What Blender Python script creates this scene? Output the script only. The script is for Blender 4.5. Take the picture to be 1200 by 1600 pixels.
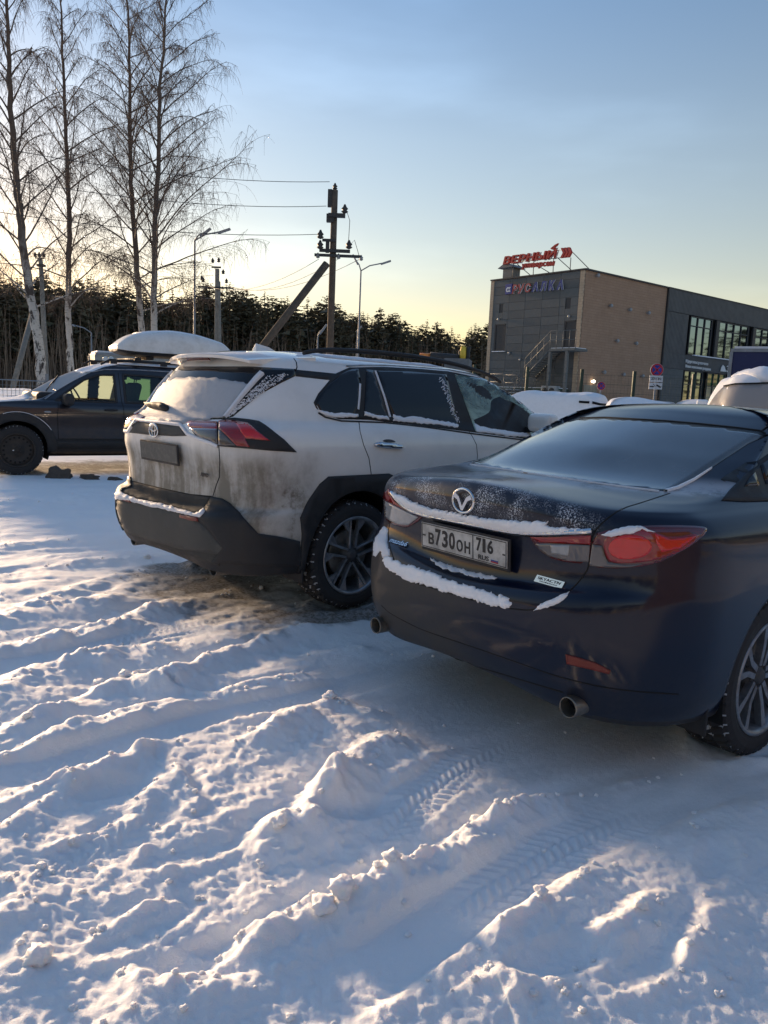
import bpy, bmesh, math, random
import numpy as np
from mathutils import Vector, Matrix, noise
from mathutils.bvhtree import BVHTree
from mathutils.geometry import delaunay_2d_cdt, tessellate_polygon

for o in list(bpy.data.objects): bpy.data.objects.remove(o)
S = bpy.context.scene
COL = S.collection
R = math.radians
RNG = random.Random(7)

# ------------------------------------------------------------------ camera
F_PX, PITCH, ROLL, EYE = 1189.7, 0.1500, 0.0424, 1.414
cam_d = bpy.data.cameras.new('camera'); cam = bpy.data.objects.new('camera', cam_d); COL.objects.link(cam)
cam_d.sensor_fit = 'VERTICAL'; cam_d.sensor_height = 36; cam_d.lens = F_PX / 1600 * 36
cam_d.clip_start = 0.05; cam_d.clip_end = 3000
FW = Vector((0, math.cos(PITCH), -math.sin(PITCH))); UP = Vector((0, math.sin(PITCH), math.cos(PITCH))); RT = Vector((1, 0, 0))
ix = RT * math.cos(ROLL) + UP * math.sin(ROLL); iy = -RT * math.sin(ROLL) + UP * math.cos(ROLL)
cam.matrix_world = Matrix(((ix.x, iy.x, -FW.x, 0), (ix.y, iy.y, -FW.y, 0), (ix.z, iy.z, -FW.z, EYE), (0, 0, 0, 1)))
S.camera = cam
CAM = Vector((0, 0, EYE))
S.render.resolution_x = 768; S.render.resolution_y = 1024

# ------------------------------------------------------------------ sky, sun, exposure
SUN_AZ, SUN_EL = R(-40), R(8.5)          # azimuth from +Y towards +X
w = bpy.data.worlds.new('World'); S.world = w; w.use_nodes = True
nt = w.node_tree; nt.nodes.clear()
sky = nt.nodes.new('ShaderNodeTexSky'); sky.sky_type = 'NISHITA'; sky.sun_disc = False
sky.sun_elevation = SUN_EL; sky.sun_rotation = SUN_AZ
sky.altitude = 0; sky.air_density = 1.0; sky.dust_density = 0.22; sky.ozone_density = 2.0
bg = nt.nodes.new('ShaderNodeBackground'); bg.inputs['Strength'].default_value = 0.13
ow = nt.nodes.new('ShaderNodeOutputWorld')
tc = nt.nodes.new('ShaderNodeTexCoord'); sx_ = nt.nodes.new('ShaderNodeSeparateXYZ'); nt.links.new(tc.outputs['Generated'], sx_.inputs[0])
cr_ = nt.nodes.new('ShaderNodeValToRGB'); nt.links.new(sx_.outputs[2], cr_.inputs[0]); el = cr_.color_ramp.elements
el[0].position = 0.0; el[0].color = (.41, .285, .215, 1); el[1].position = .60; el[1].color = (.38, .37, .39, 1)
for p_, c_ in ((.07, (.395, .262, .180)), (.16, (.42, .30, .235)), (.30, (.41, .325, .285)), (.45, (.325, .305, .31))):
    e_ = el.new(p_); e_.color = (*c_, 1)
cn_ = nt.nodes.new('ShaderNodeTexNoise'); mp_ = nt.nodes.new('ShaderNodeMapping'); mp_.inputs['Scale'].default_value = (1.2, 1.2, 5.0)
nt.links.new(tc.outputs['Generated'], mp_.inputs[0]); nt.links.new(mp_.outputs[0], cn_.inputs['Vector']); cn_.inputs['Scale'].default_value = 1.6; cn_.inputs['Detail'].default_value = 5
cm_ = nt.nodes.new('ShaderNodeMapRange'); cm_.interpolation_type = 'SMOOTHSTEP'; nt.links.new(cn_.outputs['Fac'], cm_.inputs[0])
for i_, v_ in ((1, .48), (2, .78), (3, 2.0), (4, 2.5)): cm_.inputs[i_].default_value = v_
ml_ = nt.nodes.new('ShaderNodeVectorMath'); ml_.operation = 'MULTIPLY'; ms_ = nt.nodes.new('ShaderNodeVectorMath'); ms_.operation = 'SCALE'
nt.links.new(sky.outputs[0], ml_.inputs[0]); nt.links.new(cr_.outputs[0], ml_.inputs[1]); nt.links.new(ml_.outputs[0], ms_.inputs[0]); nt.links.new(cm_.outputs[0], ms_.inputs['Scale'])
nt.links.new(ms_.outputs[0], bg.inputs['Color']); nt.links.new(bg.outputs[0], ow.inputs['Surface'])
sd = bpy.data.lights.new('sun', 'SUN'); sd.energy = 3.2; sd.angle = R(7); sd.color = (1.0, 0.70, 0.43)
sun = bpy.data.objects.new('sun', sd); COL.objects.link(sun)
SUNDIR = Vector((math.sin(SUN_AZ) * math.cos(SUN_EL), math.cos(SUN_AZ) * math.cos(SUN_EL), math.sin(SUN_EL)))
sun.rotation_euler = SUNDIR.to_track_quat('Z', 'Y').to_euler()
S.view_settings.view_transform = 'Standard'; S.view_settings.look = 'None'
S.view_settings.exposure = 1.45; S.view_settings.gamma = 1.0; S.view_settings.use_curve_mapping = False

# ------------------------------------------------------------------ picture <-> place
def pxdir(x, y):
    """direction in the world seen at photograph position x, y (1200 x 1600)"""
    return (FW * F_PX + ix * (x - 600) + iy * (800 - y)).normalized()
def proj(p):
    d = Vector(p) - CAM
    z = d.dot(FW)
    return (600 + F_PX * d.dot(ix) / z, 800 - F_PX * d.dot(iy) / z, z)
def at_depth(x, y, dist):
    """point seen at x, y whose horizontal distance along +Y is dist"""
    d = pxdir(x, y); return CAM + d * (dist / d.y)
def on_ground(x, y, z=0.0):
    d = pxdir(x, y); return CAM + d * ((z - EYE) / d.z)

# ------------------------------------------------------------------ objects
def tag(o, label=None, cat=None, group=None, kind=None):
    if label: o['label'] = label
    if cat: o['category'] = cat
    if group: o['group'] = group
    if kind: o['kind'] = kind
    return o
def empty(name, loc=(0, 0, 0), rz=0.0, label=None, cat=None, group=None):
    o = bpy.data.objects.new(name, None); COL.objects.link(o)
    o.location = loc; o.rotation_euler = (0, 0, rz); o.empty_display_size = .2
    return tag(o, label, cat, group)
def link_mesh(name, me, mat=None, parent=None):
    o = bpy.data.objects.new(name, me); COL.objects.link(o)
    if mat is not None:
        for m in (mat if isinstance(mat, (list, tuple)) else [mat]): me.materials.append(m)
    if parent: o.parent = parent
    return o
def copy_tree(o, parent=None):
    c = o.copy(); COL.objects.link(c); c.parent = parent
    for ch in o.children: copy_tree(ch, c)
    return c
class MB:
    """collects shapes, then becomes one mesh object"""
    def __init__(s): s.v = []; s.f = []; s.m = []; s.sm = []
    def add(s, vs, fs, mi=0, smooth=False):
        b = len(s.v); s.v += [tuple(v) for v in vs]; s.f += [tuple(i + b for i in f) for f in fs]
        s.m += [mi] * len(fs); s.sm += [smooth] * len(fs); return s
    def box(s, c, size, rz=0.0, mi=0, M=None, bev=0.0):
        x, y, z = size[0] / 2, size[1] / 2, size[2] / 2
        vs = [Vector((sx * x, sy * y, sz * z)) for sx in (-1, 1) for sy in (-1, 1) for sz in (-1, 1)]
        if M is None: M = Matrix.Rotation(rz, 3, 'Z')
        vs = [M @ v + Vector(c) for v in vs]
        return s.add(vs, [(0, 1, 3, 2), (4, 6, 7, 5), (0, 4, 5, 1), (2, 3, 7, 6), (0, 2, 6, 4), (1, 5, 7, 3)], mi)
    def tube(s, pts, r, n=8, mi=0, cap=True, smooth=True):
        pts = [Vector(p) for p in pts]; k = len(pts)
        rs = r if isinstance(r, (list, tuple)) else [r] * k
        vs = []; prev = None
        for i, p in enumerate(pts):
            t = (pts[min(i + 1, k - 1)] - pts[max(i - 1, 0)])
            t = t.normalized() if t.length > 1e-9 else Vector((0, 0, 1))
            a = prev if prev is not None else (Vector((0, 0, 1)) if abs(t.z) < .9 else Vector((1, 0, 0)))
            a = (a - t * a.dot(t)).normalized(); prev = a; b = t.cross(a)
            for j in range(n):
                q = 2 * math.pi * j / n; vs.append(p + (a * math.cos(q) + b * math.sin(q)) * rs[i])
        fs = [(i * n + j, i * n + (j + 1) % n, (i + 1) * n + (j + 1) % n, (i + 1) * n + j) for i in range(k - 1) for j in range(n)]
        s.add(vs, fs, mi, smooth)
        if cap:
            b = len(s.v) - len(vs)
            s.f += [tuple(b + j for j in reversed(range(n))), tuple(b + (k - 1) * n + j for j in range(n))]; s.m += [mi] * 2; s.sm += [False] * 2
        return s
    def lathe(s, prof, axis='Z', c=(0, 0, 0), n=32, mi=0, smooth=True, M=None):
        """prof: (radius, height) pairs"""
        vs = []
        for (r_, h) in prof:
            for j in range(n):
                q = 2 * math.pi * j / n; a, b = r_ * math.cos(q), r_ * math.sin(q)
                v = Vector((a, b, h)) if axis == 'Z' else (Vector((a, h, b)) if axis == 'Y' else Vector((h, a, b)))
                if M: v = M @ v
                vs.append(v + Vector(c))
        fs = [(i * n + j, i * n + (j + 1) % n, (i + 1) * n + (j + 1) % n, (i + 1) * n + j) for i in range(len(prof) - 1) for j in range(n)]
        return s.add(vs, fs, mi, smooth)
    def prism(s, poly, h, fn, mi=0):
        """2D polygon extruded by h; fn(u, v, w) -> point"""
        n = len(poly)
        vs = [fn(u, v, 0) for u, v in poly] + [fn(u, v, h) for u, v in poly]
        tri = tessellate_polygon([[Vector((u, v, 0)) for u, v in poly]])
        fs = [tuple(t) for t in tri] + [tuple(n + i for i in reversed(t)) for t in tri] + [(i, (i + 1) % n, n + (i + 1) % n, n + i) for i in range(n)]
        return s.add(vs, fs, mi)
    def mesh(s, name):
        me = bpy.data.meshes.new(name); me.from_pydata(s.v, [], s.f)
        if s.f:
            me.polygons.foreach_set('material_index', s.m); me.polygons.foreach_set('use_smooth', s.sm)
        me.update(); return me
    def build(s, name, mat, parent=None, label=None, fix=True):
        me = s.mesh(name)
        if fix:
            bm = bmesh.new(); bm.from_mesh(me); bmesh.ops.recalc_face_normals(bm, faces=bm.faces); bm.to_mesh(me); bm.free()
        o = link_mesh(name, me, mat, parent)
        if label: o['label'] = label
        return o
def bevel(o, wdt=.01, seg=2, ang=35):
    m = o.modifiers.new('bevel', 'BEVEL'); m.width = wdt; m.segments = seg; m.limit_method = 'ANGLE'; m.angle_limit = R(ang)
    return o

# ------------------------------------------------------------------ materials
MATS = {}
def mat(name, col=(.5, .5, .5), rough=.6, metal=0.0, coat=0.0, coat_rough=.03, trans=0.0, ior=1.45, emit=None, emit_s=1.0, spec=.5, alpha=1.0):
    m = bpy.data.materials.new(name); m.use_nodes = True
    b = m.node_tree.nodes['Principled BSDF']
    b.inputs['Base Color'].default_value = (*col, 1); b.inputs['Roughness'].default_value = rough; b.inputs['Metallic'].default_value = metal
    b.inputs['Coat Weight'].default_value = coat; b.inputs['Coat Roughness'].default_value = coat_rough
    b.inputs['Transmission Weight'].default_value = trans; b.inputs['IOR'].default_value = ior
    b.inputs['Specular IOR Level'].default_value = spec
    if emit: b.inputs['Emission Color'].default_value = (*emit, 1); b.inputs['Emission Strength'].default_value = emit_s
    MATS[name] = m; return m
class NT:
    """small helper round a node tree"""
    def __init__(s, m): s.m = m; s.t = m.node_tree; s.b = s.t.nodes.get('Principled BSDF')
    def n(s, typ, **kw):
        nd = s.t.nodes.new(typ)
        for k, v in kw.items():
            if k.startswith('i_'):
                key = k[2:]; key = int(key) if key.isdigit() else key.replace('_', ' ')
                nd.inputs[key].default_value = v
            else: setattr(nd, k, v)
        return nd
    def l(s, a, b): s.t.links.new(a, b); return s
    def coord(s, kind='Object'): return s.n('ShaderNodeTexCoord').outputs[kind]
    def noise(s, vec, scale, detail=4, rough=.55, dist=0.0):
        nd = s.n('ShaderNodeTexNoise'); nd.inputs['Scale'].default_value = scale; nd.inputs['Detail'].default_value = detail
        nd.inputs['Roughness'].default_value = rough; nd.inputs['Distortion'].default_value = dist
        if vec is not None: s.l(vec, nd.inputs['Vector'])
        return nd.outputs['Fac']
    def math(s, op, a, b=None, clamp=False):
        nd = s.n('ShaderNodeMath', operation=op, use_clamp=clamp)
        for i, v in enumerate((a, b)):
            if v is None: continue
            if isinstance(v, (int, float)): nd.inputs[i].default_value = v
            else: s.l(v, nd.inputs[i])
        return nd.outputs[0]
    def ramp(s, fac, a, b, lo=0.0, hi=1.0):
        nd = s.n('ShaderNodeMapRange', interpolation_type='SMOOTHSTEP'); s.l(fac, nd.inputs[0])
        nd.inputs[1].default_value = a; nd.inputs[2].default_value = b; nd.inputs[3].default_value = lo; nd.inputs[4].default_value = hi
        return nd.outputs[0]
    def mix(s, fac, c1, c2):
        nd = s.n('ShaderNodeMix', data_type='RGBA')
        for key, v in ((0, fac), (6, c1), (7, c2)):
            if isinstance(v, (int, float)): nd.inputs[key].default_value = v
            elif isinstance(v, tuple): nd.inputs[key].default_value = (*v, 1) if len(v) == 3 else v
            else: s.l(v, nd.inputs[key])
        return nd.outputs[2]
    def mixf(s, fac, a, b):
        nd = s.n('ShaderNodeMix', data_type='FLOAT')
        for key, v in ((0, fac), (2, a), (3, b)):
            if isinstance(v, (int, float)): nd.inputs[key].default_value = v
            else: s.l(v, nd.inputs[key])
        return nd.outputs[0]
    def sep(s, vec):
        nd = s.n('ShaderNodeSeparateXYZ'); s.l(vec, nd.inputs[0]); return nd.outputs
    def scale(s, vec, sc):
        nd = s.n('ShaderNodeMapping'); s.l(vec, nd.inputs[0]); nd.inputs['Scale'].default_value = sc; return nd.outputs[0]
    def bump(s, h, strength=.3, dist=.01, prev=None):
        nd = s.n('ShaderNodeBump'); nd.inputs['Strength'].default_value = strength; nd.inputs['Distance'].default_value = dist
        s.l(h, nd.inputs['Height'])
        if prev is not None: s.l(prev, nd.inputs['Normal'])
        return nd.outputs[0]
    def set(s, key, v):
        if isinstance(v, (int, float)): s.b.inputs[key].default_value = v
        elif isinstance(v, tuple): s.b.inputs[key].default_value = (*v, 1)
        else: s.l(v, s.b.inputs[key])
        return s
# ------------------------------------------------------------------ car bodies
def cubic_periodic(P):
    """periodic C2 spline through points P (n,3); returns function of parameter arrays"""
    n = len(P)
    d = np.linalg.norm(np.roll(P, -1, 0) - P, axis=1) ** .5 + 1e-6
    t = np.concatenate([[0], np.cumsum(d)])
    h = d
    A = np.zeros((n, n)); B = np.zeros((n, P.shape[1]))
    for i in range(n):
        hm, hp = h[i - 1], h[i]
        A[i, i - 1] += hm; A[i, i] += 2 * (hm + hp); A[i, (i + 1) % n] += hp
        B[i] = 6 * ((P[(i + 1) % n] - P[i]) / hp - (P[i] - P[i - 1]) / hm)
    M2 = np.linalg.solve(A, B)
    def ev(seg, f):
        i = seg % n; j = (seg + 1) % n; hh = h[i][:, None]; f = f[:, None]
        a = (1 - f); b = f
        return a * P[i] + b * P[j] + ((a ** 3 - a) * M2[i] + (b ** 3 - b) * M2[j]) * hh ** 2 / 6
    return ev
def pchip(y, x, xs):
    """monotone cubic through y (n, ...) at x, sampled at xs"""
    h = np.diff(x); sh = (len(h),) + (1,) * (y.ndim - 1); hh = h.reshape(sh)
    d = np.diff(y, axis=0) / hh
    m = np.zeros_like(y)
    a, b = d[:-1], d[1:]
    w1 = 2 * hh[1:] + hh[:-1]; w2 = hh[1:] + 2 * hh[:-1]
    ok = a * b > 0
    with np.errstate(all='ignore'):
        m[1:-1] = np.where(ok, (w1 + w2) / (w1 / np.where(ok, a, 1) + w2 / np.where(ok, b, 1)), 0)
    m[0] = d[0]; m[-1] = d[-1]
    i = np.clip(np.searchsorted(x, xs, side='right') - 1, 0, len(h) - 1)
    s2 = (-1,) + (1,) * (y.ndim - 1)
    t = ((xs - x[i]) / h[i]).reshape(s2); H = h[i].reshape(s2)
    return ((1 + 2 * t) * (1 - t) ** 2) * y[i] + t * (1 - t) ** 2 * H * m[i] + t * t * (3 - 2 * t) * y[i + 1] + t * t * (t - 1) * H * m[i + 1]
SJ = [0, 0, 0, .018, .055, .12, .21, .33, .47, .61, .74, .86, .95, .985, 1, 1, 1]
YJ = [0, .38, .72, .90, .985, 1, 1, 1, 1, 1, 1, 1, .97, .86, .66, .36, 0]
def ring(row, taper):
    """one horizontal ring of the body. row: zr zs zf xr xf W bow(rear) fbow"""
    zr, zs, zf, xr, xf, W = row[:6]; bow = row[6] if len(row) > 6 else .05; fb = row[7] if len(row) > 7 else .12
    tw = row[8] if len(row) > 8 else 1.0
    out = []
    L = xf - xr
    for s_, yf in zip(SJ, YJ):
        y = W * yf; x = xr + s_ * L
        if s_ < .03: x += bow * yf ** 2.2
        elif s_ < .10: x += bow * (1 - (s_ - .03) / .09 * .6)
        if s_ > .97: x -= fb * (1 - (1 - yf) ** 1.3) * (1 if yf > 0 else 0)
        y *= 1 - tw * taper(s_)
        # heights: rear -> side -> front
        a = min(1, max(0, yf / .9)) if s_ < .03 else 1
        z = zr + (zs - zr) * (a * a * (3 - 2 * a))
        if s_ > .5:
            b = (s_ - .5) / .5; b = b * b * (3 - 2 * b); z = zs + (zf - zs) * b
        out.append((x, y, z))
    return out
def car_grid(rows, taper=lambda s: 0.0, res=.018):
    G = []
    for r_ in rows:
        half = ring(r_, taper)
        G.append([(x, -y, z) for x, y, z in half] + [(x, y, z) for x, y, z in half[-2:0:-1]])
    G = np.array(G)                                   # rows x 32 x 3
    n = G.shape[1]
    # common sampling along the ring
    mid = G[len(G) // 3]
    segl = np.linalg.norm(np.roll(mid, -1, 0) - mid, axis=1)
    seg = []; fr = []
    for i in range(n):
        k = max(3, int(math.ceil(segl[i] / res)))
        for j in range(k): seg.append(i); fr.append(j / k)
    seg = np.array(seg); fr = np.array(fr, float)
    # C2 along the ring with one shared parametrisation
    RGs = []
    for k in range(len(G)):
        RGs.append(cubic_periodic_shared(G[k], segl)(seg, fr))
    RG = np.array(RGs)
    vs = [0.0]
    for i in range(len(G) - 1):
        dmx = np.percentile(np.linalg.norm(G[i + 1] - G[i], axis=1), 70)
        k = max(2, int(math.ceil(dmx / res)))
        vs += [i + (j + 1) / k for j in range(k)]
    return pchip(RG, np.arange(len(G), dtype=float), np.array(vs))
def cubic_periodic_shared(P, segl):
    n = len(P); h = np.maximum(segl, .02) ** .8
    A = np.zeros((n, n)); B = np.zeros((n, 3))
    for i in range(n):
        hm, hp = h[i - 1], h[i]
        A[i, i - 1] += hm; A[i, i] += 2 * (hm + hp); A[i, (i + 1) % n] += hp
        B[i] = 6 * ((P[(i + 1) % n] - P[i]) / hp - (P[i] - P[i - 1]) / hm)
    M2 = np.linalg.solve(A, B)
    def ev(i, f):
        j = (i + 1) % n; hh = h[i][:, None]; f = f[:, None]; a = 1 - f; b = f
        return a * P[i] + b * P[j] + ((a ** 3 - a) * M2[i] + (b ** 3 - b) * M2[j]) * hh ** 2 / 6
    return ev
def in_poly(px, py, poly):
    c = False; n = len(poly); j = n - 1
    for i in range(n):
        xi, yi = poly[i]; xj, yj = poly[j]
        if (yi > py) != (yj > py) and px < (xj - xi) * (py - yi) / (yj - yi) + xi: c = not c
        j = i
    return c
def resample(poly, step, closed=True):
    out = []; n = len(poly)
    for i in range(n if closed else n - 1):
        a = poly[i]; b = poly[(i + 1) % n]; d = math.hypot(b[0] - a[0], b[1] - a[1]); k = max(1, int(round(d / step)))
        for j in range(k): out.append((a[0] + (b[0] - a[0]) * j / k, a[1] + (b[1] - a[1]) * j / k))
    if not closed: out.append(tuple(poly[-1]))
    return out
def smooth_poly(poly, it=1, closed=True):
    """Chaikin corner cutting"""
    for _ in range(it):
        out = []; n = len(poly)
        if not closed: out.append(poly[0])
        for i in range(n if closed else n - 1):
            a = poly[i]; b = poly[(i + 1) % n]
            out.append((a[0] * .75 + b[0] * .25, a[1] * .75 + b[1] * .25)); out.append((a[0] * .25 + b[0] * .75, a[1] * .25 + b[1] * .75))
        if not closed: out.append(poly[-1])
        poly = out
    return poly
class Car:
    def __init__(s, root, rows, taper, res=.018):
        s.root = root
        s.M = Matrix.Translation(root.location) @ Matrix.Rotation(root.rotation_euler.z, 4, 'Z')
        s.Mi = s.M.inverted()
        s.cam = s.Mi @ CAM
        g = car_grid(rows, taper, res); nr, nc = g.shape[:2]
        s.nr, s.nc = nr, nc
        V = [Vector(p) for p in g.reshape(-1, 3)]
        F = [(i * nc + j, i * nc + (j + 1) % nc, (i + 1) * nc + (j + 1) % nc, (i + 1) * nc + j) for i in range(nr - 1) for j in range(nc)]
        s.V, s.F = V, F
        s.bvh = BVHTree.FromPolygons(V, F)
        s.keep = [True] * len(F)
    def dirlocal(s, x, y): return (s.Mi.to_3x3() @ pxdir(x, y)).normalized()
    def ray(s, mode, a, b):
        if mode == 'px': return s.cam, s.dirlocal(a, b)
        if mode == 'side': return Vector((a, -3, b)), Vector((0, 1, 0))
        if mode == 'rear': return Vector((-4, a, b)), Vector((1, 0, 0))
        if mode == 'front': return Vector((8, a, b)), Vector((-1, 0, 0))
        if mode == 'top': return Vector((a, b, 4)), Vector((0, 0, -1))
    def cast(s, mode, a, b):
        o, d = s.ray(mode, a, b)
        h, n, i, t = s.bvh.ray_cast(o, d)
        if h is None:
            # graze: nearest surface point to the ray, found by stepping
            best = None
            t0, n_ = (2.0, 60) if mode == 'px' else ((2.3, 1) if mode == 'side' else (2.0, 30))
            for k in range(n_):
                q = o + d * (t0 + k * .1); r_ = s.bvh.find_nearest(q)
                if r_[0] is not None and (best is None or r_[3] < best[3]): best = r_
            h, n, i, t = best
        if n.dot(d) > 0: n = -n
        return h, n
    def trace(s, poly, to='top', step=8):
        out = []
        for a, b in resample(poly, step):
            p, n = s.cast('px', a, b); out.append((p.x, p.y) if to == 'top' else (p.y, p.z) if to == 'rear' else (p.x, p.z))
        return out
    def holes(s, mode, poly, both=True):
        xs = [p[0] for p in poly]; ys = [p[1] for p in poly]; bx = (min(xs), max(xs), min(ys), max(ys))
        for fi, f in enumerate(s.F):
            if not s.keep[fi]: continue
            c = (s.V[f[0]] + s.V[f[1]] + s.V[f[2]] + s.V[f[3]]) / 4
            for sg in ((1, -1) if both else (1,)):
                q = Vector((c.x, c.y * sg, c.z))
                if mode == 'px':
                    w_ = s.M @ q; a, b, _ = proj(w_)
                    if not (bx[0] < a < bx[1] and bx[2] < b < bx[3]): continue
                    d = (q - s.cam); L = d.length
                    h = s.bvh.ray_cast(s.cam, d / L)
                    if h[0] is None or h[3] < L - .08: continue
                elif mode == 'side':
                    if q.y > -.35: continue
                    a, b = q.x, q.z
                elif mode == 'rear':
                    if q.x > .6: continue
                    a, b = q.y, q.z
                elif mode == 'front':
                    if q.x < 1.2: continue
                    a, b = q.y, q.z
                if bx[0] < a < bx[1] and bx[2] < b < bx[3] and in_poly(a, b, poly): s.keep[fi] = False; break
    def arch(s, cx, cz, rad):
        for fi, f in enumerate(s.F):
            c = (s.V[f[0]] + s.V[f[1]] + s.V[f[2]] + s.V[f[3]]) / 4
            if abs(c.y) > .45 and math.hypot(c.x - cx, c.z - cz) < rad: s.keep[fi] = False
        cnt = {}
        for fi, f in enumerate(s.F):
            for v in f: cnt.setdefault(v, [0, 0])[0 if s.keep[fi] else 1] += 1
        for v, (k, d_) in cnt.items():
            if k and d_:
                p = s.V[v]
                if abs(p.y) > .4:
                    dx, dz = p.x - cx, p.z - cz; L = math.hypot(dx, dz)
                    if abs(L - rad) < .04: p.x = cx + dx / L * rad; p.z = cz + dz / L * rad
    def body(s, name, mt, split=None):
        me = bpy.data.meshes.new(name)
        F = [f for f, k in zip(s.F, s.keep) if k]
        me.from_pydata([tuple(v) for v in s.V], [], F)
        bm = bmesh.new(); bm.from_mesh(me)
        bmesh.ops.remove_doubles(bm, verts=bm.verts, dist=.0008)
        bmesh.ops.delete(bm, geom=[v for v in bm.verts if not v.link_faces], context='VERTS')
        bmesh.ops.recalc_face_normals(bm, faces=bm.faces)
        for f in bm.faces:
            f.smooth = True
            if split: f.material_index = split(f.calc_center_median())
        # turned-in edge so the sheet has thickness round every opening
        be = [e for e in bm.edges if e.is_boundary]
        for v in bm.verts: v.normal_update()
        r_ = bmesh.ops.extrude_edge_only(bm, edges=be)
        for v in [g for g in r_['geom'] if isinstance(g, bmesh.types.BMVert)]:
            v.co = Vector((v.co.x, v.co.y * (1 - .016 / max(.2, abs(v.co.y))), v.co.z))
        bm.to_mesh(me); bm.free()
        return link_mesh(name, me, mt, s.root)
    def drape(s, name, mode, poly, mt, off=.002, thick=.006, parent=None, step=None, mirror=False, bulge=None, smooth=True, label=None, mat_fn=None, jag=0.0, only_mirror=False):
        step = step or (5.0 if mode == 'px' else .03)
        B = resample(poly, step)
        if jag:
            B = [(x + (noise.noise(Vector((x * .9 / step, y * .9 / step, 3.1)))) * jag, y + noise.noise(Vector((x * .9 / step, y * .9 / step, 9.7))) * jag) for x, y in B]
        xs = [p[0] for p in B]; ys = [p[1] for p in B]
        inner = []
        nb = len(B)
        gx = min(xs) + step * .5; row = 0
        yy = min(ys) + step * .5
        while yy < max(ys):
            xx = min(xs) + step * (.25 if row % 2 else .75)
            while xx < max(xs):
                if in_poly(xx, yy, B):
                    dm = min((xx - bx) ** 2 + (yy - by) ** 2 for bx, by in B)
                    if dm > (step * .55) ** 2: inner.append((xx, yy))
                xx += step
            yy += step * .87; row += 1
        vs2 = [Vector(p) for p in B + inner]
        ed = [(i, (i + 1) % nb) for i in range(nb)]
        ov, oe, of, _, _, _ = delaunay_2d_cdt(vs2, ed, [], 1, 1e-7)
        P = []; N = []
        for v in ov:
            h, n = s.cast(mode, v.x, v.y); P.append(h); N.append(n)
        # boundary edges of the result
        ec = {}
        for f in of:
            for k in range(len(f)):
                e = (f[k], f[(k + 1) % len(f)]); key = (min(e), max(e)); ec.setdefault(key, []).append(e)
        bd = [l[0] for l in ec.values() if len(l) == 1]
        bset = {a for e in bd for a in e}
        bl = [ov[i] for i in bset]
        top = []
        for i, v in enumerate(ov):
            o_ = off
            if bulge:
                dist = min((v - q).length for q in bl) if i not in bset else 0
                o_ += bulge(dist, P[i])
            top.append(P[i] + N[i] * o_)
        mb = MB(); fs = [tuple(f) for f in of]
        nb0 = len(top); vs = list(top); idx = {}
        for i in bset: idx[i] = len(vs); vs.append(P[i] - N[i] * thick)
        sk = [(e[1], e[0], idx[e[0]], idx[e[1]]) for e in bd]
        mb.add(vs, fs, 0, smooth); mb.add([], [], 0)
        base = 0
        mb.f += sk; mb.m += [0] * len(sk); mb.sm += [False] * len(sk)
        if mat_fn:
            for k, f in enumerate(fs):
                c = sum((top[i] for i in f), Vector()) / len(f); mb.m[k] = mat_fn(c)
        res = None
        if not only_mirror: res = mb.build(name, mt, parent or s.root, label)
        if mirror or only_mirror:
            m2 = MB(); m2.v = [(x, -y, z) for x, y, z in mb.v]; m2.f = [tuple(reversed(f)) for f in mb.f]; m2.m = list(mb.m); m2.sm = list(mb.sm)
            o2 = m2.build(name, mt, parent or s.root, label)
            if res is None: res = o2
            else: s.last_mirror = o2
        return res
    def line(s, name, mode, pts, width, mt, off=.0015, parent=None, mirror=False, step=None, h=.003, label=None, wfn=None):
        """a thin strip laid along a line on the surface"""
        step = step or (4.0 if mode == 'px' else .02)
        P = resample(pts, step, closed=False)
        Q = [s.cast(mode, *p) for p in P]
        mb = MB(); vs = []
        for i, (h0, n) in enumerate(Q):
            t = (Q[min(i + 1, len(Q) - 1)][0] - Q[max(i - 1, 0)][0]).normalized(); b = n.cross(t).normalized()
            wd = width * (wfn(i / (len(Q) - 1)) if wfn else 1)
            for a, c in ((-.5, -.004), (-.45, off), (.45, off), (.5, -.004)): vs.append(h0 + b * wd * a + n * c)
        fs = [(i * 4 + k, i * 4 + k + 1, i * 4 + 4 + k + 1, i * 4 + 4 + k) for i in range(len(Q) - 1) for k in range(3)]
        mb.add(vs, fs, 0, True)
        o = mb.build(name, mt, parent or s.root, label)
        if mirror:
            m2 = MB(); m2.v = [(x, -y, z) for x, y, z in mb.v]; m2.f = [tuple(reversed(f)) for f in mb.f]; m2.m = mb.m; m2.sm = mb.sm
            m2.build(name, mt, parent or s.root, label)
        return o
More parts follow.
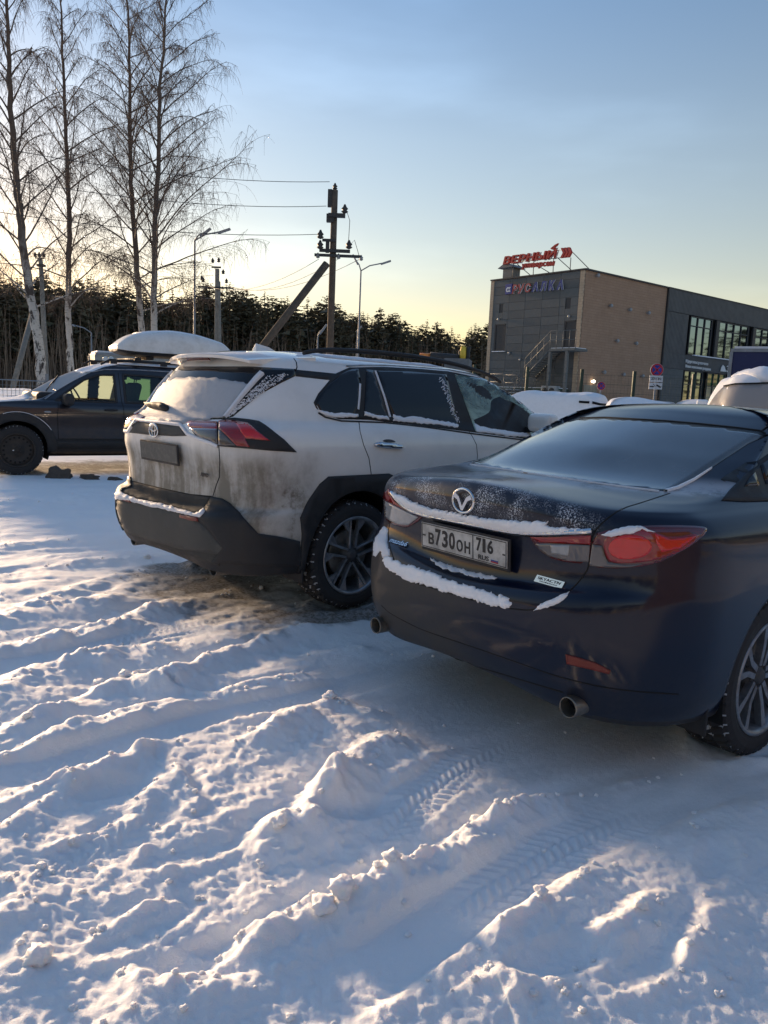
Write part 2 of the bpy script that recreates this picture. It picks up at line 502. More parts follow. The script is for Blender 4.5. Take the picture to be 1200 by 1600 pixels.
# rows: z at rear centre, z at side, z at front centre, x rear, x front, half width, rear bow, front bow, taper weight
SUV_ROWS = [
 (.27, .27, .30, -.74, 3.40, .78, .10, .20),
 (.33, .30, .32, -.90, 3.52, .87, .06, .20),
 (.42, .40, .42, -.955, 3.59, .905, .05, .20),
 (.55, .53, .55, -.985, 3.62, .925, .05, .20),
 (.625, .63, .66, -.985, 3.62, .928, .05, .20),
 (.655, .68, .74, -.965, 3.61, .925, .05, .20),
 (.665, .72, .80, -.905, 3.60, .918, .06, .20),
 (.80, .82, .88, -.905, 3.58, .915, .07, .22),
 (.93, .93, .95, -.915, 3.55, .92, .07, .24),
 (1.06, 1.03, 1.00, -.935, 3.45, .918, .07, .28),
 (1.14, 1.11, 1.05, -.940, 3.20, .908, .08, .30),
 (1.20, 1.175, 1.10, -.925, 2.85, .885, .09, .28),
 (1.235, 1.215, 1.13, -.87, 2.62, .850, .10, .26),
 (1.27, 1.245, 1.16, -.84, 2.50, .815, .11, .26),
 (1.40, 1.38, 1.32, -.765, 2.20, .765, .12, .26),
 (1.52, 1.50, 1.48, -.69, 1.88, .705, .13, .24),
 (1.59, 1.575, 1.575, -.63, 1.66, .650, .12, .22),
 (1.630, 1.625, 1.63, -.56, 1.50, .600, .10, .20),
 (1.658, 1.66, 1.660, -.46, 1.30, .50, .06, .14),
 (1.675, 1.685, 1.680, -.36, 1.12, .30, .02, .08),
 (1.680, 1.690, 1.685, -.30, 1.05, .0, .0, .0)]
SEDAN_ROWS = [
 (.24, .20, .20, -.80, 3.50, .80, .10, .20),
 (.27, .22, .22, -.93, 3.66, .86, .12, .22),
 (.33, .30, .30, -.99, 3.75, .895, .13, .24),
 (.44, .42, .42, -1.05, 3.79, .913, .16, .26),
 (.56, .55, .55, -1.075, 3.80, .920, .185, .28),
 (.645, .65, .64, -1.070, 3.78, .919, .185, .30),
 (.675, .72, .70, -1.045, 3.74, .917, .165, .32),
 (.690, .76, .75, -.985, 3.70, .915, .112, .34),
 (.80, .82, .80, -.970, 3.62, .911, .108, .36),
 (.90, .90, .84, -.985, 3.45, .903, .135, .38),
 (.945, .95, .88, -1.010, 3.15, .892, .165, .36),
 (1.00, .985, .91, -1.012, 2.85, .870, .170, .32),
 (1.055, 1.015, .94, -.995, 2.60, .838, .16, .28),
 (1.082, 1.035, .96, -.955, 2.40, .800, .13, .24),
 (1.088, 1.055, .98, -.74, 2.25, .765, .04, .22),
 (1.090, 1.085, 1.02, -.47, 2.10, .735, .10, .22),
 (1.23, 1.21, 1.16, -.13, 1.78, .675, .16, .22),
 (1.345, 1.325, 1.31, .17, 1.44, .610, .17, .22),
 (1.392, 1.375, 1.380, .32, 1.26, .570, .16, .20),
 (1.415, 1.402, 1.405, .40, 1.18, .520, .14, .18),
 (1.434, 1.428, 1.428, .52, 1.08, .38, .10, .12),
 (1.444, 1.442, 1.440, .64, 1.0, .19, .05, .06),
 (1.447, 1.447, 1.444, .70, .95, .0, .0, .0)]
OFFROAD_ROWS = [
 (.30, .28, .30, -.70, 3.30, .76, .10, .20),
 (.38, .34, .36, -.80, 3.42, .85, .10, .22),
 (.55, .55, .55, -.83, 3.50, .885, .10, .24),
 (.70, .70, .70, -.83, 3.51, .895, .10, .26),
 (.80, .83, .80, -.78, 3.49, .900, .10, .28),
 (.92, .91, .90, -.78, 3.42, .895, .09, .30),
 (1.00, .96, .97, -.78, 3.25, .880, .09, .32),
 (1.05, .99, 1.01, -.78, 2.90, .855, .09, .30),
 (1.08, 1.02, 1.04, -.77, 2.55, .820, .09, .26),
 (1.14, 1.09, 1.11, -.75, 2.38, .790, .09, .24),
 (1.33, 1.30, 1.34, -.70, 1.98, .725, .09, .22),
 (1.48, 1.46, 1.48, -.64, 1.68, .665, .09, .20),
 (1.55, 1.54, 1.545, -.58, 1.50, .610, .08, .18),
 (1.585, 1.58, 1.585, -.48, 1.30, .50, .06, .12),
 (1.605, 1.61, 1.61, -.38, 1.12, .28, .02, .06),
 (1.61, 1.615, 1.615, -.32, 1.05, .0, .0, .0)]
TAPER = lambda s: (0.035 * ((.12 - s) / .12) ** 2 if s < .12 else 0) + (0.07 * ((s - .72) / .28) ** 2 if s > .72 else 0)
SUV_AT, SUV_AZ = (-.787, 5.620, 0), .8238
SED_AT, SED_AZ = (1.124, 3.800, 0), .9010
OFF_AT, OFF_AZ = (-4.6, 11.0, 0), R(-125)
# ------------------------------------------------------------------ materials of this place
def m_snow(name, col=(.80, .84, .90), sc=1.0, bump=.35, sss=0.0):
    m = mat(name, col, .62, spec=.3); k = NT(m); c = k.coord()
    n1 = k.noise(c, 9 * sc, 5, .6); n2 = k.noise(c, 60 * sc, 5, .7); n3 = k.noise(c, 260 * sc, 2, .6)
    h = k.math('ADD', k.math('MULTIPLY', n1, .5), k.math('ADD', k.math('MULTIPLY', n2, .6), k.math('MULTIPLY', n3, .25)))
    k.l(k.bump(h, bump, .02 / sc), k.b.inputs['Normal'])
    k.set('Base Color', k.mix(k.ramp(n1, .3, .7), tuple(x * .95 for x in col), col)); k.set('Roughness', .6)
    return m
SNOW = m_snow('car_snow', (.86, .865, .88), sc=1.6)
FROST = m_snow('frost', (.74, .75, .78), 2.2, .5)
WINFROST = m_snow('window_frost', (.46, .475, .50), 2.6, .8)
def m_paint(name, base, dirt, fn, rough=.28, metal=0.0, coat=.9, dirt_rough=.75, bump=.02, cr=.05):
    m = mat(name, base, rough, metal, coat=coat, coat_rough=cr); k = NT(m); c = k.coord(); fac = fn(k, c)
    k.set('Base Color', k.mix(fac, base, dirt)); k.set('Roughness', k.mixf(fac, rough, dirt_rough)); k.set('Coat Weight', k.mixf(fac, coat, 0.0))
    k.set('Metallic', k.mixf(fac, metal, 0.0))
    k.l(k.bump(k.noise(c, 140, 3), bump, .004), k.b.inputs['Normal'])
    return m, k, fac, c
def suv_dirt(k, c):
    x, y, z = k.sep(c)[:3]
    stre = k.noise(k.scale(c, (3, 16, 1.6)), 1.0, 5, .6); bl = k.noise(c, 5.0, 6, .62); fine = k.noise(c, 34, 6, .75); spl = k.noise(k.scale(c, (1, 1, .6)), 95, 4, .8)
    rear = k.ramp(x, -.05, -.75)
    low = k.ramp(z, 1.17, .92)
    a = k.math('MULTIPLY', rear, low)
    a = k.math('MULTIPLY', a, k.ramp(k.math('ADD', k.math('ADD', k.math('MULTIPLY', stre, .75), k.math('MULTIPLY', bl, .35)), k.math('MULTIPLY', fine, .25)), .46, .86, .50, 1.0))
    side = k.math('MULTIPLY', k.ramp(z, 1.0, .45), k.ramp(k.math('ADD', k.math('MULTIPLY', bl, .8), k.math('ADD', k.math('MULTIPLY', fine, .4), k.math('MULTIPLY', spl, .3))), .62, 1.0, .08, .80))
    side = k.math('MAXIMUM', side, k.math('MULTIPLY', k.math('MULTIPLY', k.ramp(x, -.25, -.55), k.ramp(z, 1.02, .78)), k.ramp(k.math('ADD', k.math('ADD', k.math('MULTIPLY', bl, .8), k.math('MULTIPLY', stre, .5)), k.math('ADD', k.math('MULTIPLY', fine, .45), k.math('MULTIPLY', spl, .25))), .80, 1.20, .25, 1.0)))
    full = k.math('MAXIMUM', a, side)
    return k.math('MINIMUM', k.math('ADD', full, k.math('MULTIPLY', k.ramp(bl, .4, .8), .10)), .93)
SUV_PAINT, _k, _f, _c = m_paint('white_paint', (.80, .785, .75), (.15, .135, .10), suv_dirt, .3)
_b = _k.noise(_k.scale(_c, (1.6, 1.6, 1.1)), 2.6, 5, .6); _x, _y, _z = _k.sep(_c)[:3]
_red = _k.math('MULTIPLY', _k.ramp(_b, .48, .66), _k.ramp(_x, -.85, -.6))
_old = _k.b.inputs['Base Color'].links[0].from_socket
_k.set('Base Color', _k.mix(_k.math('MULTIPLY', _k.math('MULTIPLY', _red, _f), .7), _old, (.12, .085, .065)))
def sed_dirt(k, c):
    x, y, z = k.sep(c)[:3]
    n = k.noise(c, 3.2, 6, .6); f = k.noise(c, 45, 4, .7)
    rear = k.ramp(x, -.78, -.98); low = k.ramp(z, .74, .60)
    left = k.ramp(y, -.35, .15, .06, .95)
    a = k.math('MULTIPLY', k.math('MULTIPLY', rear, low), left)
    a = k.math('MULTIPLY', a, k.ramp(k.math('ADD', n, k.math('MULTIPLY', f, .25)), .38, .75, .55, .9))
    lid = k.math('MULTIPLY', k.math('MULTIPLY', rear, k.ramp(z, .72, .78)), k.ramp(k.math('ADD', k.math('MULTIPLY', n, .6), k.math('MULTIPLY', f, .5)), .5, .8, .05, .42))
    side = k.math('MULTIPLY', k.ramp(z, .55, .25), k.ramp(k.math('ADD', n, k.math('MULTIPLY', f, .3)), .5, .95, .05, .5))
    return k.math('MAXIMUM', k.math('MAXIMUM', a, lid), side)
SED_PAINT, _k, _f, _c = m_paint('dark_blue_paint', (.0025, .0065, .022), (.062, .060, .055), sed_dirt, .34, .0, .65, .65, .02, .11); _k.set('Specular IOR Level', .15)
_fn = _k.noise(_c, 170, 3, .8); _x, _y, _z = _k.sep(_c)[:3]; _n5 = _k.noise(_c, 6, 4, .6)
_m = _k.math('MULTIPLY', _k.math('MULTIPLY', _k.ramp(_x, -.88, -.96), _k.ramp(_z, .93, .99)), _k.ramp(_z, 1.10, 1.06))
_m = _k.math('MULTIPLY', _k.math('MULTIPLY', _m, _k.ramp(_fn, .50, .62)), _k.ramp(_n5, .40, .60))
_deck = _k.math('MULTIPLY', _k.math('MULTIPLY', _k.ramp(_z, 1.070, 1.080), _k.ramp(_z, 1.14, 1.10)), _k.ramp(_k.math('ADD', _n5, _k.math('MULTIPLY', _fn, .4)), .52, .72, .05, .45))
_o = _k.b.inputs['Base Color'].links[0].from_socket
_all = _k.math('MAXIMUM', _m, _deck)
_k.set('Base Color', _k.mix(_all, _o, (.72, .75, .80)))
_ro = _k.b.inputs['Roughness'].links[0].from_socket; _k.set('Roughness', _k.mixf(_all, _ro, .7))
_rc = _k.b.inputs['Coat Weight'].links[0].from_socket; _k.set('Coat Weight', _k.mixf(_all, _rc, .3))
def off_dirt(k, c):
    x, y, z = k.sep(c)[:3]; n = k.noise(c, 4, 5, .6)
    return k.math('MULTIPLY', k.ramp(z, 1.0, .4, .1, .9), k.ramp(n, .35, .7, .3, .9))
OFF_PAINT = m_paint('near_black_paint', (.012, .014, .022), (.055, .042, .034), off_dirt, .3, .2, .8)[0]
def m_plastic(name, c1, c2, rough=.6, sc=9, bump=.15):
    m = mat(name, c1, rough); k = NT(m); c = k.coord(); n = k.noise(c, sc, 6, .65)
    k.set('Base Color', k.mix(k.ramp(n, .38, .68), c1, c2)); k.set('Roughness', k.ramp(n, .3, .7, rough - .12, rough + .2))
    k.l(k.bump(k.noise(c, 420, 2), bump, .002), k.b.inputs['Normal']); return m
BLACK = m_plastic('black_plastic', (.014, .015, .017), (.030, .030, .032))
GREYBUMP = m_plastic('dirty_grey_plastic', (.048, .051, .050), (.082, .084, .079), .75, 6)
DARKBUMP = m_plastic('dirty_black_plastic', (.030, .032, .033), (.060, .060, .057), .85, 7)
TREADSNOW = m_snow('tread_snow', (.42, .44, .47), 3)
RUBBER = m_plastic('tyre_rubber', (.016, .016, .018), (.030, .030, .032), .75, 14)
GAP = mat('gap_black', (.004, .004, .004), .8)
CHROME = mat('chrome', (.62, .63, .65), .16, 1.0)
BRUSHED = m_plastic('alloy', (.30, .31, .33), (.18, .18, .19), .38, 12, .05); BRUSHED.node_tree.nodes['Principled BSDF'].inputs['Metallic'].default_value = .75
DARKALLOY = m_plastic('dark_alloy', (.045, .046, .05), (.07, .068, .065), .5, 12)
STEELBLACK = m_plastic('black_steel', (.022, .020, .019), (.050, .042, .036), .7, 10)
EXH = m_plastic('exhaust_steel', (.20, .19, .17), (.12, .11, .10), .42, 14); EXH.node_tree.nodes['Principled BSDF'].inputs['Metallic'].default_value = .8
def m_lens(name, col, rough=.08, em=0):
    m = mat(name, col, rough, coat=1.0, coat_rough=.03); k = NT(m); c = k.coord()
    n = k.noise(c, 26, 5, .65); 
    k.set('Base Color', k.mix(k.ramp(n, .40, .8, 0, .35), col, tuple(x * .45 + .012 for x in col))); return m
RED = m_lens('red_lens', (.25, .002, .003)); REDHOT = m_lens('bright_red_lens', (.60, .005, .004)); DARKRED = m_lens('dark_red_lens', (.10, .006, .008)); SMOKE = m_lens('grey_lens', (.10, .088, .085)); SMOKE2 = m_lens('pale_lens', (.30, .30, .30))
DULLRED = mat('reflector_red', (.16, .025, .016), .4)
DARKGLASS = mat('dark_tinted_glass', (.008, .010, .013), .05, coat=0.0, spec=.5)
def m_hazy(name, base, frost, lo, hi, sc, rough=.2):
    m = mat(name, base, .06, coat=1.0, coat_rough=.12); k = NT(m); c = k.coord(); n = k.noise(c, sc, 5, .6); f = k.noise(c, 90, 4, .7)
    fac = k.ramp(k.math('ADD', n, k.math('MULTIPLY', f, .15)), .35, .8, lo, hi)
    k.set('Base Color', k.mix(fac, base, frost)); k.set('Roughness', k.mixf(fac, .05, rough * 3)); return m
HAZYGLASS = m_hazy('frost_filmed_glass', (.016, .021, .026), (.20, .23, .25), .14, .42, 2.2)
def m_thin(name, tint, ior=1.5):
    m = bpy.data.materials.new(name); m.use_nodes = True; t = m.node_tree; t.nodes.clear()
    o = t.nodes.new('ShaderNodeOutputMaterial'); mx = t.nodes.new('ShaderNodeMixShader'); tr = t.nodes.new('ShaderNodeBsdfTransparent'); g = t.nodes.new('ShaderNodeBsdfGlossy'); fr = t.nodes.new('ShaderNodeFresnel')
    tr.inputs[0].default_value = (*tint, 1); g.inputs['Roughness'].default_value = .03; g.inputs[0].default_value = (.95, .95, .95, 1); fr.inputs[0].default_value = ior
    t.links.new(fr.outputs[0], mx.inputs[0]); t.links.new(tr.outputs[0], mx.inputs[1]); t.links.new(g.outputs[0], mx.inputs[2]); t.links.new(mx.outputs[0], o.inputs[0]); return m
THIN = m_thin('tinted_glass', (.80, .93, .87)); THINDARK = m_thin('green_tinted_glass', (.16, .36, .24))
FROSTLIGHT = m_thin('frost_and_light_side_glass', (.80, .93, .87)); _t = FROSTLIGHT.node_tree; _o = [n_ for n_ in _t.nodes if n_.type == 'OUTPUT_MATERIAL'][0]; _m = [n_ for n_ in _t.nodes if n_.type == 'MIX_SHADER'][0]
_d = _t.nodes.new('ShaderNodeBsdfDiffuse'); _d.inputs[0].default_value = (.40, .56, .50, 1); _m2 = _t.nodes.new('ShaderNodeMixShader'); _k = NT(FROSTLIGHT); _c = _k.coord(); _n = _k.noise(_k.scale(_c, (1.2, 1, 2.4)), 2.0, 5, .6, .8)  # teal film: some frost, plus the pane's reflected and transmitted light as colour
_z = _k.sep(_c)[2]; _f = _k.ramp(_k.math('SUBTRACT', _n, _k.math('MULTIPLY', _z, .9)), -.95, -.62, .16, .92); _t.links.new(_f, _m2.inputs[0]); _t.links.new(_m.outputs[0], _m2.inputs[1]); _t.links.new(_d.outputs[0], _m2.inputs[2]); _t.links.new(_m2.outputs[0], _o.inputs[0])
def m_frostglass(name, col, dmix=.5):
    m = bpy.data.materials.new(name); m.use_nodes = True; t = m.node_tree; t.nodes.clear()
    o = t.nodes.new('ShaderNodeOutputMaterial'); mx = t.nodes.new('ShaderNodeMixShader'); tr = t.nodes.new('ShaderNodeBsdfTranslucent'); d = t.nodes.new('ShaderNodeBsdfDiffuse')
    tr.inputs[0].default_value = (*col, 1); d.inputs[0].default_value = (.78, .80, .84, 1); mx.inputs[0].default_value = dmix
    t.links.new(tr.outputs[0], mx.inputs[1]); t.links.new(d.outputs[0], mx.inputs[2]); t.links.new(mx.outputs[0], o.inputs[0]); return m
FROSTGLASS = m_frostglass('frosted_glass', (.85, .9, .8)); FROSTGREEN = m_frostglass('green_frosted_glass', (.50, .53, .42)); FROSTWS = m_frostglass('frosted_windscreen', (1.0, 1.0, 1.0), .02); FROSTTEAL = m_frostglass('teal_frosted_glass', (.35, .50, .44))
SEATCLOTH = m_plastic('dark_seat_cloth', (.03, .03, .032), (.05, .05, .052), .85)
SEATTAN = m_plastic('seat_cloth', (.10, .085, .06), (.14, .12, .09), .85)
PLATEW = mat('plate_white', (.42, .41, .385), .55); _k = NT(PLATEW); _c = _k.coord(); _n = _k.noise(_c, 14, 6, .7); _k.set('Base Color', _k.mix(_k.ramp(_n, .35, .7), (.50, .49, .46), (.27, .26, .24)))
PLATEDIRT = m_plastic('dirt_covered_plate', (.10, .10, .092), (.16, .155, .14), .8, 30)
INK = mat('black_ink', (.015, .015, .016), .5)
# ------------------------------------------------------------------ wheels, plates, seats
def frost_bulge(h, seed=0.0, edge=.02, sc=22):
    def f(d, p):
        n = noise.noise(p * sc + Vector((seed, 0, 0))) * .5 + noise.noise(p * sc * 2.7) * .3
        return h * (1 - math.exp(-d / edge)) * max(.15, .8 + n)
    return f
def make_wheel(root, x, side, rad, wid, y0, rimr, style):
    """alloy or steel wheel at x, side -1 right / +1 left; outer face at |y| = y0"""
    yo = y0; yi = y0 - wid
    def Y(v): return side * v
    # tyre with cut tread
    NTH = 264; prof = []
    sh = .020
    pts = [(rimr - .004, yi + .012), (rimr + .02, yi + .002), (rad - .045, yi - .004), (rad - .016, yi + .004), (rad - .006, yi + .016)]
    nb = 17
    for i in range(nb): pts.append((rad - .0025 * (abs(i - (nb - 1) / 2) / ((nb - 1) / 2)) ** 3, yi + .022 + (wid - .044) * i / (nb - 1)))
    pts += [(rad - .006, yo - .016), (rad - .016, yo - .004), (rad - .045, yo + .004), (rimr + .035, yo + .003), (rimr + .012, yo - .004), (rimr - .004, yo - .014)]
    vs = []; grooves = []
    for pi_, (r_, yy) in enumerate(pts):
        for j in range(NTH):
            th = 2 * math.pi * j / NTH; dr = 0
            u = (yy - yi) / wid
            g = 0
            if 3 <= pi_ <= 5 + nb + 1:
                v = abs(u - .5) * 2
                ph = (j + v * 7.0) % 6
                g = 1 if ph < 1.8 else 0
                if 5 <= pi_ < 5 + nb and (pi_ - 5) in (5, 11): g = 1
                if pi_ - 5 == 8 and j % 6 < 4: g = 0
            dr = -.009 * g if pi_ not in (3, 5 + nb + 1) else -.006 * g
            grooves.append(g)
            vs.append((x + (r_ + dr) * math.cos(th), Y(yy), rad + (r_ + dr) * math.sin(th)))
    fs = []; mi = []
    for i in range(len(pts) - 1):
        for j in range(NTH):
            a, b, c, d = i * NTH + j, i * NTH + (j + 1) % NTH, (i + 1) * NTH + (j + 1) % NTH, (i + 1) * NTH + j
            fs.append((a, b, c, d)); s_ = grooves[a] + grooves[b] + grooves[c] + grooves[d]
            keep = noise.noise(Vector((i * .4, j * .13, rad * 9))) > .02
            mi.append(1 if s_ >= 3 and keep and 3 < i else 0)
    if side < 0: fs = [tuple(reversed(f)) for f in fs]
    hub = MB()
    # barrel
    hub.lathe([(rimr + .012, Y(yo - .012)), (rimr + .014, Y(yo + .001)), (rimr + .002, Y(yo + .003)), (rimr - .010, Y(yo - .010)), (rimr - .016, Y(yo - .10)), (rimr - .03, Y(yi + .02))], 'Y', (x, 0, rad), 72)
    w_ = hub.build('wheel', BRUSHED if style != 'steel' else STEELBLACK, root)
    me = bpy.data.meshes.new('tyre'); me.from_pydata(vs, [], fs); me.polygons.foreach_set('material_index', mi)
    bm = bmesh.new(); bm.from_mesh(me); bmesh.ops.recalc_face_normals(bm, faces=bm.faces); bm.to_mesh(me); bm.free()
    link_mesh('tyre', me, [RUBBER, TREADSNOW], w_)
    MB().lathe([(0, Y(yo - .075)), (rimr * .62, Y(yo - .075)), (rimr * .66, Y(yo - .085)), (rimr * .66, Y(yo - .11)), (0, Y(yo - .11))], 'Y', (x, 0, rad), 48).build('brake_disc', EXH if style != 'steel' else STEELBLACK, w_)
    MB().lathe([(0, Y(yi + .03)), (rimr - .02, Y(yi + .03))], 'Y', (x, 0, rad), 32).build('inner_wall', GAP, w_)
    def pol(r_, a): return (x + r_ * math.cos(a), rad + r_ * math.sin(a))
    if style == 'steel':
        nh = 18
        sp = MB(); sp.lathe([(0, Y(yo - .035)), (.07, Y(yo - .038)), (.085, Y(yo - .05)), (.11, Y(yo - .055)), (.15, Y(yo - .035)), (rimr - .03, Y(yo - .03)), (rimr - .008, Y(yo - .045))], 'Y', (x, 0, rad), 72)
        sp.build('rim_disc', STEELBLACK, w_)
        for k in range(nh):
            a = 2 * math.pi * k / nh; px_, pz_ = pol(rimr - .052, a)
            MB().lathe([(0, Y(yo - .0275)), (.0125, Y(yo - .0275)), (.014, Y(yo - .033))], 'Y', (px_, 0, pz_), 12).build('vent_hole', GAP, w_)
        
        for k in range(5):
            a = 2 * math.pi * k / 5; px_, pz_ = pol(.05, a)
            MB().lathe([(0, Y(yo - .012)), (.010, Y(yo - .014)), (.012, Y(yo - .038))], 'Y', (px_, 0, pz_), 6, smooth=False).build('wheel_nut', CHROME if k == 0 else STEELBLACK, w_)
    else:
        ns = 5
        for k in range(ns):
            a0 = 2 * math.pi * k / ns + (.32 if style == 'twin' else .15)
            def fn(u, v, h, a0=a0):
                ca, sa = math.cos(a0), math.sin(a0)
                ro = math.hypot(u, v); dep = .030 - .022 * min(1, (ro / rimr)) ** 2
                return (x + u * ca - v * sa, Y(yo - dep - h), rad + u * sa + v * ca)
            sp = MB(); arms = MB(); ri = rimr - .006
            if style == 'twin':
                for sg in (-1, 1):
                    arms.prism([(.045, sg * .018), (.10, sg * .020), (ri, sg * .030), (ri * .985, sg * .047), (.10, sg * .036), (.045, sg * .034)], .026, fn)
                    MB().prism([(ri * .64, sg * .041), (ri * .975, sg * .050), (ri * .93, sg * .098), (ri * .80, sg * .075)], .018, lambda u, v, h: fn(u, v, h + .004)).build('spoke_wedge', BRUSHED, w_)
                arms.build('spoke', BRUSHED, w_)
            else:
                for sg in (-1, 1):
                    arms.prism([(.045, sg * .004), (.12, sg * .012), (ri, sg * .050), (ri * .97, sg * .085), (.12, sg * .036), (.045, sg * .028)], .030, fn)
                arms.build('spoke', BRUSHED, w_)
            a = a0 + math.pi / ns; px_, pz_ = pol(.056, a)
            MB().lathe([(0, Y(yo - .038)), (.011, Y(yo - .038)), (.012, Y(yo - .055))], 'Y', (px_, 0, pz_), 6, smooth=False).build('wheel_nut', DARKALLOY, w_)
        MB().lathe([(0, Y(yo - .020)), (.026, Y(yo - .021)), (.031, Y(yo - .026)), (.034, Y(yo - .034)), (.068, Y(yo - .046)), (.078, Y(yo - .075))], 'Y', (x, 0, rad), 40).build('hub_cap', DARKALLOY, w_)
    return w_
def wheel_well(root, x, rad, y0, side, cz):
    ins = MB(); n = 24; vs = []
    for yy in (side * (y0 - .005), side * (y0 - .42)):
        for i in range(n + 1):
            a = math.pi * (-.12 + 1.24 * i / n); vs.append((x + rad * math.cos(a), yy, cz + rad * math.sin(a)))
    fs = [(i, i + 1, n + 2 + i, n + 1 + i) for i in range(n)] + [tuple(n + 1 + i for i in range(n + 1))]
    ins.add(vs, fs, 0, True); return ins.build('wheel_arch_liner', GAP, root, fix=False)
def text_mesh(txt, shear=0.0, bold=0.0, space=1.0):
    cu = bpy.data.curves.new('t', 'FONT'); cu.body = txt; cu.shear = shear; cu.offset = bold; cu.space_character = space; cu.resolution_u = 3
    o = bpy.data.objects.new('t', cu); COL.objects.link(o)
    dg = bpy.context.evaluated_depsgraph_get(); dg.update()
    me = bpy.data.meshes.new_from_object(o.evaluated_get(dg))
    V = [v.co.copy() for v in me.vertices]; F = [tuple(p.vertices) for p in me.polygons]
    bpy.data.objects.remove(o); bpy.data.curves.remove(cu); bpy.data.meshes.remove(me)
    x0 = min(v.x for v in V); x1 = max(v.x for v in V); y0 = min(v.y for v in V); y1 = max(v.y for v in V)
    return [((v.x - x0) / (x1 - x0), (v.y - y0) / (y1 - y0)) for v in V], F
def letters(mb, txt, fn, x0, y0, w_, h, depth=.003, mi=0, **kw):
    """solid letters: fn(u, v, d) -> point, box x0..x0+w, y0..y0+h"""
    V, F = text_mesh(txt, **kw); n = len(V)
    top = [fn(x0 + u * w_, y0 + v * h, depth) for u, v in V]; bot = [fn(x0 + u * w_, y0 + v * h, 0) for u, v in V]
    ec = {}
    for f in F:
        for i in range(len(f)):
            a, b = f[i], f[(i + 1) % len(f)]; ec[(min(a, b), max(a, b))] = ec.get((min(a, b), max(a, b)), 0) + 1
    side = [(a, b, b + n, a + n) for (a, b), c in ec.items() if c == 1]
    mb.add(top + bot, [tuple(f) for f in F] + side, mi); return mb
def seats(root, floor, fx, bx, w_, cloth, steer=1, roofz=1.5):
    """front seats at x = fx, rear bench at bx"""
    for s_ in (-1, 1):
        st = MB().box((fx, s_ * .36, floor + .18), (.50, .48, .16)).build('front_seat', cloth, root); bevel(st, .05, 3)
        M = Matrix.Rotation(R(-14), 3, 'Y')
        b = MB().box((fx - .30, s_ * .36, floor + .52), (.13, .46, .58), M=M).build('seat_back', cloth, st); bevel(b, .05, 3)
        h = MB().box((fx - .40, s_ * .36, floor + .95), (.09, .25, .19), M=M).tube([(fx - .37, s_ * .36 - .05, floor + .78), (fx - .39, s_ * .36 - .05, floor + .9)], .008).tube([(fx - .37, s_ * .36 + .05, floor + .78), (fx - .39, s_ * .36 + .05, floor + .9)], .008).build('head_rest', cloth, st); bevel(h, .035, 3)
    bn = MB().box((bx, 0, floor + .2), (.5, 1.25, .16)).build('rear_bench', cloth, root); bevel(bn, .05, 3)
    b = MB().box((bx - .3, 0, floor + .5), (.14, 1.25, .5)).build('bench_back', cloth, bn); bevel(b, .05, 3)
    d = MB().box((fx + .85, 0, floor + .48), (.42, w_ * 1.7, .28)).build('dashboard', BLACK, root); bevel(d, .06, 3)
    MB().lathe([(.175, -.012), (.19, 0), (.175, .012), (.16, 0), (.175, -.012)], 'Z', (0, 0, 0), 28, M=Matrix.Rotation(R(-65), 3, 'Y')).build('steering_wheel', BLACK, root).location = (fx + .48, .36 * steer, floor + .55)
    MB().box((fx - .1, 0, floor - .02), (2.6, w_ * 1.6, .04)).build('cabin_floor', BLACK, root)
def exhaust(root, x, y, z, r_=.042):
    MB().lathe([(r_ - .004, .12), (r_ - .003, .002), (r_, -.004), (r_ + .003, .004), (r_ + .002, .24)], 'X', (x, y, z), 36).lathe([(0, .11), (r_, .11)], 'X', (x, y, z), 20, 1).build('exhaust_tip', [EXH, GAP], root)

# ================================================================== white off-road estate car
SUV = empty('parked_car', SUV_AT, math.pi / 2 - SUV_AZ, 'white muddy car with frosted rear window, parked left of the dark blue saloon', 'car')
suv = Car(SUV, SUV_ROWS, TAPER, .016)
for cx in (0, 2.69): suv.arch(cx, .385, .42)
W_FRONT = [(713, 588.3), (755, 595.3), (790, 612), (815, 633), (836, 655), (828, 682), (744.5, 671)]
suv.holes('px', W_FRONT)
WSC = [(-.60, 1.17), (.60, 1.17), (.50, 1.56), (-.50, 1.56)]
suv.holes('front', WSC, both=False)
suv.body('body', [SUV_PAINT, BLACK], lambda c: 1 if c.z < .46 else 0)
for cx in (0, 2.69):
    for s_ in (-1, 1):
        wheel_well(SUV, cx, .43, .90, s_, .385); make_wheel(SUV, cx, s_, .362, .235, .895, .252, 'twin')
MB().box((1.35, 0, .30), (3.9, 1.30, .10)).box((-.55, 0, .36), (.5, 1.2, .12)).build('underbody', GAP, SUV)
seats(SUV, .55, 1.45, .55, .75, SEATCLOTH, 1)
# windscreen and front windows
def mirror_pair(c, name, mode, poly, m, **kw): return c.drape(name, mode, poly, m, mirror=True, **kw)
suv.drape('windscreen', 'front', smooth_poly([(-.66, 1.14), (.66, 1.14), (.55, 1.58), (-.55, 1.58)], 1), FROSTWS, off=.003, thick=.001, step=.05)
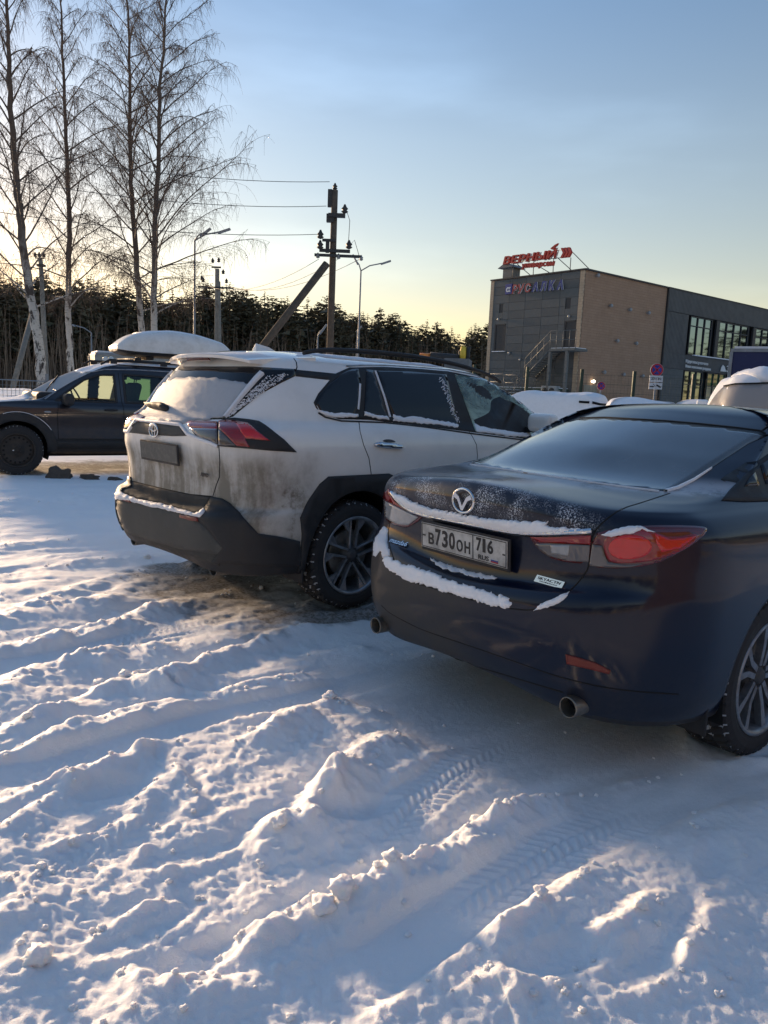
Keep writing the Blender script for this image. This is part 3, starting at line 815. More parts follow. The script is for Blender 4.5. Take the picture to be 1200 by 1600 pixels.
# dark pillars surround first, glass proud of it
DLO = [(461.7, 577.8), (524, 584), (545, 574.5), (600, 573.5), (660, 577), (700, 580.5), (745, 589.5), (785, 605), (812, 626), (843, 658), (850, 690), (808, 684), (740, 675.5), (640, 663), (575, 656), (530, 655), (508, 648), (494, 638), (490, 629), (497, 615), (515, 594), (461.7, 588)]
class _k2: pass
def ringpoly(c, name, mode, outer, inner, m, off, thick=.006, **kw):
    """surround with a hole: drape the outer shape, leaving out cells inside the hole"""
    # bridge outer and inner into one outline
    i0 = min(range(len(inner)), key=lambda i: (inner[i][0] - outer[0][0]) ** 2 + (inner[i][1] - outer[0][1]) ** 2)
    inn = inner[i0:] + inner[:i0]
    ar = lambda P: sum(P[i][0] * P[(i + 1) % len(P)][1] - P[(i + 1) % len(P)][0] * P[i][1] for i in range(len(P)))
    if (ar(outer) > 0) == (ar(inn) > 0): inn = [inn[0]] + inn[:0:-1]
    e = .01 if mode == 'px' else 1e-4
    a = outer[0]; b = inn[0]
    
    poly = outer + [(a[0] + e, a[1] + e), (b[0] + e, b[1] + e)] + inn[1:] + [b]
    return c.drape(name, mode, poly, m, off=off, thick=thick, **kw)
ringpoly(suv, 'window_surround', 'px', DLO[9:] + DLO[:9], W_FRONT, BLACK, .0025, mirror=True, step=6)
suv.drape('quarter_window', 'px', smooth_poly([(493.5, 628.5), (498.5, 618), (524, 591), (545, 578), (564, 576.3), (560.8, 651.3), (520.5, 651), (503, 645), (495.5, 635.5)], 1), DARKGLASS, off=.0055, thick=.003, mirror=True)
suv.drape('rear_vent_window', 'px', [(572, 578), (583, 579), (607, 656), (568.5, 648)], DARKGLASS, off=.0055, thick=.003, mirror=True)
suv.drape('rear_door_window', 'px', [(588, 580), (640, 581), (697, 586), (715.5, 666.5), (660, 660), (615.5, 656)], DARKGLASS, off=.0055, thick=.003, mirror=True)
suv.drape('front_door_window', 'px', [(710, 585.5), (756, 592.5), (792, 609.5), (817.5, 631), (839, 655), (830, 685), (742.5, 674)], FROSTLIGHT, off=.0055, thick=.001)
suv.drape('front_door_window', 'px', [(710, 585.5), (756, 592.5), (792, 609.5), (817.5, 631), (839, 655), (830, 685), (742.5, 674)], FROSTTEAL, off=.0055, thick=.001, only_mirror=True)
# snow lying in the lower edge of the windows
suv.drape('window_snow', 'px', [(494, 634), (499, 641), (508, 643), (520, 646), (535, 645), (559, 647), (560, 651.5), (530, 653.5), (512, 651), (500, 645)], SNOW, off=.006, thick=.002, bulge=frost_bulge(.004, 1), jag=1.6, step=3)
suv.drape('window_snow', 'px', [(569, 643), (585, 648), (606, 651), (608, 656.5), (588, 654), (568, 649)], SNOW, off=.006, thick=.002, bulge=frost_bulge(.004, 2), jag=1.6, step=3)
suv.drape('window_snow', 'px', [(613, 648), (630, 652), (650, 651), (680, 657), (700, 659), (716, 664), (716, 668.5), (680, 664), (640, 660.5), (614, 658)], SNOW, off=.006, thick=.002, bulge=frost_bulge(.004, 3), jag=1.8, step=3)
suv.drape('window_snow', 'px', [(740, 662), (752, 665), (770, 663), (790, 668), (810, 666), (829, 675), (829, 684), (790, 681), (744, 675)], SNOW, off=.008, thick=.002, bulge=frost_bulge(.004, 4), jag=1.8, step=3)
for pts in ([(586, 580), (593, 600), (600, 620), (609, 652)], [(562, 600), (561, 620), (559, 640)]):
    suv.line('pillar_frost', 'px', pts, .016, FROST, off=.008)
rg = random.Random(3)
for k in range(80):
    t = k / 79; px_ = 688 + 26 * t + rg.uniform(-3, 3); py_ = 590 + 68 * t
    a = (px_, py_); b = (px_ + rg.uniform(-4, 4), py_ + rg.uniform(1, 3)); suv.line('pillar_frost', 'px', [a, b], rg.uniform(.003, .007), FROST, off=.007)
suv.line('roof_gutter', 'px', [(541, 572.5), (565, 571), (605, 571), (655, 574), (702, 578), (748, 587), (790, 603), (820, 627), (850, 660)], .013, BRUSHED, off=.004, mirror=True)
suv.line('belt_trim', 'px', [(497, 645), (508, 652), (533, 658), (600, 660.5), (660, 667), (740, 678), (830, 689)], .010, BLACK, off=.006, mirror=True)
# door gaps
suv.line('door_gap', 'px', [(560.8, 659), (562.5, 674), (568, 695), (576.5, 716), (580, 741)], .006, GAP, off=.001, mirror=True)
suv.line('door_gap', 'px', [(729, 669), (738, 682), (744.5, 695), (746, 712), (742, 760)], .006, GAP, off=.001, mirror=True)
# handle
suv.drape('door_handle', 'px', smooth_poly([(584, 692), (592, 690), (618, 693), (629, 698), (628, 702), (610, 702), (590, 700), (584, 697)], 2), CHROME, off=.012, thick=.004, step=2.5, mirror=True, bulge=lambda d, p: .02 * min(1, d / .012))
suv.drape('handle_recess', 'px', smooth_poly([(596, 690), (602, 686), (614, 687), (620, 692)], 2), DARKALLOY, off=.0015, thick=.002, step=2.5)
# wheel arch cladding, sills and bumpers
ARCH_O = [(-.47, .56), (-.485, .66), (-.42, .76), (-.335, .86), (-.27, .905), (.25, .905), (.34, .87), (.42, .76), (.485, .62), (.50, .50), (.52, .40), (.55, .36), (2.14, .36), (2.17, .42), (2.21, .60), (2.28, .76), (2.36, .87), (2.44, .905), (2.95, .905), (3.05, .84), (3.14, .70), (3.18, .55), (3.20, .40), (3.20, .30), (3.09, .30)]
def arc(cx, cz, r_, a0, a1, n=22): return [(cx + r_ * math.cos(R(a0 + (a1 - a0) * i / n)), cz + r_ * math.sin(R(a0 + (a1 - a0) * i / n))) for i in range(n + 1)]
clad = ARCH_O + arc(2.69, .385, .415, -10, 190) + [(2.27, .275), (.43, .275)] + arc(0, .385, .415, -15, 190) + [(-.42, .30), (-.46, .30)]
suv.drape('wheel_arch_cladding', 'side', clad, BLACK, off=.010, thick=.012, step=.045, mirror=True)
suv.drape('bumper_corner', 'px', [(331.5, 776), (347.3, 779), (359.6, 786), (403.3, 833.5), (440, 839), (467.5, 845.5), (470, 866), (469, 884), (440, 884), (350, 880), (330, 878), (349, 856), (322, 822.5), (309, 812), (308, 803), (318, 799)], BLACK, off=.010, thick=.014, mirror=True, step=6)
suv.drape('bumper_insert', 'px', [(188, 748), (217.5, 755), (265, 766.5), (296.7, 773), (330, 776.5), (317, 799), (309, 803), (265, 790), (217.5, 780), (197, 772.5), (189.5, 768)], DARKBUMP, off=.006, thick=.01)
suv.drape('rear_bumper', 'px', [(178, 790), (178.5, 780), (186, 781), (201.7, 782), (233.3, 790.5), (265, 797), (307, 808), (311, 815), (322, 822.5), (349, 855.7), (346, 866), (281, 857), (225.4, 841), (201.7, 833), (192, 822.5), (184, 813)], GREYBUMP, off=.008, thick=.012, step=6)
suv.drape('bumper_snow_ledge', 'px', [(177, 781), (180, 772), (188, 768), (197, 773), (217.5, 781), (265, 791.5), (306, 803), (312, 801), (318, 796), (322, 800), (314, 809), (306, 808), (265, 798), (233, 791), (201, 782), (186, 780)], FROST, off=.012, thick=.006, bulge=frost_bulge(.012, 5), step=3, jag=1.0)
suv.drape('diffuser', 'px', [(225, 838), (281, 853), (345, 861), (343, 884), (300, 868), (235, 848)], DARKBUMP, off=.004, thick=.01)
suv.drape('reflector', 'px', [(284, 804), (311, 809), (312, 814.5), (300, 813), (283, 808)], DULLRED, off=.014, thick=.004, step=2.5, mirror=True)
for s_ in (-1, 1): exhaust(SUV, -.875, s_ * .565, .315, .044)
MB().tube([(-.45, -.62, .30), (-.66, -.60, .31)], .06, 14).build('silencer', EXH, SUV)
for s_ in (-1, 1):
    o = MB().box((-.425, s_ * .79, .36), (.014, .20, .26)).build('mud_flap', BLACK, SUV); bevel(o, .004)
suv.line('tailgate_gap', 'px', [(341, 660), (342, 697), (343.5, 720), (343, 745), (338, 758), (332.5, 776)], .007, GAP, off=.001, mirror=True)
suv.line('tailgate_gap', 'px', [(188, 747.5), (217.5, 754.5), (265, 766), (296.7, 772.6), (331.5, 775.8)], .008, GAP, off=.001)
# rear window under frost
suv.drape('rear_window', 'px', [(206, 634), (238, 603), (262, 583), (276, 573), (330, 573), (388, 573), (462, 577), (461, 588), (440, 598), (405, 617), (364, 651), (350, 655), (300, 656), (215, 651)], DARKGLASS, off=.003, thick=.004, step=5)
suv.drape('rear_window_frost', 'px', [(207, 634), (225, 619), (250, 602), (276, 591), (300, 589.5), (340, 591.5), (389, 600), (380, 612), (362, 636), (348, 653), (320, 657), (296, 658), (284, 663), (250, 658), (213, 655), (206, 656), (198, 650), (196, 642)], WINFROST, off=.006, thick=.004, bulge=frost_bulge(.003, 6, .02, 60), step=4, jag=2.6)
suv.line('window_side_fin', 'px', [(410, 584), (400, 594), (380, 618), (352, 654)], .036, FROST, off=.022, mirror=True, wfn=lambda t: 1 - .5 * t)
suv.line('window_edge_snow', 'px', [(268, 582), (255, 592), (230, 610), (204, 636)], .03, FROST, off=.02)
spk = MB()
def speck(a, b):
    h_, n_ = suv.cast('px', a, b); u_ = Vector((rg.uniform(-1, 1), rg.uniform(-1, 1), rg.uniform(-1, 1))); u_ = (u_ - n_ * u_.dot(n_)).normalized(); v_ = n_.cross(u_); l_ = rg.uniform(.003, .013); w2 = rg.uniform(.0015, .004); c_ = h_ + n_ * .006
    spk.add([c_ - u_ * l_, c_ - v_ * w2, c_ + u_ * l_, c_ + v_ * w2, c_ + n_ * .003], [(0, 1, 4), (1, 2, 4), (2, 3, 4), (3, 0, 4)])
for k in range(460):
    t = rg.random(); u = rg.random(); ax, ay = 455 - 95 * t, 583 + 68 * t; bx_, by_ = 408 - 58 * t, 590 + 62 * t
    px_ = ax + (bx_ - ax) * u * .8; py_ = ay + (by_ - ay) * u * .8
    speck(px_, py_)
spk.build('frost_specks', FROST, SUV, fix=False)['kind'] = 'stuff'
# lamps
def suv_lamp(mir):
    kw = dict(only_mirror=mir)
    f = lambda *a, **k: (suv.drape(*a, **{**k, **kw}), suv.last_mirror if mir else None)
    a = f('tail_lamp', 'px', [(341.5, 659), (352, 655), (367, 653.5), (390, 656), (404.7, 658.7), (415.3, 665.3), (443.3, 686.7), (463.3, 706.7), (420, 704), (387.3, 701), (342.5, 697.3)], BLACK, off=.006, thick=.01); h = a[1] if mir else a[0]
    f('red_lens', 'px', [(342.5, 660), (356, 658), (387, 662.7), (402, 674.7), (422, 689.3), (383, 686), (390.7, 698.7), (371, 696.7), (356.7, 682.7), (343, 671)], RED, off=.012, thick=.004, parent=h, step=3)
    f('bright_lens', 'px', [(368, 662.5), (387, 663.5), (401, 675.5), (419, 688.3), (384, 684.5), (377, 676)], REDHOT, off=.0135, thick=.003, parent=h, step=3)
    f('clear_lens', 'px', [(343, 672), (356, 683.5), (369.5, 696.3), (343, 695.8)], SMOKE, off=.012, thick=.004, parent=h, step=3)
    a = f('tailgate_lamp', 'px', [(292.7, 662), (298, 658.7), (328.7, 659), (340.5, 659.5), (341.5, 697), (330, 689.5), (318, 684), (306, 680)], BLACK, off=.006, thick=.01); h = a[1] if mir else a[0]
    f('red_lens', 'px', [(293.5, 662.3), (298.5, 659.7), (328.7, 660), (340, 660.5), (340.5, 671.5), (328.7, 671), (297.5, 669)], RED, off=.011, thick=.004, parent=h, step=3)
    f('clear_lens', 'px', [(298.5, 669.5), (328.7, 671), (340.5, 671.5), (341, 695), (330, 688), (311, 681.5)], SMOKE, off=.011, thick=.004, parent=h, step=3)
suv_lamp(False); suv_lamp(True)
suv.line('trim_ridge', 'px', [(191, 672.7), (200.7, 674), (212.7, 656), (250, 660), (283, 664), (294, 678), (310, 685), (330, 692), (341, 697.5)], .022, FROST, off=.012)
suv.drape('tailgate_trim', 'px', [(203, 676), (214, 659), (250, 662.5), (282, 667), (292, 681), (270, 681.5), (230, 679)], GREYBUMP, off=.006, thick=.004)
# round badge, plate, letters
ce, ne = suv.cast('px', 243.5, 672.5)
def ellipse_tube(mb, c, u, v, ru, rv, r_, n=30): mb.tube([c + u * ru * math.cos(2 * math.pi * i / n) + v * rv * math.sin(2 * math.pi * i / n) for i in range(n + 1)], r_, 6, cap=False)
mb = MB(); u = Vector((0, 1, 0)); v = Vector((-ne.z, 0, -ne.x)) if abs(ne.x) > .1 else Vector((0, 0, 1)); v = ne.cross(u).normalized()
c0 = ce + ne * .016; ellipse_tube(mb, c0, u, v, .062, .043, .006); ellipse_tube(mb, c0, u, v, .020, .042, .005); ellipse_tube(mb, c0 + v * (.016 if v.z > 0 else -.016), u, v, .044, .020, .005)
mb.build('badge', CHROME, SUV)
pl = MB().box((-.952, 0, .995), (.012, .53, .135), M=Matrix.Rotation(R(-4), 3, 'Y')).build('number_plate_frame', BLACK, SUV); bevel(pl, .004)
pp = MB().box((-.9595, 0, .997), (.006, .515, .11), M=Matrix.Rotation(R(-4), 3, 'Y')).build('number_plate', PLATEDIRT, pl); bevel(pp, .002)
fr = lambda a, b, d: Vector((-.962 - d, -a, b))
# "AWD" style badge letters on the right of the tailgate
cb, nb_ = suv.cast('px', 321, 742)
mb = MB(); letters(mb, 'AWD', lambda a, b, d: Vector((cb.x - .006 - d, cb.y - a, cb.z + b)), -.045, -.012, .09, .024, .004, bold=.01); mb.build('badge_letters', DARKALLOY, SUV)
# wiper cover
suv.drape('rear_wiper', 'px', smooth_poly([(229, 633), (240, 630), (258, 631), (267, 636), (264, 645), (248, 642), (233, 638)], 1), BLACK, off=.02, thick=.01, step=3, bulge=lambda d, p: .03 * min(1, d / .02))
# spoiler
def sheet(name, fn, nu, nv, m, parent, closed_thick=None):
    """closed lofted slab: fn(u, v) -> (top point, bottom point)"""
    T = []; B = []
    for i in range(nu + 1):
        for j in range(nv + 1):
            a, b = fn(i / nu, j / nv); T.append(a); B.append(b)
    n = len(T); w1 = nv + 1; fs = []
    for i in range(nu):
        for j in range(nv):
            a = i * w1 + j; fs.append((a, a + w1, a + w1 + 1, a + 1)); fs.append((n + a, n + a + 1, n + a + w1 + 1, n + a + w1))
    ring_ = [(i, 0) for i in range(nu + 1)] + [(nu, j) for j in range(1, nv + 1)] + [(i, nv) for i in range(nu - 1, -1, -1)] + [(0, j) for j in range(nv - 1, 0, -1)]
    ids = [i * w1 + j for i, j in ring_]
    for k in range(len(ids)): a, b = ids[k], ids[(k + 1) % len(ids)]; fs.append((a, b, n + b, n + a))
    mb = MB(); mb.add(T + B, fs, 0, True); o = mb.build(name, m, parent)
    md = o.modifiers.new('edge', 'EDGE_SPLIT'); md.split_angle = R(40); return o
def spo(u, v):
    yy = (u * 2 - 1); ay = abs(yy)
    rear = -.715 + .10 * ay ** 2.6; front = -.15
    x = rear + (front - rear) * v; hw = .525 + .075 * v
    y = yy * hw
    zt = 1.632 + .046 * v ** .8 - .034 * ay ** 3
    th = .012 + .056 * ay ** 3 * v + .012 * (1 - abs(2 * v - 1))
    return Vector((x, y, zt + .006)), Vector((x + .01 * (1 - v), y * .995, zt - th))
sp = sheet('roof_spoiler', spo, 36, 14, SUV_PAINT, SUV)
sheet('spoiler_snow', lambda u, v: (lambda a: (a[0] + Vector((.01, 0, .007 * (1 + .5 * noise.noise(a[0] * 30)) * math.sin(math.pi * min(1, max(0, u))) ** .3)), a[0] + Vector((.01, 0, 0))))(spo(.02 + .96 * u, .02 + .96 * v)), 40, 16, FROST, SUV)
sheet('brake_light', lambda u, v: (Vector((-.690 + .02 * v, (u - .5) * .30, 1.618 - .018 * v)), Vector((-.678 + .02 * v, (u - .5) * .30, 1.616 - .018 * v))), 8, 2, DARKRED, sp)
suv.line('spoiler_gap', 'px', [(459, 560), (463, 566), (464, 574), (461, 583)], .008, GAP, off=.001)
fin = MB(); fp = [(-.02, 0), (-.13, 1.0), (-.185, 1.0), (-.20, 0)]
fin.add([(.02, -.006, 1.675), (.02, .006, 1.675), (-.245, -.042, 1.665), (-.245, .042, 1.665), (-.225, -.007, 1.748), (-.225, .007, 1.748), (-.12, -.015, 1.728), (-.12, .015, 1.728)], [(0, 2, 4, 6), (1, 7, 5, 3), (2, 3, 5, 4), (4, 5, 7, 6), (6, 7, 1, 0), (0, 1, 3, 2)])
bevel(fin.build('roof_antenna', SUV_PAINT, SUV), .008, 2, 20)
for s_ in (-1, 1):
    P = [(-.24, 1.672), (-.12, 1.700), (.1, 1.716), (.6, 1.722), (1.0, 1.708), (1.35, 1.675), (1.62, 1.630), (1.74, 1.600), (1.80, 1.575)]
    P = smooth_poly(P, 2, False); mb = MB()
    mb.tube([(x, s_ * (.585 - .02 * max(0, x - 1)), z) for x, z in P], [.013 + .004 * math.sin(math.pi * i / (len(P) - 1)) for i in range(len(P))], 8); mb.build('roof_rail', BLACK, SUV)
roof_snow = suv.drape('roof_snow', 'top', smooth_poly([(-.17, -.50), (.5, -.53), (1.3, -.50), (1.5, -.3), (1.55, 0), (1.5, .3), (1.3, .50), (.5, .53), (-.17, .50)], 1), FROST, off=.002, thick=.002, step=.05, bulge=frost_bulge(.010, 9, .03, 12))
# door mirrors
q = at_depth(848, 661, 1); o_, d_ = suv.cam, suv.dirlocal(848, 661); t = (-.99 - o_.y) / d_.y; mc = o_ + d_ * t
for s_ in (-1, 1):
    c = (mc.x, -s_ * mc.y * -1 if False else s_ * abs(mc.y), mc.z)
    o = MB().box(c, (.14, .24, .15)).build('door_mirror', SUV_PAINT, SUV); bevel(o, .05, 4)
    MB().box((mc.x + .02, s_ * .88, mc.z - .06), (.08, .12, .04)).build('mirror_arm', BLACK, o)
# ================================================================== dark blue saloon
SED = empty('parked_car', SED_AT, math.pi / 2 - SED_AZ, 'dark blue saloon with snow along its boot and bumper, nearest on the right', 'car')
sed = Car(SED, SEDAN_ROWS, TAPER, .015)
for cx in (-.045, 2.83): sed.arch(cx, .33, .375)
SED_GLASS = [(-.52, 1.10), (-.40, 1.175), (-.22, 1.245), (.05, 1.315), (.40, 1.362), (.85, 1.372), (1.25, 1.335), (1.60, 1.235), (1.95, 1.10), (1.80, 1.075), (.9, 1.095), (0, 1.10)]
sed.holes('px', [(760, 718), (800, 697), (870, 669), (945, 660), (1040, 666), (1150, 678), (1172, 682), (1100, 732), (1050, 760), (970, 754), (850, 737)], both=False)
sed.body('body', [SED_PAINT, BLACK], lambda c: 1 if c.z < .25 else 0)
for cx in (-.045, 2.83):
    for s_ in (-1, 1):
        wheel_well(SED, cx, .382, .905, s_, .33); make_wheel(SED, cx, s_, .346, .230, .890, .238, 'split').location.z = -.034
MB().box((1.4, 0, .24), (4.1, 1.30, .10)).box((-.60, 0, .33), (.55, 1.15, .12)).build('underbody', GAP, SED)
# rear window
RWIN = [(736, 724), (765, 706), (800, 689), (835, 674), (870, 662), (907, 654.8), (945, 654), (981, 656), (1040, 659.5), (1090, 663.8), (1150, 670), (1187.5, 675), (1198.8, 680.6), (1168.8, 693.8), (1112.5, 731), (1060, 763), (1046, 767.5), (1020, 766), (970, 760), (900, 750), (820, 739), (770, 730.5)]
sed.drape('rear_window', 'top', sed.trace(RWIN), HAZYGLASS, off=.003, thick=.010, step=.035)
sed.line('window_seal', 'px', [(907, 653.5), (945, 652.6), (981, 654.6), (1040, 658), (1090, 662.3), (1150, 668.6), (1187.5, 673.5), (1200, 680)], .010, GAP, off=.005)
sed.line('roof_gap', 'px', [(1187, 676), (1200, 666), (1216, 655), (1240, 646)], .010, GAP, off=.003, mirror=True)
sed.line('window_edge_snow', 'px', [(1040, 768), (1060, 762.5), (1085, 750), (1112, 732)], .014, SNOW, off=.009, wfn=lambda t: 1.2 - 1.0 * t)
sed.line('window_edge_snow', 'px', [(735, 726), (790, 734), (820, 738.8), (900, 750.5), (970, 760.5), (1030, 768)], .007, FROST, off=.006)
# side glass, both sides
QT = sed.trace([(1127, 782), (1150, 752), (1185, 722)], 'side', 999)

sed.drape('window_surround', 'side', [(-.15, 1.13), (.05, 1.195), (.30, 1.255), (.55, 1.290), (.85, 1.305), (1.22, 1.275), (1.53, 1.19), (1.86, 1.08), (1.75, 1.065), (.9, 1.080), (0, 1.085), (-.15, 1.087)], BLACK, off=.003, thick=.004, mirror=True, step=.04)
sed.drape('quarter_window', 'side', [(-.10, 1.105), (-.04, 1.135), (.03, 1.160), (.03, 1.105)], DARKGLASS, off=.006, thick=.003, mirror=True, step=.03)
sed.drape('rear_door_window', 'side', [(.09, 1.108), (.09, 1.185), (.32, 1.24), (.55, 1.272), (.80, 1.285), (.83, 1.105), (.4, 1.11)], DARKGLASS, off=.006, thick=.003, mirror=True, step=.04)
sed.drape('front_door_window', 'side', [(.90, 1.105), (.88, 1.285), (1.20, 1.258), (1.50, 1.178), (1.74, 1.09), (1.4, 1.10)], DARKGLASS, off=.006, thick=.003, mirror=True, step=.04)
sed.drape('window_corner', 'px', [(1127, 782), (1140, 766), (1165, 741), (1200, 716), (1235, 700), (1235, 775), (1200, 783), (1165, 784)], BLACK, off=.004, thick=.004, mirror=True, step=6)
sed.line('window_trim', 'side', [(.15, 1.083), (.9, 1.077), (1.82, 1.058)], .010, CHROME, off=.006, mirror=True)
sed.drape('windscreen', 'front', [(-.64, 1.07), (.64, 1.07), (.50, 1.375), (-.50, 1.375)], DARKGLASS, off=.003, thick=.003, step=.06)
for pts in ([(.38, 1.075), (.40, .9), (.42, .70), (.34, .56), (.33, .45)], [(.88, 1.08), (.92, .8), (.90, .5), (.88, .30)], [(1.85, 1.06), (1.98, .9), (2.03, .6), (1.98, .30)]):
    sed.line('door_gap', 'side', smooth_poly(pts, 2, False), .006, GAP, off=.001, mirror=True)
for xx in (.55, 1.55):
    sed.drape('door_handle', 'side', smooth_poly([(xx - .10, .915), (xx + .10, .905), (xx + .10, .935), (xx - .10, .945)], 2), SED_PAINT, off=.02, thick=.004, step=.02, mirror=True)
# boot lid outline
sed.line('boot_gap', 'px', smooth_poly([(1046.9, 770.6), (1007.5, 783.8), (970, 795), (943.8, 813.8), (926.9, 832.5), (922, 860), (921.3, 885), (906.3, 907.5), (887.5, 926), (860, 944), (833, 954), (794, 951), (750, 941), (687, 922.5), (634, 906), (610, 890)], 1, False), .006, GAP, off=.001)
sed.line('boot_gap', 'px', smooth_poly([(609.4, 816.7), (606.5, 828.3), (607, 845.8), (613, 868), (622, 888)], 1, False), .006, GAP, off=.001)
# lamps of the right side; mirrored to the left
def sed_lamp(mir):
    kw = dict(only_mirror=mir)
    def f(*a, **k):
        o = sed.drape(*a, **{**k, **kw}); return sed.last_mirror if mir else o
    h = f('tail_lamp', 'px', smooth_poly([(926.9, 834.4), (958.8, 826), (1003.8, 821.8), (1050, 821), (1097.5, 822.5), (1106, 827), (1096, 841), (1060, 864.4), (1022.5, 882), (970, 889), (921.5, 885.5)], 1), DARKRED, off=.003, thick=.02, step=4.5)
    f('red_lens', 'px', smooth_poly([(943, 850), (947, 839), (962, 831), (985, 829), (1003, 825.5), (1022, 832), (1046, 841), (1094, 833), (1080, 850), (1060, 862), (1030, 873), (1000, 878.5), (955, 880), (947, 868)], 1), RED, off=.009, thick=.008, parent=h, step=4)
    f('bright_lens', 'px', smooth_poly([(950, 852), (960, 840), (980, 835), (1005, 838), (1018, 848), (1016, 862), (1000, 872), (970, 874), (954, 866)], 2), REDHOT, off=.012, thick=.006, parent=h, step=3.5)
    f('bright_lens', 'px', [(1022, 834), (1046, 843), (1086, 838), (1060, 856), (1032, 862), (1024, 848)], REDHOT, off=.0115, thick=.006, parent=h, step=3.5)
    f('clear_lens', 'px', [(926.5, 850), (941, 851.5), (946, 868), (951, 878), (975, 882), (1003, 881), (985, 886), (950, 886.5), (922.5, 883.5)], SMOKE, off=.010, thick=.006, parent=h, step=3.5)
    h = f('boot_lamp', 'px', smooth_poly([(825.6, 836.3), (870, 836), (925, 834.4), (921.3, 882), (868.8, 876), (842.5, 860)], 1), DARKRED, off=.003, thick=.015, step=4)
    f('red_lens', 'px', [(829, 838), (870, 837.5), (924, 836), (923, 849.4), (880, 848), (846, 846.5)], RED, off=.009, thick=.006, parent=h, step=3.5)
    f('clear_lens', 'px', [(837, 849), (860, 848.5), (923, 851), (921, 878), (890, 876), (860, 869), (847, 860)], SMOKE, off=.009, thick=.006, parent=h, step=3.5)
    f('pale_lens', 'px', [(862, 851), (892, 851), (890, 868), (864, 864)], SMOKE2, off=.0105, thick=.005, parent=h, step=3.5)
sed_lamp(False)
# left lamp as it shows in the photograph
h = sed.drape('tail_lamp', 'px', smooth_poly([(610.8, 762.7), (601.5, 770), (599.5, 790.4), (602.5, 810.8), (612, 818), (628.3, 823.5), (640, 824), (660.4, 809.4), (663.3, 804.5), (637, 796), (619.6, 781.7)], 1), DARKRED, off=.004, thick=.012, step=3.5)
sed.drape('red_lens', 'px', [(610, 764), (602.5, 771), (601, 779), (616.7, 787.5), (640, 799), (657.5, 806.5), (661, 803.5), (637, 796.5), (619, 782)], RED, off=.010, thick=.006, parent=h, step=3)
sed.drape('clear_lens', 'px', [(602, 781), (616.7, 789), (640, 800.5), (656, 807.5), (640, 820.5), (628, 820), (612, 814), (604.5, 808)], SMOKE2, off=.010, thick=.006, parent=h, step=3)
# chrome strip and badges
CH = [(612.3, 770), (620, 780), (637, 795.3), (663.3, 805), (700, 812.5), (745, 820.6), (780, 828), (809.2, 833), (861.7, 833.2), (920, 829.8), (925, 829)]
sed.line('chrome_strip', 'px', smooth_poly(CH, 1, False), .020, CHROME, off=.012)
ce, ne = sed.cast('px', 726.6, 782.2)
u = Vector((0, 1, 0)); u = (u - ne * u.dot(ne)).normalized(); v = ne.cross(u); v = v if v.z > 0 else -v; c0 = ce + ne * .010
mb = MB(); ellipse_tube(mb, c0, u, v, .062, .050, .0065)
wing = [(-.055, .012), (-.045, .030), (-.022, .016), (0, -.022), (.022, .016), (.045, .030), (.055, .012), (.030, .002), (.006, -.040), (-.006, -.040), (-.030, .002)]
mb.prism(wing, .007, lambda a, b, d: c0 + u * a + v * b + ne * d); mb.build('badge', CHROME, SED)
def face_frame(c, x, y):
    p, n = c.cast('px', x, y); n = Vector((n.x, n.y, n.z)).normalized(); r_ = Vector((0, -1, 0)); r_ = (r_ - n * r_.dot(n)).normalized(); up = n.cross(r_); up = up if up.z > 0 else -up
    return p, n, r_, up
p, n, r_, up = face_frame(sed, 624, 848)
mb = MB(); letters(mb, 'mazda6', lambda a, b, d: p + r_ * a + up * b + n * (.004 + d), -.062, -.013, .125, .026, .003, shear=.15, bold=.012); mb.build('badge_letters', CHROME, SED)
p, n, r_, up = face_frame(sed, 859, 909)
o = MB().prism([(-.070, -.014), (.062, -.014), (.070, .014), (-.062, .014)], .004, lambda a, b, d: p + r_ * a + up * b + n * (.001 + d)).build('badge_plate', CHROME, SED); 
mb = MB(); letters(mb, 'SKYACTIV', lambda a, b, d: p + r_ * a + up * b + n * (.005 + d), -.054, -.002, .110, .011, .0015, bold=.01); letters(mb, 'TECHNOLOGY', lambda a, b, d: p + r_ * a + up * b + n * (.005 + d), -.045, -.010, .085, .005, .0015); mb.build('badge_letters', INK, o)
# number plate
PX0, PZ0, TL = -1.000, .812, R(-5)
Mp = Matrix.Rotation(TL, 3, 'Y')
o = MB().box((PX0 + .006, 0, PZ0 - .004), (.012, .536, .136), M=Mp).build('number_plate_frame', BLACK, SED); bevel(o, .004)
pf = lambda a, b, d: Vector((PX0, 0, PZ0)) + Mp @ Vector((-.003 - d, -a, b))
o = MB().prism([(-.26, -.056), (.26, -.056), (.26, .056), (-.26, .056)], .004, pf).build('number_plate', PLATEW, o)
mb = MB(); D = .0045
P2 = lambda a, b, d: pf(a, b, d + .004)
for t_, x0, w_, y0, h_ in (('В', -.212, .036, -.036, .052), ('7', -.166, .036, -.036, .076), ('3', -.122, .036, -.036, .076), ('0', -.078, .037, -.036, .076), ('О', -.031, .038, -.036, .052), ('Н', .018, .034, -.036, .052), ('7', .088, .030, -.012, .058), ('1', .125, .016, -.012, .058), ('6', .152, .033, -.012, .058)):
    letters(mb, t_, P2, x0, y0, w_, h_, .0015, bold=.028)
letters(mb, 'RUS', P2, .100, -.045, .060, .020, .0015, bold=.02)
def fr_rect(a0, b0, a1, b1): mb.prism([(a0, b0), (a1, b0), (a1, b1), (a0, b1)], .0015, P2)
fr_rect(.066, -.052, .070, .052); fr_rect(-.256, -.053, .256, -.050); fr_rect(-.256, .050, .256, .053); fr_rect(-.2565, -.052, -.2535, .052); fr_rect(.2535, -.052, .2565, .052); fr_rect(-.25, -.004, -.232, .002); fr_rect(.236, -.004, .25, .002)
mb.build('plate_lettering', INK, o)
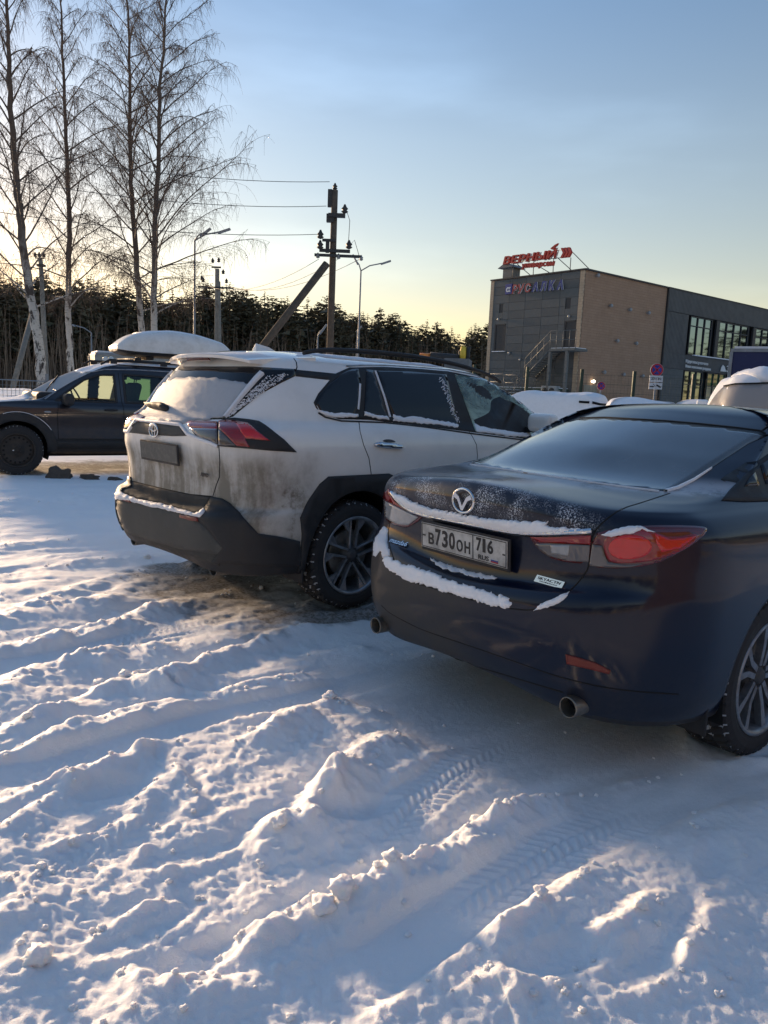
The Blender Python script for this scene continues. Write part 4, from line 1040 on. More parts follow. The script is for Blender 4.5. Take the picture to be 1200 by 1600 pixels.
for k, (cname, col) in enumerate((('flag_white', (.42, .42, .42)), ('flag_blue', (.02, .05, .22)), ('flag_red', (.30, .02, .02)))):
    z1 = -.027 - k * .0062
    MB().prism([(.172, z1 - .0062), (.212, z1 - .0062), (.212, z1), (.172, z1)], .0015, P2).build('flag_stripe', mat(cname, col, .5), o)
# snow on the car
sed.drape('strip_snow', 'px', [(613, 769), (621, 772), (632.7, 776.5), (645, 784), (657.5, 789), (680, 796), (710, 800.6), (745, 808), (774, 811.5), (800, 813), (820, 815), (840, 814), (857.3, 815.2), (853, 820), (862, 823), (890, 825), (918, 827), (924, 829), (862, 832), (809, 832), (780, 827), (745, 819.5), (700, 811), (663, 803), (637, 793), (620, 779)], SNOW, off=.010, thick=.006, bulge=frost_bulge(.007, 11, .012, 60), step=3.0, jag=3.2)
sed.drape('bumper_snow', 'px', [(597.7, 870), (604, 868), (613.8, 873), (630, 882), (657.5, 888), (683, 898), (710, 908.5), (730, 915), (750.8, 921.5), (770, 926), (794.6, 936), (800, 943), (793, 951), (770, 946), (745, 939), (715, 930), (686.7, 921.7), (660, 912), (634.2, 905.6), (620, 899), (608, 889.6), (600, 880)], SNOW, off=.002, thick=.006, bulge=frost_bulge(.010, 12, .016, 60), step=3.0, jag=4.5)
sed.drape('bumper_snow', 'px', [(833, 954.5), (845, 944), (862, 936), (878, 929), (890, 924.5), (886, 932), (877, 940), (864.6, 946), (850, 951)], SNOW, off=.002, thick=.006, bulge=frost_bulge(.008, 13, .015, 34), step=3, jag=2.0)
sed.drape('boot_frost', 'px', [(672, 872), (690, 879), (712, 885), (735, 893), (760, 898), (778, 903), (760, 906), (735, 900), (705, 892), (685, 885)], FROST, off=.001, thick=.004, bulge=frost_bulge(.005, 14, .02, 40), step=3, jag=3.5)
sed.drape('corner_frost', 'px', [(583, 845), (590, 835), (600, 822), (606, 826), (605, 845), (610, 868), (598, 872), (594, 860), (588, 870), (583, 868)], FROST, off=.001, thick=.004, bulge=frost_bulge(.004, 15, .02, 40), step=3, jag=2.5)
sed.drape('lamp_snow', 'px', [(940, 836), (955, 829), (975, 824.5), (1000, 823), (1008, 827), (1022, 833), (1010, 831), (1002, 828), (990, 834), (970, 836), (955, 839)], SNOW, off=.014, thick=.006, bulge=frost_bulge(.010, 16, .012, 40), step=3, jag=1.5)
# exhausts, reflector, antenna, lower diffuser line
for s_ in (-1, 1): exhaust(SED, -.985, s_ * .595, .290, .038)
sed.drape('reflector', 'px', [(884, 1022), (900, 1026), (930, 1035), (954, 1047.5), (952, 1053), (925, 1046), (885.6, 1037)], DULLRED, off=.004, thick=.006, step=3)
sed.line('diffuser_line', 'px', smooth_poly([(596, 946), (608, 958), (640, 975), (663.3, 986), (745, 1013), (832.5, 1044), (880, 1060), (960, 1078), (1060, 1085)], 2, False), .006, GAP, off=.001)
sed.line('diffuser_line', 'px', smooth_poly([(700, 1030), (760, 1046), (832.5, 1068), (880, 1082)], 2, False), .010, GAP, off=.001)
p, n = sed.cast('px', 1080, 643)
for s_ in (-1, 1):
    o = MB().box((1.78, s_ * .985, 1.035), (.16, .22, .13)).build('door_mirror', SED_PAINT, SED); bevel(o, .045, 4)
    MB().box((1.80, s_ * .88, .99), (.08, .12, .04)).build('mirror_arm', BLACK, o)
for s_ in (-1, 1):
    o = MB().box((-.50, s_ * .80, .24), (.012, .17, .15)).build('mud_flap', BLACK, SED); bevel(o, .004)
# ================================================================== dark off-road car with roof box
OFFC = at_depth(26, 703, 10.4)
OFF_G = OFFC.z - .343
off_rz = math.pi / 2 - OFF_AZ
fx = Vector((math.cos(off_rz), math.sin(off_rz), 0)); ly = Vector((-fx.y, fx.x, 0))
o3 = OFFC - fx * 2.673 - ly * .80
OFF = empty('parked_car', (o3.x, o3.y, OFF_G), off_rz, 'dark off-road car facing left with a white box on its roof', 'car')
off = Car(OFF, OFFROAD_ROWS, TAPER, .028)
for cx in (0, 2.673): off.arch(cx, .36, .40)
# left side faces the camera: side windows cut on both sides
OW1 = [(.93, 1.05), (1.10, 1.40), (1.37, 1.47)] 
FW_ = [(1.33, 1.03), (1.33, 1.425), (1.55, 1.412), (1.76, 1.33), (2.02, 1.14), (2.16, 1.03)]
RW_ = [(.30, 1.03), (.34, 1.41), (.80, 1.435), (1.20, 1.435), (1.20, 1.03)]
QW_ = [(-.45, 1.08), (-.35, 1.34), (.14, 1.40), (.10, 1.06)]
def insetp(P, k):
    cx = sum(p[0] for p in P) / len(P); cz = sum(p[1] for p in P) / len(P)
    return [(cx + (p[0] - cx) * k, cz + (p[1] - cz) * k) for p in P]
for P in (FW_, RW_): off.holes('side', insetp(P, .96))
off.holes('front', [(-.58, 1.09), (.58, 1.09), (.50, 1.46), (-.50, 1.46)], both=False)
off.body('body', [OFF_PAINT, BLACK], lambda c: 1 if c.z < .50 else 0)
for cx in (0, 2.673):
    for s_ in (-1, 1):
        wheel_well(OFF, cx, .41, .88, s_, .36); make_wheel(OFF, cx, s_, .343, .215, .870, .222, 'steel')
MB().box((1.3, 0, .30), (3.7, 1.25, .12)).build('underbody', GAP, OFF)
seats(OFF, .52, 1.30, .45, .72, SEATTAN, 1)
SUR = [(-.52, 1.10), (-.40, 1.44), (.1, 1.50), (.9, 1.515), (1.38, 1.505), (1.60, 1.490), (1.82, 1.40), (2.12, 1.20), (2.30, 1.075), (1.5, 1.075), (0, 1.08)]
off.drape('front_door_window', 'side', FW_, FROSTGREEN, off=.004, thick=.001, step=.05); off.drape('front_door_window', 'side', FW_, THIN, off=.004, thick=.001, only_mirror=True, step=.05)
off.drape('rear_door_window', 'side', RW_, FROSTGREEN, off=.004, thick=.001, step=.05); off.drape('rear_door_window', 'side', RW_, THINDARK, off=.004, thick=.001, only_mirror=True, step=.05)
off.drape('quarter_window', 'side', QW_, DARKGLASS, off=.004, thick=.002, mirror=True, step=.05)
for P in (FW_, RW_):
    off.line('window_seal', 'side', P + [P[0]], .035, BLACK, off=.006, mirror=True)
off.drape('windscreen', 'front', [(-.62, 1.07), (.62, 1.07), (.53, 1.49), (-.53, 1.49)], FROSTGLASS, off=.003, thick=.003, step=.06, bulge=frost_bulge(.006, 21, .04, 14))
# snow on bonnet and roof
off.drape('bonnet_snow', 'top', smooth_poly([(2.55, -.66), (3.30, -.60), (3.36, 0), (3.30, .60), (2.55, .66), (2.40, .3), (2.38, 0), (2.40, -.3)], 1), SNOW, off=.001, thick=.002, step=.06, bulge=frost_bulge(.012, 22, .05, 8))
off.drape('roof_snow', 'top', smooth_poly([(-.3, -.50), (1.35, -.50), (1.70, -.46), (1.74, 0), (1.70, .46), (1.35, .50), (-.3, .50)], 1), SNOW, off=.001, thick=.002, step=.06, bulge=frost_bulge(.012, 23, .05, 8))
for y_ in (.42, -.18):
    Q = [off.cast('front', y_, 1.13), off.cast('front', y_ - .24, 1.26), off.cast('front', y_ - .42, 1.36)]
    MB().tube([h_ + n_ * .03 for h_, n_ in Q], [.010, .008, .005], 6).tube([Q[1][0] + (Q[1][1]) * .022, Q[2][0] + Q[2][1] * .018], .011, 6).build('wiper', BLACK, OFF)
# flared arches, sills, gaps, handles, side marker, mirrors
clad2 = arc(2.673, .36, .40, 190, 10)[::-1]
def archband(cx):
    return arc(cx, .36, .51, -6, 186, 28) + arc(cx, .36, .385, 186, -6, 26)
for cx in (0, 2.673): off.drape('wheel_arch_flare', 'side', archband(cx), BLACK, off=.022, thick=.02, step=.05, mirror=True)
off.drape('sill', 'side', [(.48, .36), (2.20, .36), (2.20, .47), (.48, .47)], BLACK, off=.012, thick=.01, step=.06, mirror=True)
for pts in ([(2.14, 1.00), (2.16, .8), (2.15, .5)], [(1.265, 1.45), (1.255, 1.02), (1.24, .5)], [(.22, 1.43), (.22, 1.02), (.42, .85), (.50, .55)], [(1.24, .5), (2.15, .5)], [(.50, .5), (1.24, .5)]):
    off.line('door_gap', 'side', pts, .010, GAP, off=.001, mirror=True)
for xx in (1.36, .40): off.drape('door_handle', 'side', smooth_poly([(xx - .02, .90), (xx + .16, .90), (xx + .16, .93), (xx - .02, .93)], 1), BLACK, off=.03, thick=.004, step=.03, mirror=True)
off.drape('side_marker', 'side', smooth_poly([(2.24, .86), (2.33, .86), (2.33, .885), (2.24, .885)], 1), SMOKE2, off=.008, thick=.004, step=.02, mirror=True)
off.line('arch_snow', 'side', [(2.673 + .505 * math.cos(R(a)), .36 + .505 * math.sin(R(a))) for a in range(70, 150, 6)], .007, FROST, off=.028, mirror=True)
off.line('roof_gutter', 'side', [(-.4, 1.49), (.2, 1.51), (1.0, 1.515), (1.45, 1.495), (1.75, 1.42), (2.0, 1.26), (2.3, 1.04)], .02, BRUSHED, off=.006, mirror=True)
for s_ in (-1, 1):
    o = MB().box((2.03, s_ * .99, 1.05), (.13, .21, .17)).build('door_mirror', BLACK, OFF); bevel(o, .05, 4)
    MB().box((2.05, s_ * .86, 1.01), (.07, .14, .05)).build('mirror_arm', BLACK, o)
    mb = MB(); mb.tube([(-.35, s_ * .57, 1.58), (-.25, s_ * .57, 1.64), (1.35, s_ * .56, 1.64), (1.48, s_ * .55, 1.57)], .017, 8)
    for xx in (-.2, .55, 1.3): mb.box((xx, s_ * .565, 1.61), (.10, .03, .05))
    mb.build('roof_rail', BLACK, OFF)
for xx in (.15, .95):
    mb = MB(); mb.box((xx, 0, 1.68), (.07, 1.24, .025)); mb.box((xx, .56, 1.66), (.10, .08, .05)); mb.box((xx, -.56, 1.66), (.10, .08, .05)); bevel(mb.build('cross_bar', BLACK, OFF), .006)
for s_ in (-1, 1): off.drape('tail_lamp', 'rear', [(s_ * .66, .80), (s_ * .80, .82), (s_ * .80, 1.10), (s_ * .68, 1.10)], RED, off=.006, thick=.01, step=.05)
for s_ in (-1, 1): off.drape('headlight', 'front', smooth_poly([(s_ * .50, .76), (s_ * .80, .80), (s_ * .80, .95), (s_ * .52, .92)], 1), SMOKE2, off=.006, thick=.01, step=.05)
off.drape('front_bumper', 'front', [(-.80, .36), (.80, .36), (.80, .58), (.5, .62), (-.5, .62), (-.80, .58)], BLACK, off=.02, thick=.02, step=.08)
# roof box: lid over tray
BOXROOT = empty('roof_box', OFF.matrix_world @ Vector((0, 0, 0)) if False else (OFF.location + fx * .25 + Vector((0, 0, 1.69))), off_rz, 'white streamlined luggage box on the roof of the dark off-road car', 'roof box')
L, WB, HB = 1.80, .84, .46
def boxsec(t):
    """t 0 = tail, 1 = nose: (half width, top, bottom)"""
    x = (t - .5) * L
    top = HB * (.80 + .42 * math.sin(math.pi * min(1, t * .95 + .02)) ** .8 - .22 + .0)
    top *= 1 - max(0, (t - .78) / .22) ** 2.8 * .38
    if t < .06: top *= .80 + .20 * t / .06
    hw = WB / 2 * (1 - max(0, (t - .62) / .38) ** 2.6 * .42) * (1 - max(0, (.08 - t) / .08) ** 2 * .08)
    bot = .04 + max(0, (t - .82) / .18) ** 2 * .06
    return x, hw, top, bot
def loft(fn, ns, nr):
    vs = []; 
    for i in range(ns + 1): vs += fn(i / ns, nr)
    fs = [(i * nr + j, i * nr + (j + 1) % nr, (i + 1) * nr + (j + 1) % nr, (i + 1) * nr + j) for i in range(ns) for j in range(nr)]
    fs += [tuple(range(nr)), tuple(ns * nr + j for j in reversed(range(nr)))]
    return vs, fs
def lid(t, nr):
    x, hw, top, bot = boxsec(t); out = []; z0 = .105 + max(0, (t - .8) / .2) ** 2 * .03; h = max(.02, top - z0)
    for j in range(nr):
        a = 2 * math.pi * j / nr; c, s_ = math.cos(a), math.sin(a)
        y = hw * math.copysign(abs(c) ** .45, c); z = z0 + (h * abs(s_) ** .55 if s_ > 0 else -.004)
        out.append((x, y, z))
    return out
def tray(t, nr):
    x, hw, top, bot = boxsec(t); out = []; z0 = .100 + max(0, (t - .8) / .2) ** 2 * .03
    for j in range(nr):
        a = 2 * math.pi * j / nr; c, s_ = math.cos(a), math.sin(a)
        y = (hw - .012) * math.copysign(abs(c) ** .5, c) * (.86 + .14 * (1 if s_ > 0 else 1 - abs(s_))); z = z0 if s_ > 0 else z0 - (z0 - bot) * abs(s_) ** .4
        out.append((x, y, z))
    return out
WHITEBOX = m_plastic('white_box_lid', (.74, .74, .72), (.62, .61, .58), .35, 5, .03)
for nm, fn, m_ in (('lid', lid, WHITEBOX), ('tray', tray, BLACK)):
    vs, fs = loft(fn, 44, 36); mb = MB(); mb.add(vs, fs, 0, True); o = mb.build(nm, m_, BOXROOT); md = o.modifiers.new('e', 'EDGE_SPLIT'); md.split_angle = R(50)
vs = []
P = [(x, hw + .004, .108 + max(0, (t - .8) / .2) ** 2 * .03) for t in [i / 40 for i in range(41)] for x, hw, top, bot in [boxsec(t)]]
MB().tube(P, .008, 6).tube([(x, -y, z) for x, y, z in P], .008, 6).build('rim', WHITEBOX, BOXROOT)
vs, fs = loft(lambda t, nr: [(x, y * .9, z + .012 + .006 * noise.noise(Vector((x * 6, y * 6, 0)))) if z > .16 else (x, y * .9, z - .01) for x, y, z in lid(.02 + .78 * t, nr)], 30, 36)
mb = MB(); mb.add(vs, fs, 0, True); mb.build('lid_snow', SNOW, BOXROOT)
MB().box((-.35, 0, .02), (.12, .55, .05)).box((.42, 0, .02), (.12, .55, .05)).build('mounting', BLACK, BOXROOT)
# ================================================================== snow ground as one sheet of real relief
def vnoise(x, y, seed=0):
    """smooth value noise on arrays, about -1..1"""
    xi = np.floor(x).astype(np.int64); yi = np.floor(y).astype(np.int64); fx_ = x - xi; fy_ = y - yi
    u = fx_ * fx_ * fx_ * (fx_ * (fx_ * 6 - 15) + 10); v = fy_ * fy_ * fy_ * (fy_ * (fy_ * 6 - 15) + 10)
    def h(a, b):
        n = (a * 374761393 + b * 668265263 + seed * 974711) & 0xffffffff
        n = ((n ^ (n >> 13)) * 1274126177) & 0xffffffff
        n = n ^ (n >> 16)
        return (n & 0xffff) / 32767.5 - 1
    a = h(xi, yi); b = h(xi + 1, yi); c = h(xi, yi + 1); d = h(xi + 1, yi + 1)
    return (a * (1 - u) + b * u) * (1 - v) + (c * (1 - u) + d * u) * v
def fbm(x, y, oct=4, seed=0, gain=.5):
    s_ = 0; a = 1; t = 0
    for o in range(oct):
        s_ = s_ + a * vnoise(x * 2 ** o + o * 17.3, y * 2 ** o - o * 9.1, seed + o); t += a; a *= gain
    return s_ / t
NA, NR = 760, 1150
ang = np.radians(np.linspace(-62, 58, NA))
rad_ = np.concatenate([.35 * (60 / .35) ** (np.linspace(0, 1, NR - 60)), 60 * (1200 / 60) ** (np.linspace(0, 1, 61)[1:])])
AA, RR = np.meshgrid(ang, rad_)
GX = RR * np.sin(AA); GY = RR * np.cos(AA)
near = np.clip((13 - RR) / 5, 0, 1)
# main run of the wheel tracks
TAZ = R(59)
def along(x, y):
    return x * math.sin(TAZ) + y * math.cos(TAZ), -x * math.cos(TAZ) + y * math.sin(TAZ)
def polydist(x, y, P):
    best = np.full(x.shape, 9.0); sgn = np.zeros(x.shape); tt = np.zeros(x.shape); acc = 0
    for (ax, ay), (bx, by) in zip(P[:-1], P[1:]):
        dx, dy = bx - ax, by - ay; L = math.hypot(dx, dy)
        t = np.clip(((x - ax) * dx + (y - ay) * dy) / (L * L), 0, 1)
        ex = x - (ax + t * dx); ey = y - (ay + t * dy); d = np.hypot(ex, ey); m = d < best
        best = np.where(m, d, best); sgn = np.where(m, np.sign(dx * ey - dy * ex), sgn); tt = np.where(m, acc + t * L, tt); acc += L
    return best, sgn, tt, acc
RIDGES = [  # picture positions of the crests, height (m), width (m)
 ([(-60, 1110), (0, 1078), (55, 1050), (135, 1027), (210, 1015), (280, 1007)], .055, .10),
 ([(-40, 1175), (75, 1122), (145, 1090), (200, 1053), (250, 1068), (320, 1030), (390, 1005), (440, 985), (500, 972)], .060, .09),
 ([(-60, 1205), (0, 1187), (75, 1165), (135, 1137), (200, 1120), (280, 1102), (380, 1075), (450, 1060), (520, 1050)], .045, .08),
 ([(-60, 1270), (0, 1252), (90, 1220), (165, 1195), (240, 1162), (280, 1165)], .045, .07),
 ([(-40, 1320), (15, 1290), (75, 1250), (125, 1222), (175, 1200)], .040, .06),
 ([(-30, 1385), (50, 1355), (125, 1320), (190, 1295), (240, 1288)], .050, .06),
 ([(-20, 1470), (40, 1400), (70, 1360), (115, 1350)], .050, .06),
 ([(0, 1530), (50, 1465), (75, 1440)], .040, .05),
 ([(150, 1455), (240, 1415), (330, 1398)], .030, .05),
 ([(350, 1180), (410, 1145), (470, 1115), (525, 1090), (575, 1108), (620, 1115)], .060, .08),
 ([(270, 1185), (290, 1240), (330, 1270)], .030, .06),
 ([(400, 1345), (425, 1310), (440, 1288), (475, 1280), (505, 1242), (550, 1195), (600, 1155), (650, 1150)], .085, .10),
 ([(330, 1500), (400, 1460), (490, 1408), (540, 1415), (590, 1385), (645, 1352), (690, 1340), (745, 1300), (810, 1262), (880, 1240), (950, 1222), (1040, 1200)], .085, .075),
 ([(730, 1500), (790, 1455), (850, 1415), (920, 1365), (960, 1350)], .025, .05),
 ([(930, 1500), (960, 1455), (1015, 1420), (1060, 1410)], .045, .07),
 ([(1050, 1540), (1080, 1480), (1105, 1430), (1100, 1390)], .040, .06),
 ([(1000, 1330), (1060, 1300), (1130, 1270), (1260, 1250)], .040, .09),
 ([(-40, 985), (45, 951), (90, 930), (130, 912), (190, 897), (240, 893)], .040, .10),
 ([(-60, 1030), (0, 1016), (90, 1000), (170, 982), (210, 960), (280, 938), (350, 923), (430, 913), (470, 905)], .065, .10),
 ([(60, 952), (150, 940), (200, 915), (240, 898), (320, 900), (370, 903), (440, 922), (480, 930)], .060, .10),
 ([(-60, 905), (40, 892), (110, 880), (180, 868)], .030, .10),
 ([(-60, 860), (60, 848), (150, 838)], .025, .12),
 ([(-60, 805), (60, 795), (170, 790)], .03, .18),
 ([(130, 1360), (165, 1310), (190, 1285), (215, 1250), (250, 1210)], .035, .06),
 ([(380, 1420), (395, 1380), (410, 1350)], .045, .07),
 ([(540, 1000), (600, 1015), (660, 1010), (700, 1022)], .035, .09),
 ([(230, 880), (300, 878), (360, 890)], .03, .09),
 ([(180, 1500), (240, 1540), (330, 1530), (420, 1560)], .03, .07),
 ([(700, 1560), (760, 1530), (850, 1540), (900, 1580)], .04, .09),
]
H = np.zeros_like(GX)
ua, va = along(GX, GY)
wob = fbm(GX * 1.7, GY * 1.7, 3, 5) * .10
va2 = va + wob
# broad unevenness, drawn out along the tracks
H += .030 * fbm(ua * .55, va2 * 2.6, 4, 11) * near + .045 * fbm(GX * .35, GY * .35, 3, 3) * np.clip((RR - 1.5) / 3, .2, 1)
H += .010 * (1 - np.abs(fbm(ua * .9, va2 * 4.2, 4, 21))) ** 3 * near
H += .008 * fbm(GX * 5.5, GY * 5.5, 4, 31) * near
nr_ = RR < 14
lump = fbm(GX * 9, GY * 9, 4, 41); lump2 = fbm(GX * 24, GY * 24, 3, 43)
sel = np.where(nr_)
sx, sy = GX[sel], GY[sel]; Lm = lump[sel]; L2 = lump2[sel]
acc_h = np.zeros_like(sx)
for P, hh, ww in RIDGES:
    W = [tuple(on_ground(*q)[:2]) for q in P]
    x0 = min(a for a, b in W) - .5; x1 = max(a for a, b in W) + .5; y0 = min(b for a, b in W) - .5; y1 = max(b for a, b in W) + .5
    m = (sx > x0) & (sx < x1) & (sy > y0) & (sy < y1)
    if not m.any(): continue
    x = sx[m] + .035 * fbm(sx[m] * 4, sy[m] * 4, 2, 51); y = sy[m] + .035 * fbm(sx[m] * 4 + 50, sy[m] * 4, 2, 52)
    d, sg, tt, L = polydist(x, y, W)
    sc = 1.0 if min(b for a, b in W) < 3 else 1.4
    w_ = ww * sc * np.where(sg > 0, .55, 1.35)              # steep towards the light, long lee side
    env = np.clip(tt / .15, 0, 1) * np.clip((L - tt) / .15, 0, 1)
    mod = .72 + .75 * fbm(tt * 5, tt * 0 + hh * 99, 3, 61) + .35 * Lm[m]
    prof = np.exp(-(d / w_) ** 2 * 1.3) - .30 * np.exp(-((d - w_ * 1.9) / (w_ * .8)) ** 2)
    acc_h[m] += hh * 1.05 * prof * np.clip(mod, .15, 1.6) * env * (1 + .35 * L2[m])
H[sel] += acc_h
# cloddy breakup where the snow is churned
churn = np.clip(fbm(GX * 1.1, GY * 1.1, 3, 71) * 1.8 + .35, 0, 1) * near
clod = np.clip(vnoise(GX * 17, GY * 17, 81) * .7 + vnoise(GX * 33, GY * 33, 82) * .5 - .25, 0, 1)
H += clod * .013 * churn
H += .007 * fbm(GX * 50, GY * 60, 3, 91) * np.clip((7 - RR) / 4, 0, 1)
# rolled wheel tracks with tread bars
def track(P, width, depth, bars=.045):
    global H
    W = [tuple(on_ground(*q)[:2]) for q in P]
    d, sg, tt, L = polydist(GX[sel], GY[sel], W)
    m = (d < width * .75)
    flat = np.clip((width * .5 - d) / .03, 0, 1) * np.clip(tt / .3, 0, 1) * np.clip((L - tt) / .3, 0, 1)
    h = H[sel]; base = h * (1 - flat * .93) - depth * flat
    ph = (tt + np.abs(d - width * .12) * .8 * sg) / bars
    tread = (np.abs(ph - np.floor(ph) - .5) * 2 > .45) * .014 * np.clip(fbm(GX[sel] * 2.2, GY[sel] * 2.2, 2, 95) + .55, 0, 1) * ((d < width * .10) | ((d > width * .16) & (d < width * .44)))
    base = base + tread * flat
    base = base + .012 * np.exp(-((d - width * .58) / .03) ** 2) * (.6 + Lm) * np.clip(tt / .3, 0, 1)
    H[sel] = np.where(m, base, h)
track([(430, 1590), (600, 1500), (700, 1430), (800, 1365), (880, 1315), (960, 1275), (1060, 1235), (1160, 1205)], .24, .020)
track([(-60, 1225), (60, 1200), (200, 1155), (320, 1120), (480, 1085), (620, 1045), (740, 1010), (850, 990)], .22, .018)
track([(-60, 1050), (100, 1020), (250, 985), (380, 958), (500, 945), (560, 940)], .22, .012)
track([(560, 1330), (640, 1250), (720, 1190), (800, 1150), (900, 1120), (1000, 1100), (1100, 1090)], .22, .012)
track([(-60, 1420), (40, 1372), (160, 1325), (260, 1250)], .20, .012)
# footprints
for fxp, fyp, a_ in ((300, 1330, 60), (235, 1440, 40), (880, 1500, 70), (1010, 1500, 50), (560, 1260, 65), (1120, 1340, 30), (330, 1480, 55), (160, 1230, 60)):
    c = on_ground(fxp, fyp); ca, sa = math.cos(R(90 - a_)), math.sin(R(90 - a_))
    u = (GX - c.x) * ca + (GY - c.y) * sa; v = -(GX - c.x) * sa + (GY - c.y) * ca
    q = (u / .14) ** 2 + (v / .055) ** 2; H -= .018 * np.exp(-q ** 2) - .004 * np.exp(-((np.sqrt(q) - 1.35) / .25) ** 2)
# flat, pressed ice under and behind the cars; wheels stand on it
def soft_box(cx, cy, rz, x0, x1, y0, y1, s_):
    c, n = math.cos(rz), math.sin(rz); u = (GX - cx) * c + (GY - cy) * n; v = -(GX - cx) * n + (GY - cy) * c
    f = lambda t: 1 / (1 + np.exp(-np.clip(t / s_, -30, 30)))
    return f(u - x0) * f(x1 - u) * f(v - y0) * f(y1 - v)
mS = soft_box(SED_AT[0], SED_AT[1], math.pi / 2 - SED_AZ, -1.25, 4.2, -1.15, 1.1, .10)
mV = soft_box(SUV_AT[0], SUV_AT[1], math.pi / 2 - SUV_AZ, -1.0, 4.2, -1.1, 1.05, .12)
H = H * (1 - .82 * mS) * (1 - .80 * mV) - .034 * mS - .004 * mV
mO = soft_box(OFF.location.x, OFF.location.y, off_rz, -1.6, 4.4, -1.3, 1.0, .18)
rise = np.clip((RR - 7.2) / 3.0, 0, 1) * np.clip((AA + R(2)) / R(-14), 0, 1); rise = rise * rise * (3 - 2 * rise)
H = H * (1 - .8 * mO) + (OFF_G + .0) * rise
H += .12 * np.clip((RR - 40) / 60, 0, 1) * (fbm(GX * .03, GY * .03, 3, 7) + .3)
# wheels pressed in a little, with a collar of pushed snow
for (ax, ay, rz, wb, r0, ht) in ((SUV_AT[0], SUV_AT[1], math.pi / 2 - SUV_AZ, 2.69, .80, .03), (SED_AT[0], SED_AT[1], math.pi / 2 - SED_AZ, 2.83, .79, .022)):
    c, n = math.cos(rz), math.sin(rz)
    for wx in (0, wb):
        for wy in (-r0, r0):
            px_, py_ = ax + wx * c - wy * n, ay + wx * n + wy * c
            u = (GX - px_) * c + (GY - py_) * n; v = -(GX - px_) * n + (GY - py_) * c
            q = np.sqrt((u / .20) ** 2 + (v / .15) ** 2)
            H += ht * np.exp(-((q - 1.35) / .35) ** 2) * (1 + lump) + .008 * np.exp(-q ** 2)
# dirt: brown slush behind the white car, dark ice behind the saloon
def blob(px_, py_, rx, ry, a_=59):
    c = on_ground(px_, py_); t = R(90 - a_); ca, sa = math.cos(t), math.sin(t)
    u = (GX - c.x) * ca + (GY - c.y) * sa; v = -(GX - c.x) * sa + (GY - c.y) * ca
    return np.exp(-((u / rx) ** 2 + (v / ry) ** 2))
nz = fbm(GX * 3.1, GY * 3.1, 5, 101, .6); nz2 = fbm(ua * 3, va * 11, 4, 103, .6); nf = fbm(GX * 19, GY * 19, 4, 105, .6)
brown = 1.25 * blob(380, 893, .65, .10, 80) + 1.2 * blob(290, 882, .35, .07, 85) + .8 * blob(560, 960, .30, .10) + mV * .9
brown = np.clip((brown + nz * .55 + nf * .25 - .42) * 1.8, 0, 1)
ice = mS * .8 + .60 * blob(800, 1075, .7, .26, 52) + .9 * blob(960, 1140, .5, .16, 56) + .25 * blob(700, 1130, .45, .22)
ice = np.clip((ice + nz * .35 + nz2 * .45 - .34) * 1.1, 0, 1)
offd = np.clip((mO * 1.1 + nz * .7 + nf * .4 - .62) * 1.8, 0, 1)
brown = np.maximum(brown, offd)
H -= .015 * brown * near
me = bpy.data.meshes.new('snow_ground')
nv = NA * NR; co = np.empty((nv, 3), np.float32); co[:, 0] = GX.ravel(); co[:, 1] = GY.ravel(); co[:, 2] = H.ravel()
ii = (np.arange(NR - 1)[:, None] * NA + np.arange(NA - 1)[None, :]).ravel()
quads = np.stack([ii, ii + 1, ii + NA + 1, ii + NA], 1)[:, ::-1].astype(np.int32)
me.vertices.add(nv); me.vertices.foreach_set('co', co.ravel())
me.loops.add(quads.size); me.loops.foreach_set('vertex_index', quads.ravel())
me.polygons.add(len(quads)); me.polygons.foreach_set('loop_start', np.arange(0, quads.size, 4, dtype=np.int32)); me.polygons.foreach_set('loop_total', np.full(len(quads), 4, np.int32))
me.polygons.foreach_set('use_smooth', np.ones(len(quads), bool))
for nm, arr in (('brown', brown), ('ice', ice)):
    a = me.attributes.new(nm, 'FLOAT', 'POINT'); a.data.foreach_set('value', arr.ravel().astype(np.float32))
me.update(); me.validate()
GM = mat('trodden_snow', (.8, .84, .9), .55, spec=.3); k = NT(GM); k.b.inputs['Subsurface Weight'].default_value = .35; k.b.inputs['Subsurface Scale'].default_value = .03; k.b.inputs['Subsurface Radius'].default_value = (1, .8, .7); c = k.coord()
ab = k.n('ShaderNodeAttribute', attribute_name='brown').outputs['Fac']; ai = k.n('ShaderNodeAttribute', attribute_name='ice').outputs['Fac']
n1 = k.noise(c, 3, 5, .6); n2 = k.noise(c, 45, 5, .7); n3 = k.noise(c, 220, 3, .7); n4 = k.noise(c, 800, 2, .6)
snowc = k.mix(k.ramp(n1, .35, .7), (.90, .895, .895), (.93, .925, .92))
snowc = k.mix(k.ramp(n2, .62, .80, 0, .25), snowc, (.58, .56, .52))
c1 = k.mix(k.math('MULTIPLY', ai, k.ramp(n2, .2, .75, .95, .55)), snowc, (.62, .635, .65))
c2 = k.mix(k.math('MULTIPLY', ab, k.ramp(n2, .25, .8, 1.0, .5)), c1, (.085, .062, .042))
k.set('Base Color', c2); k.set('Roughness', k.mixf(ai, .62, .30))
h = k.math('ADD', k.math('MULTIPLY', n2, .5), k.math('ADD', k.math('MULTIPLY', n3, .35), k.math('MULTIPLY', n4, .12)))
k.l(k.bump(h, .6, .014), k.b.inputs['Normal'])
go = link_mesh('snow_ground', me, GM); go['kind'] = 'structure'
def ground_z(x, y):
    r_ = math.hypot(x, y); a = math.atan2(x, y)
    i = int(np.clip(np.searchsorted(rad_, r_), 0, NR - 1)); j = int(np.clip(round((a - ang[0]) / (ang[1] - ang[0])), 0, NA - 1)); return float(H[i, j])
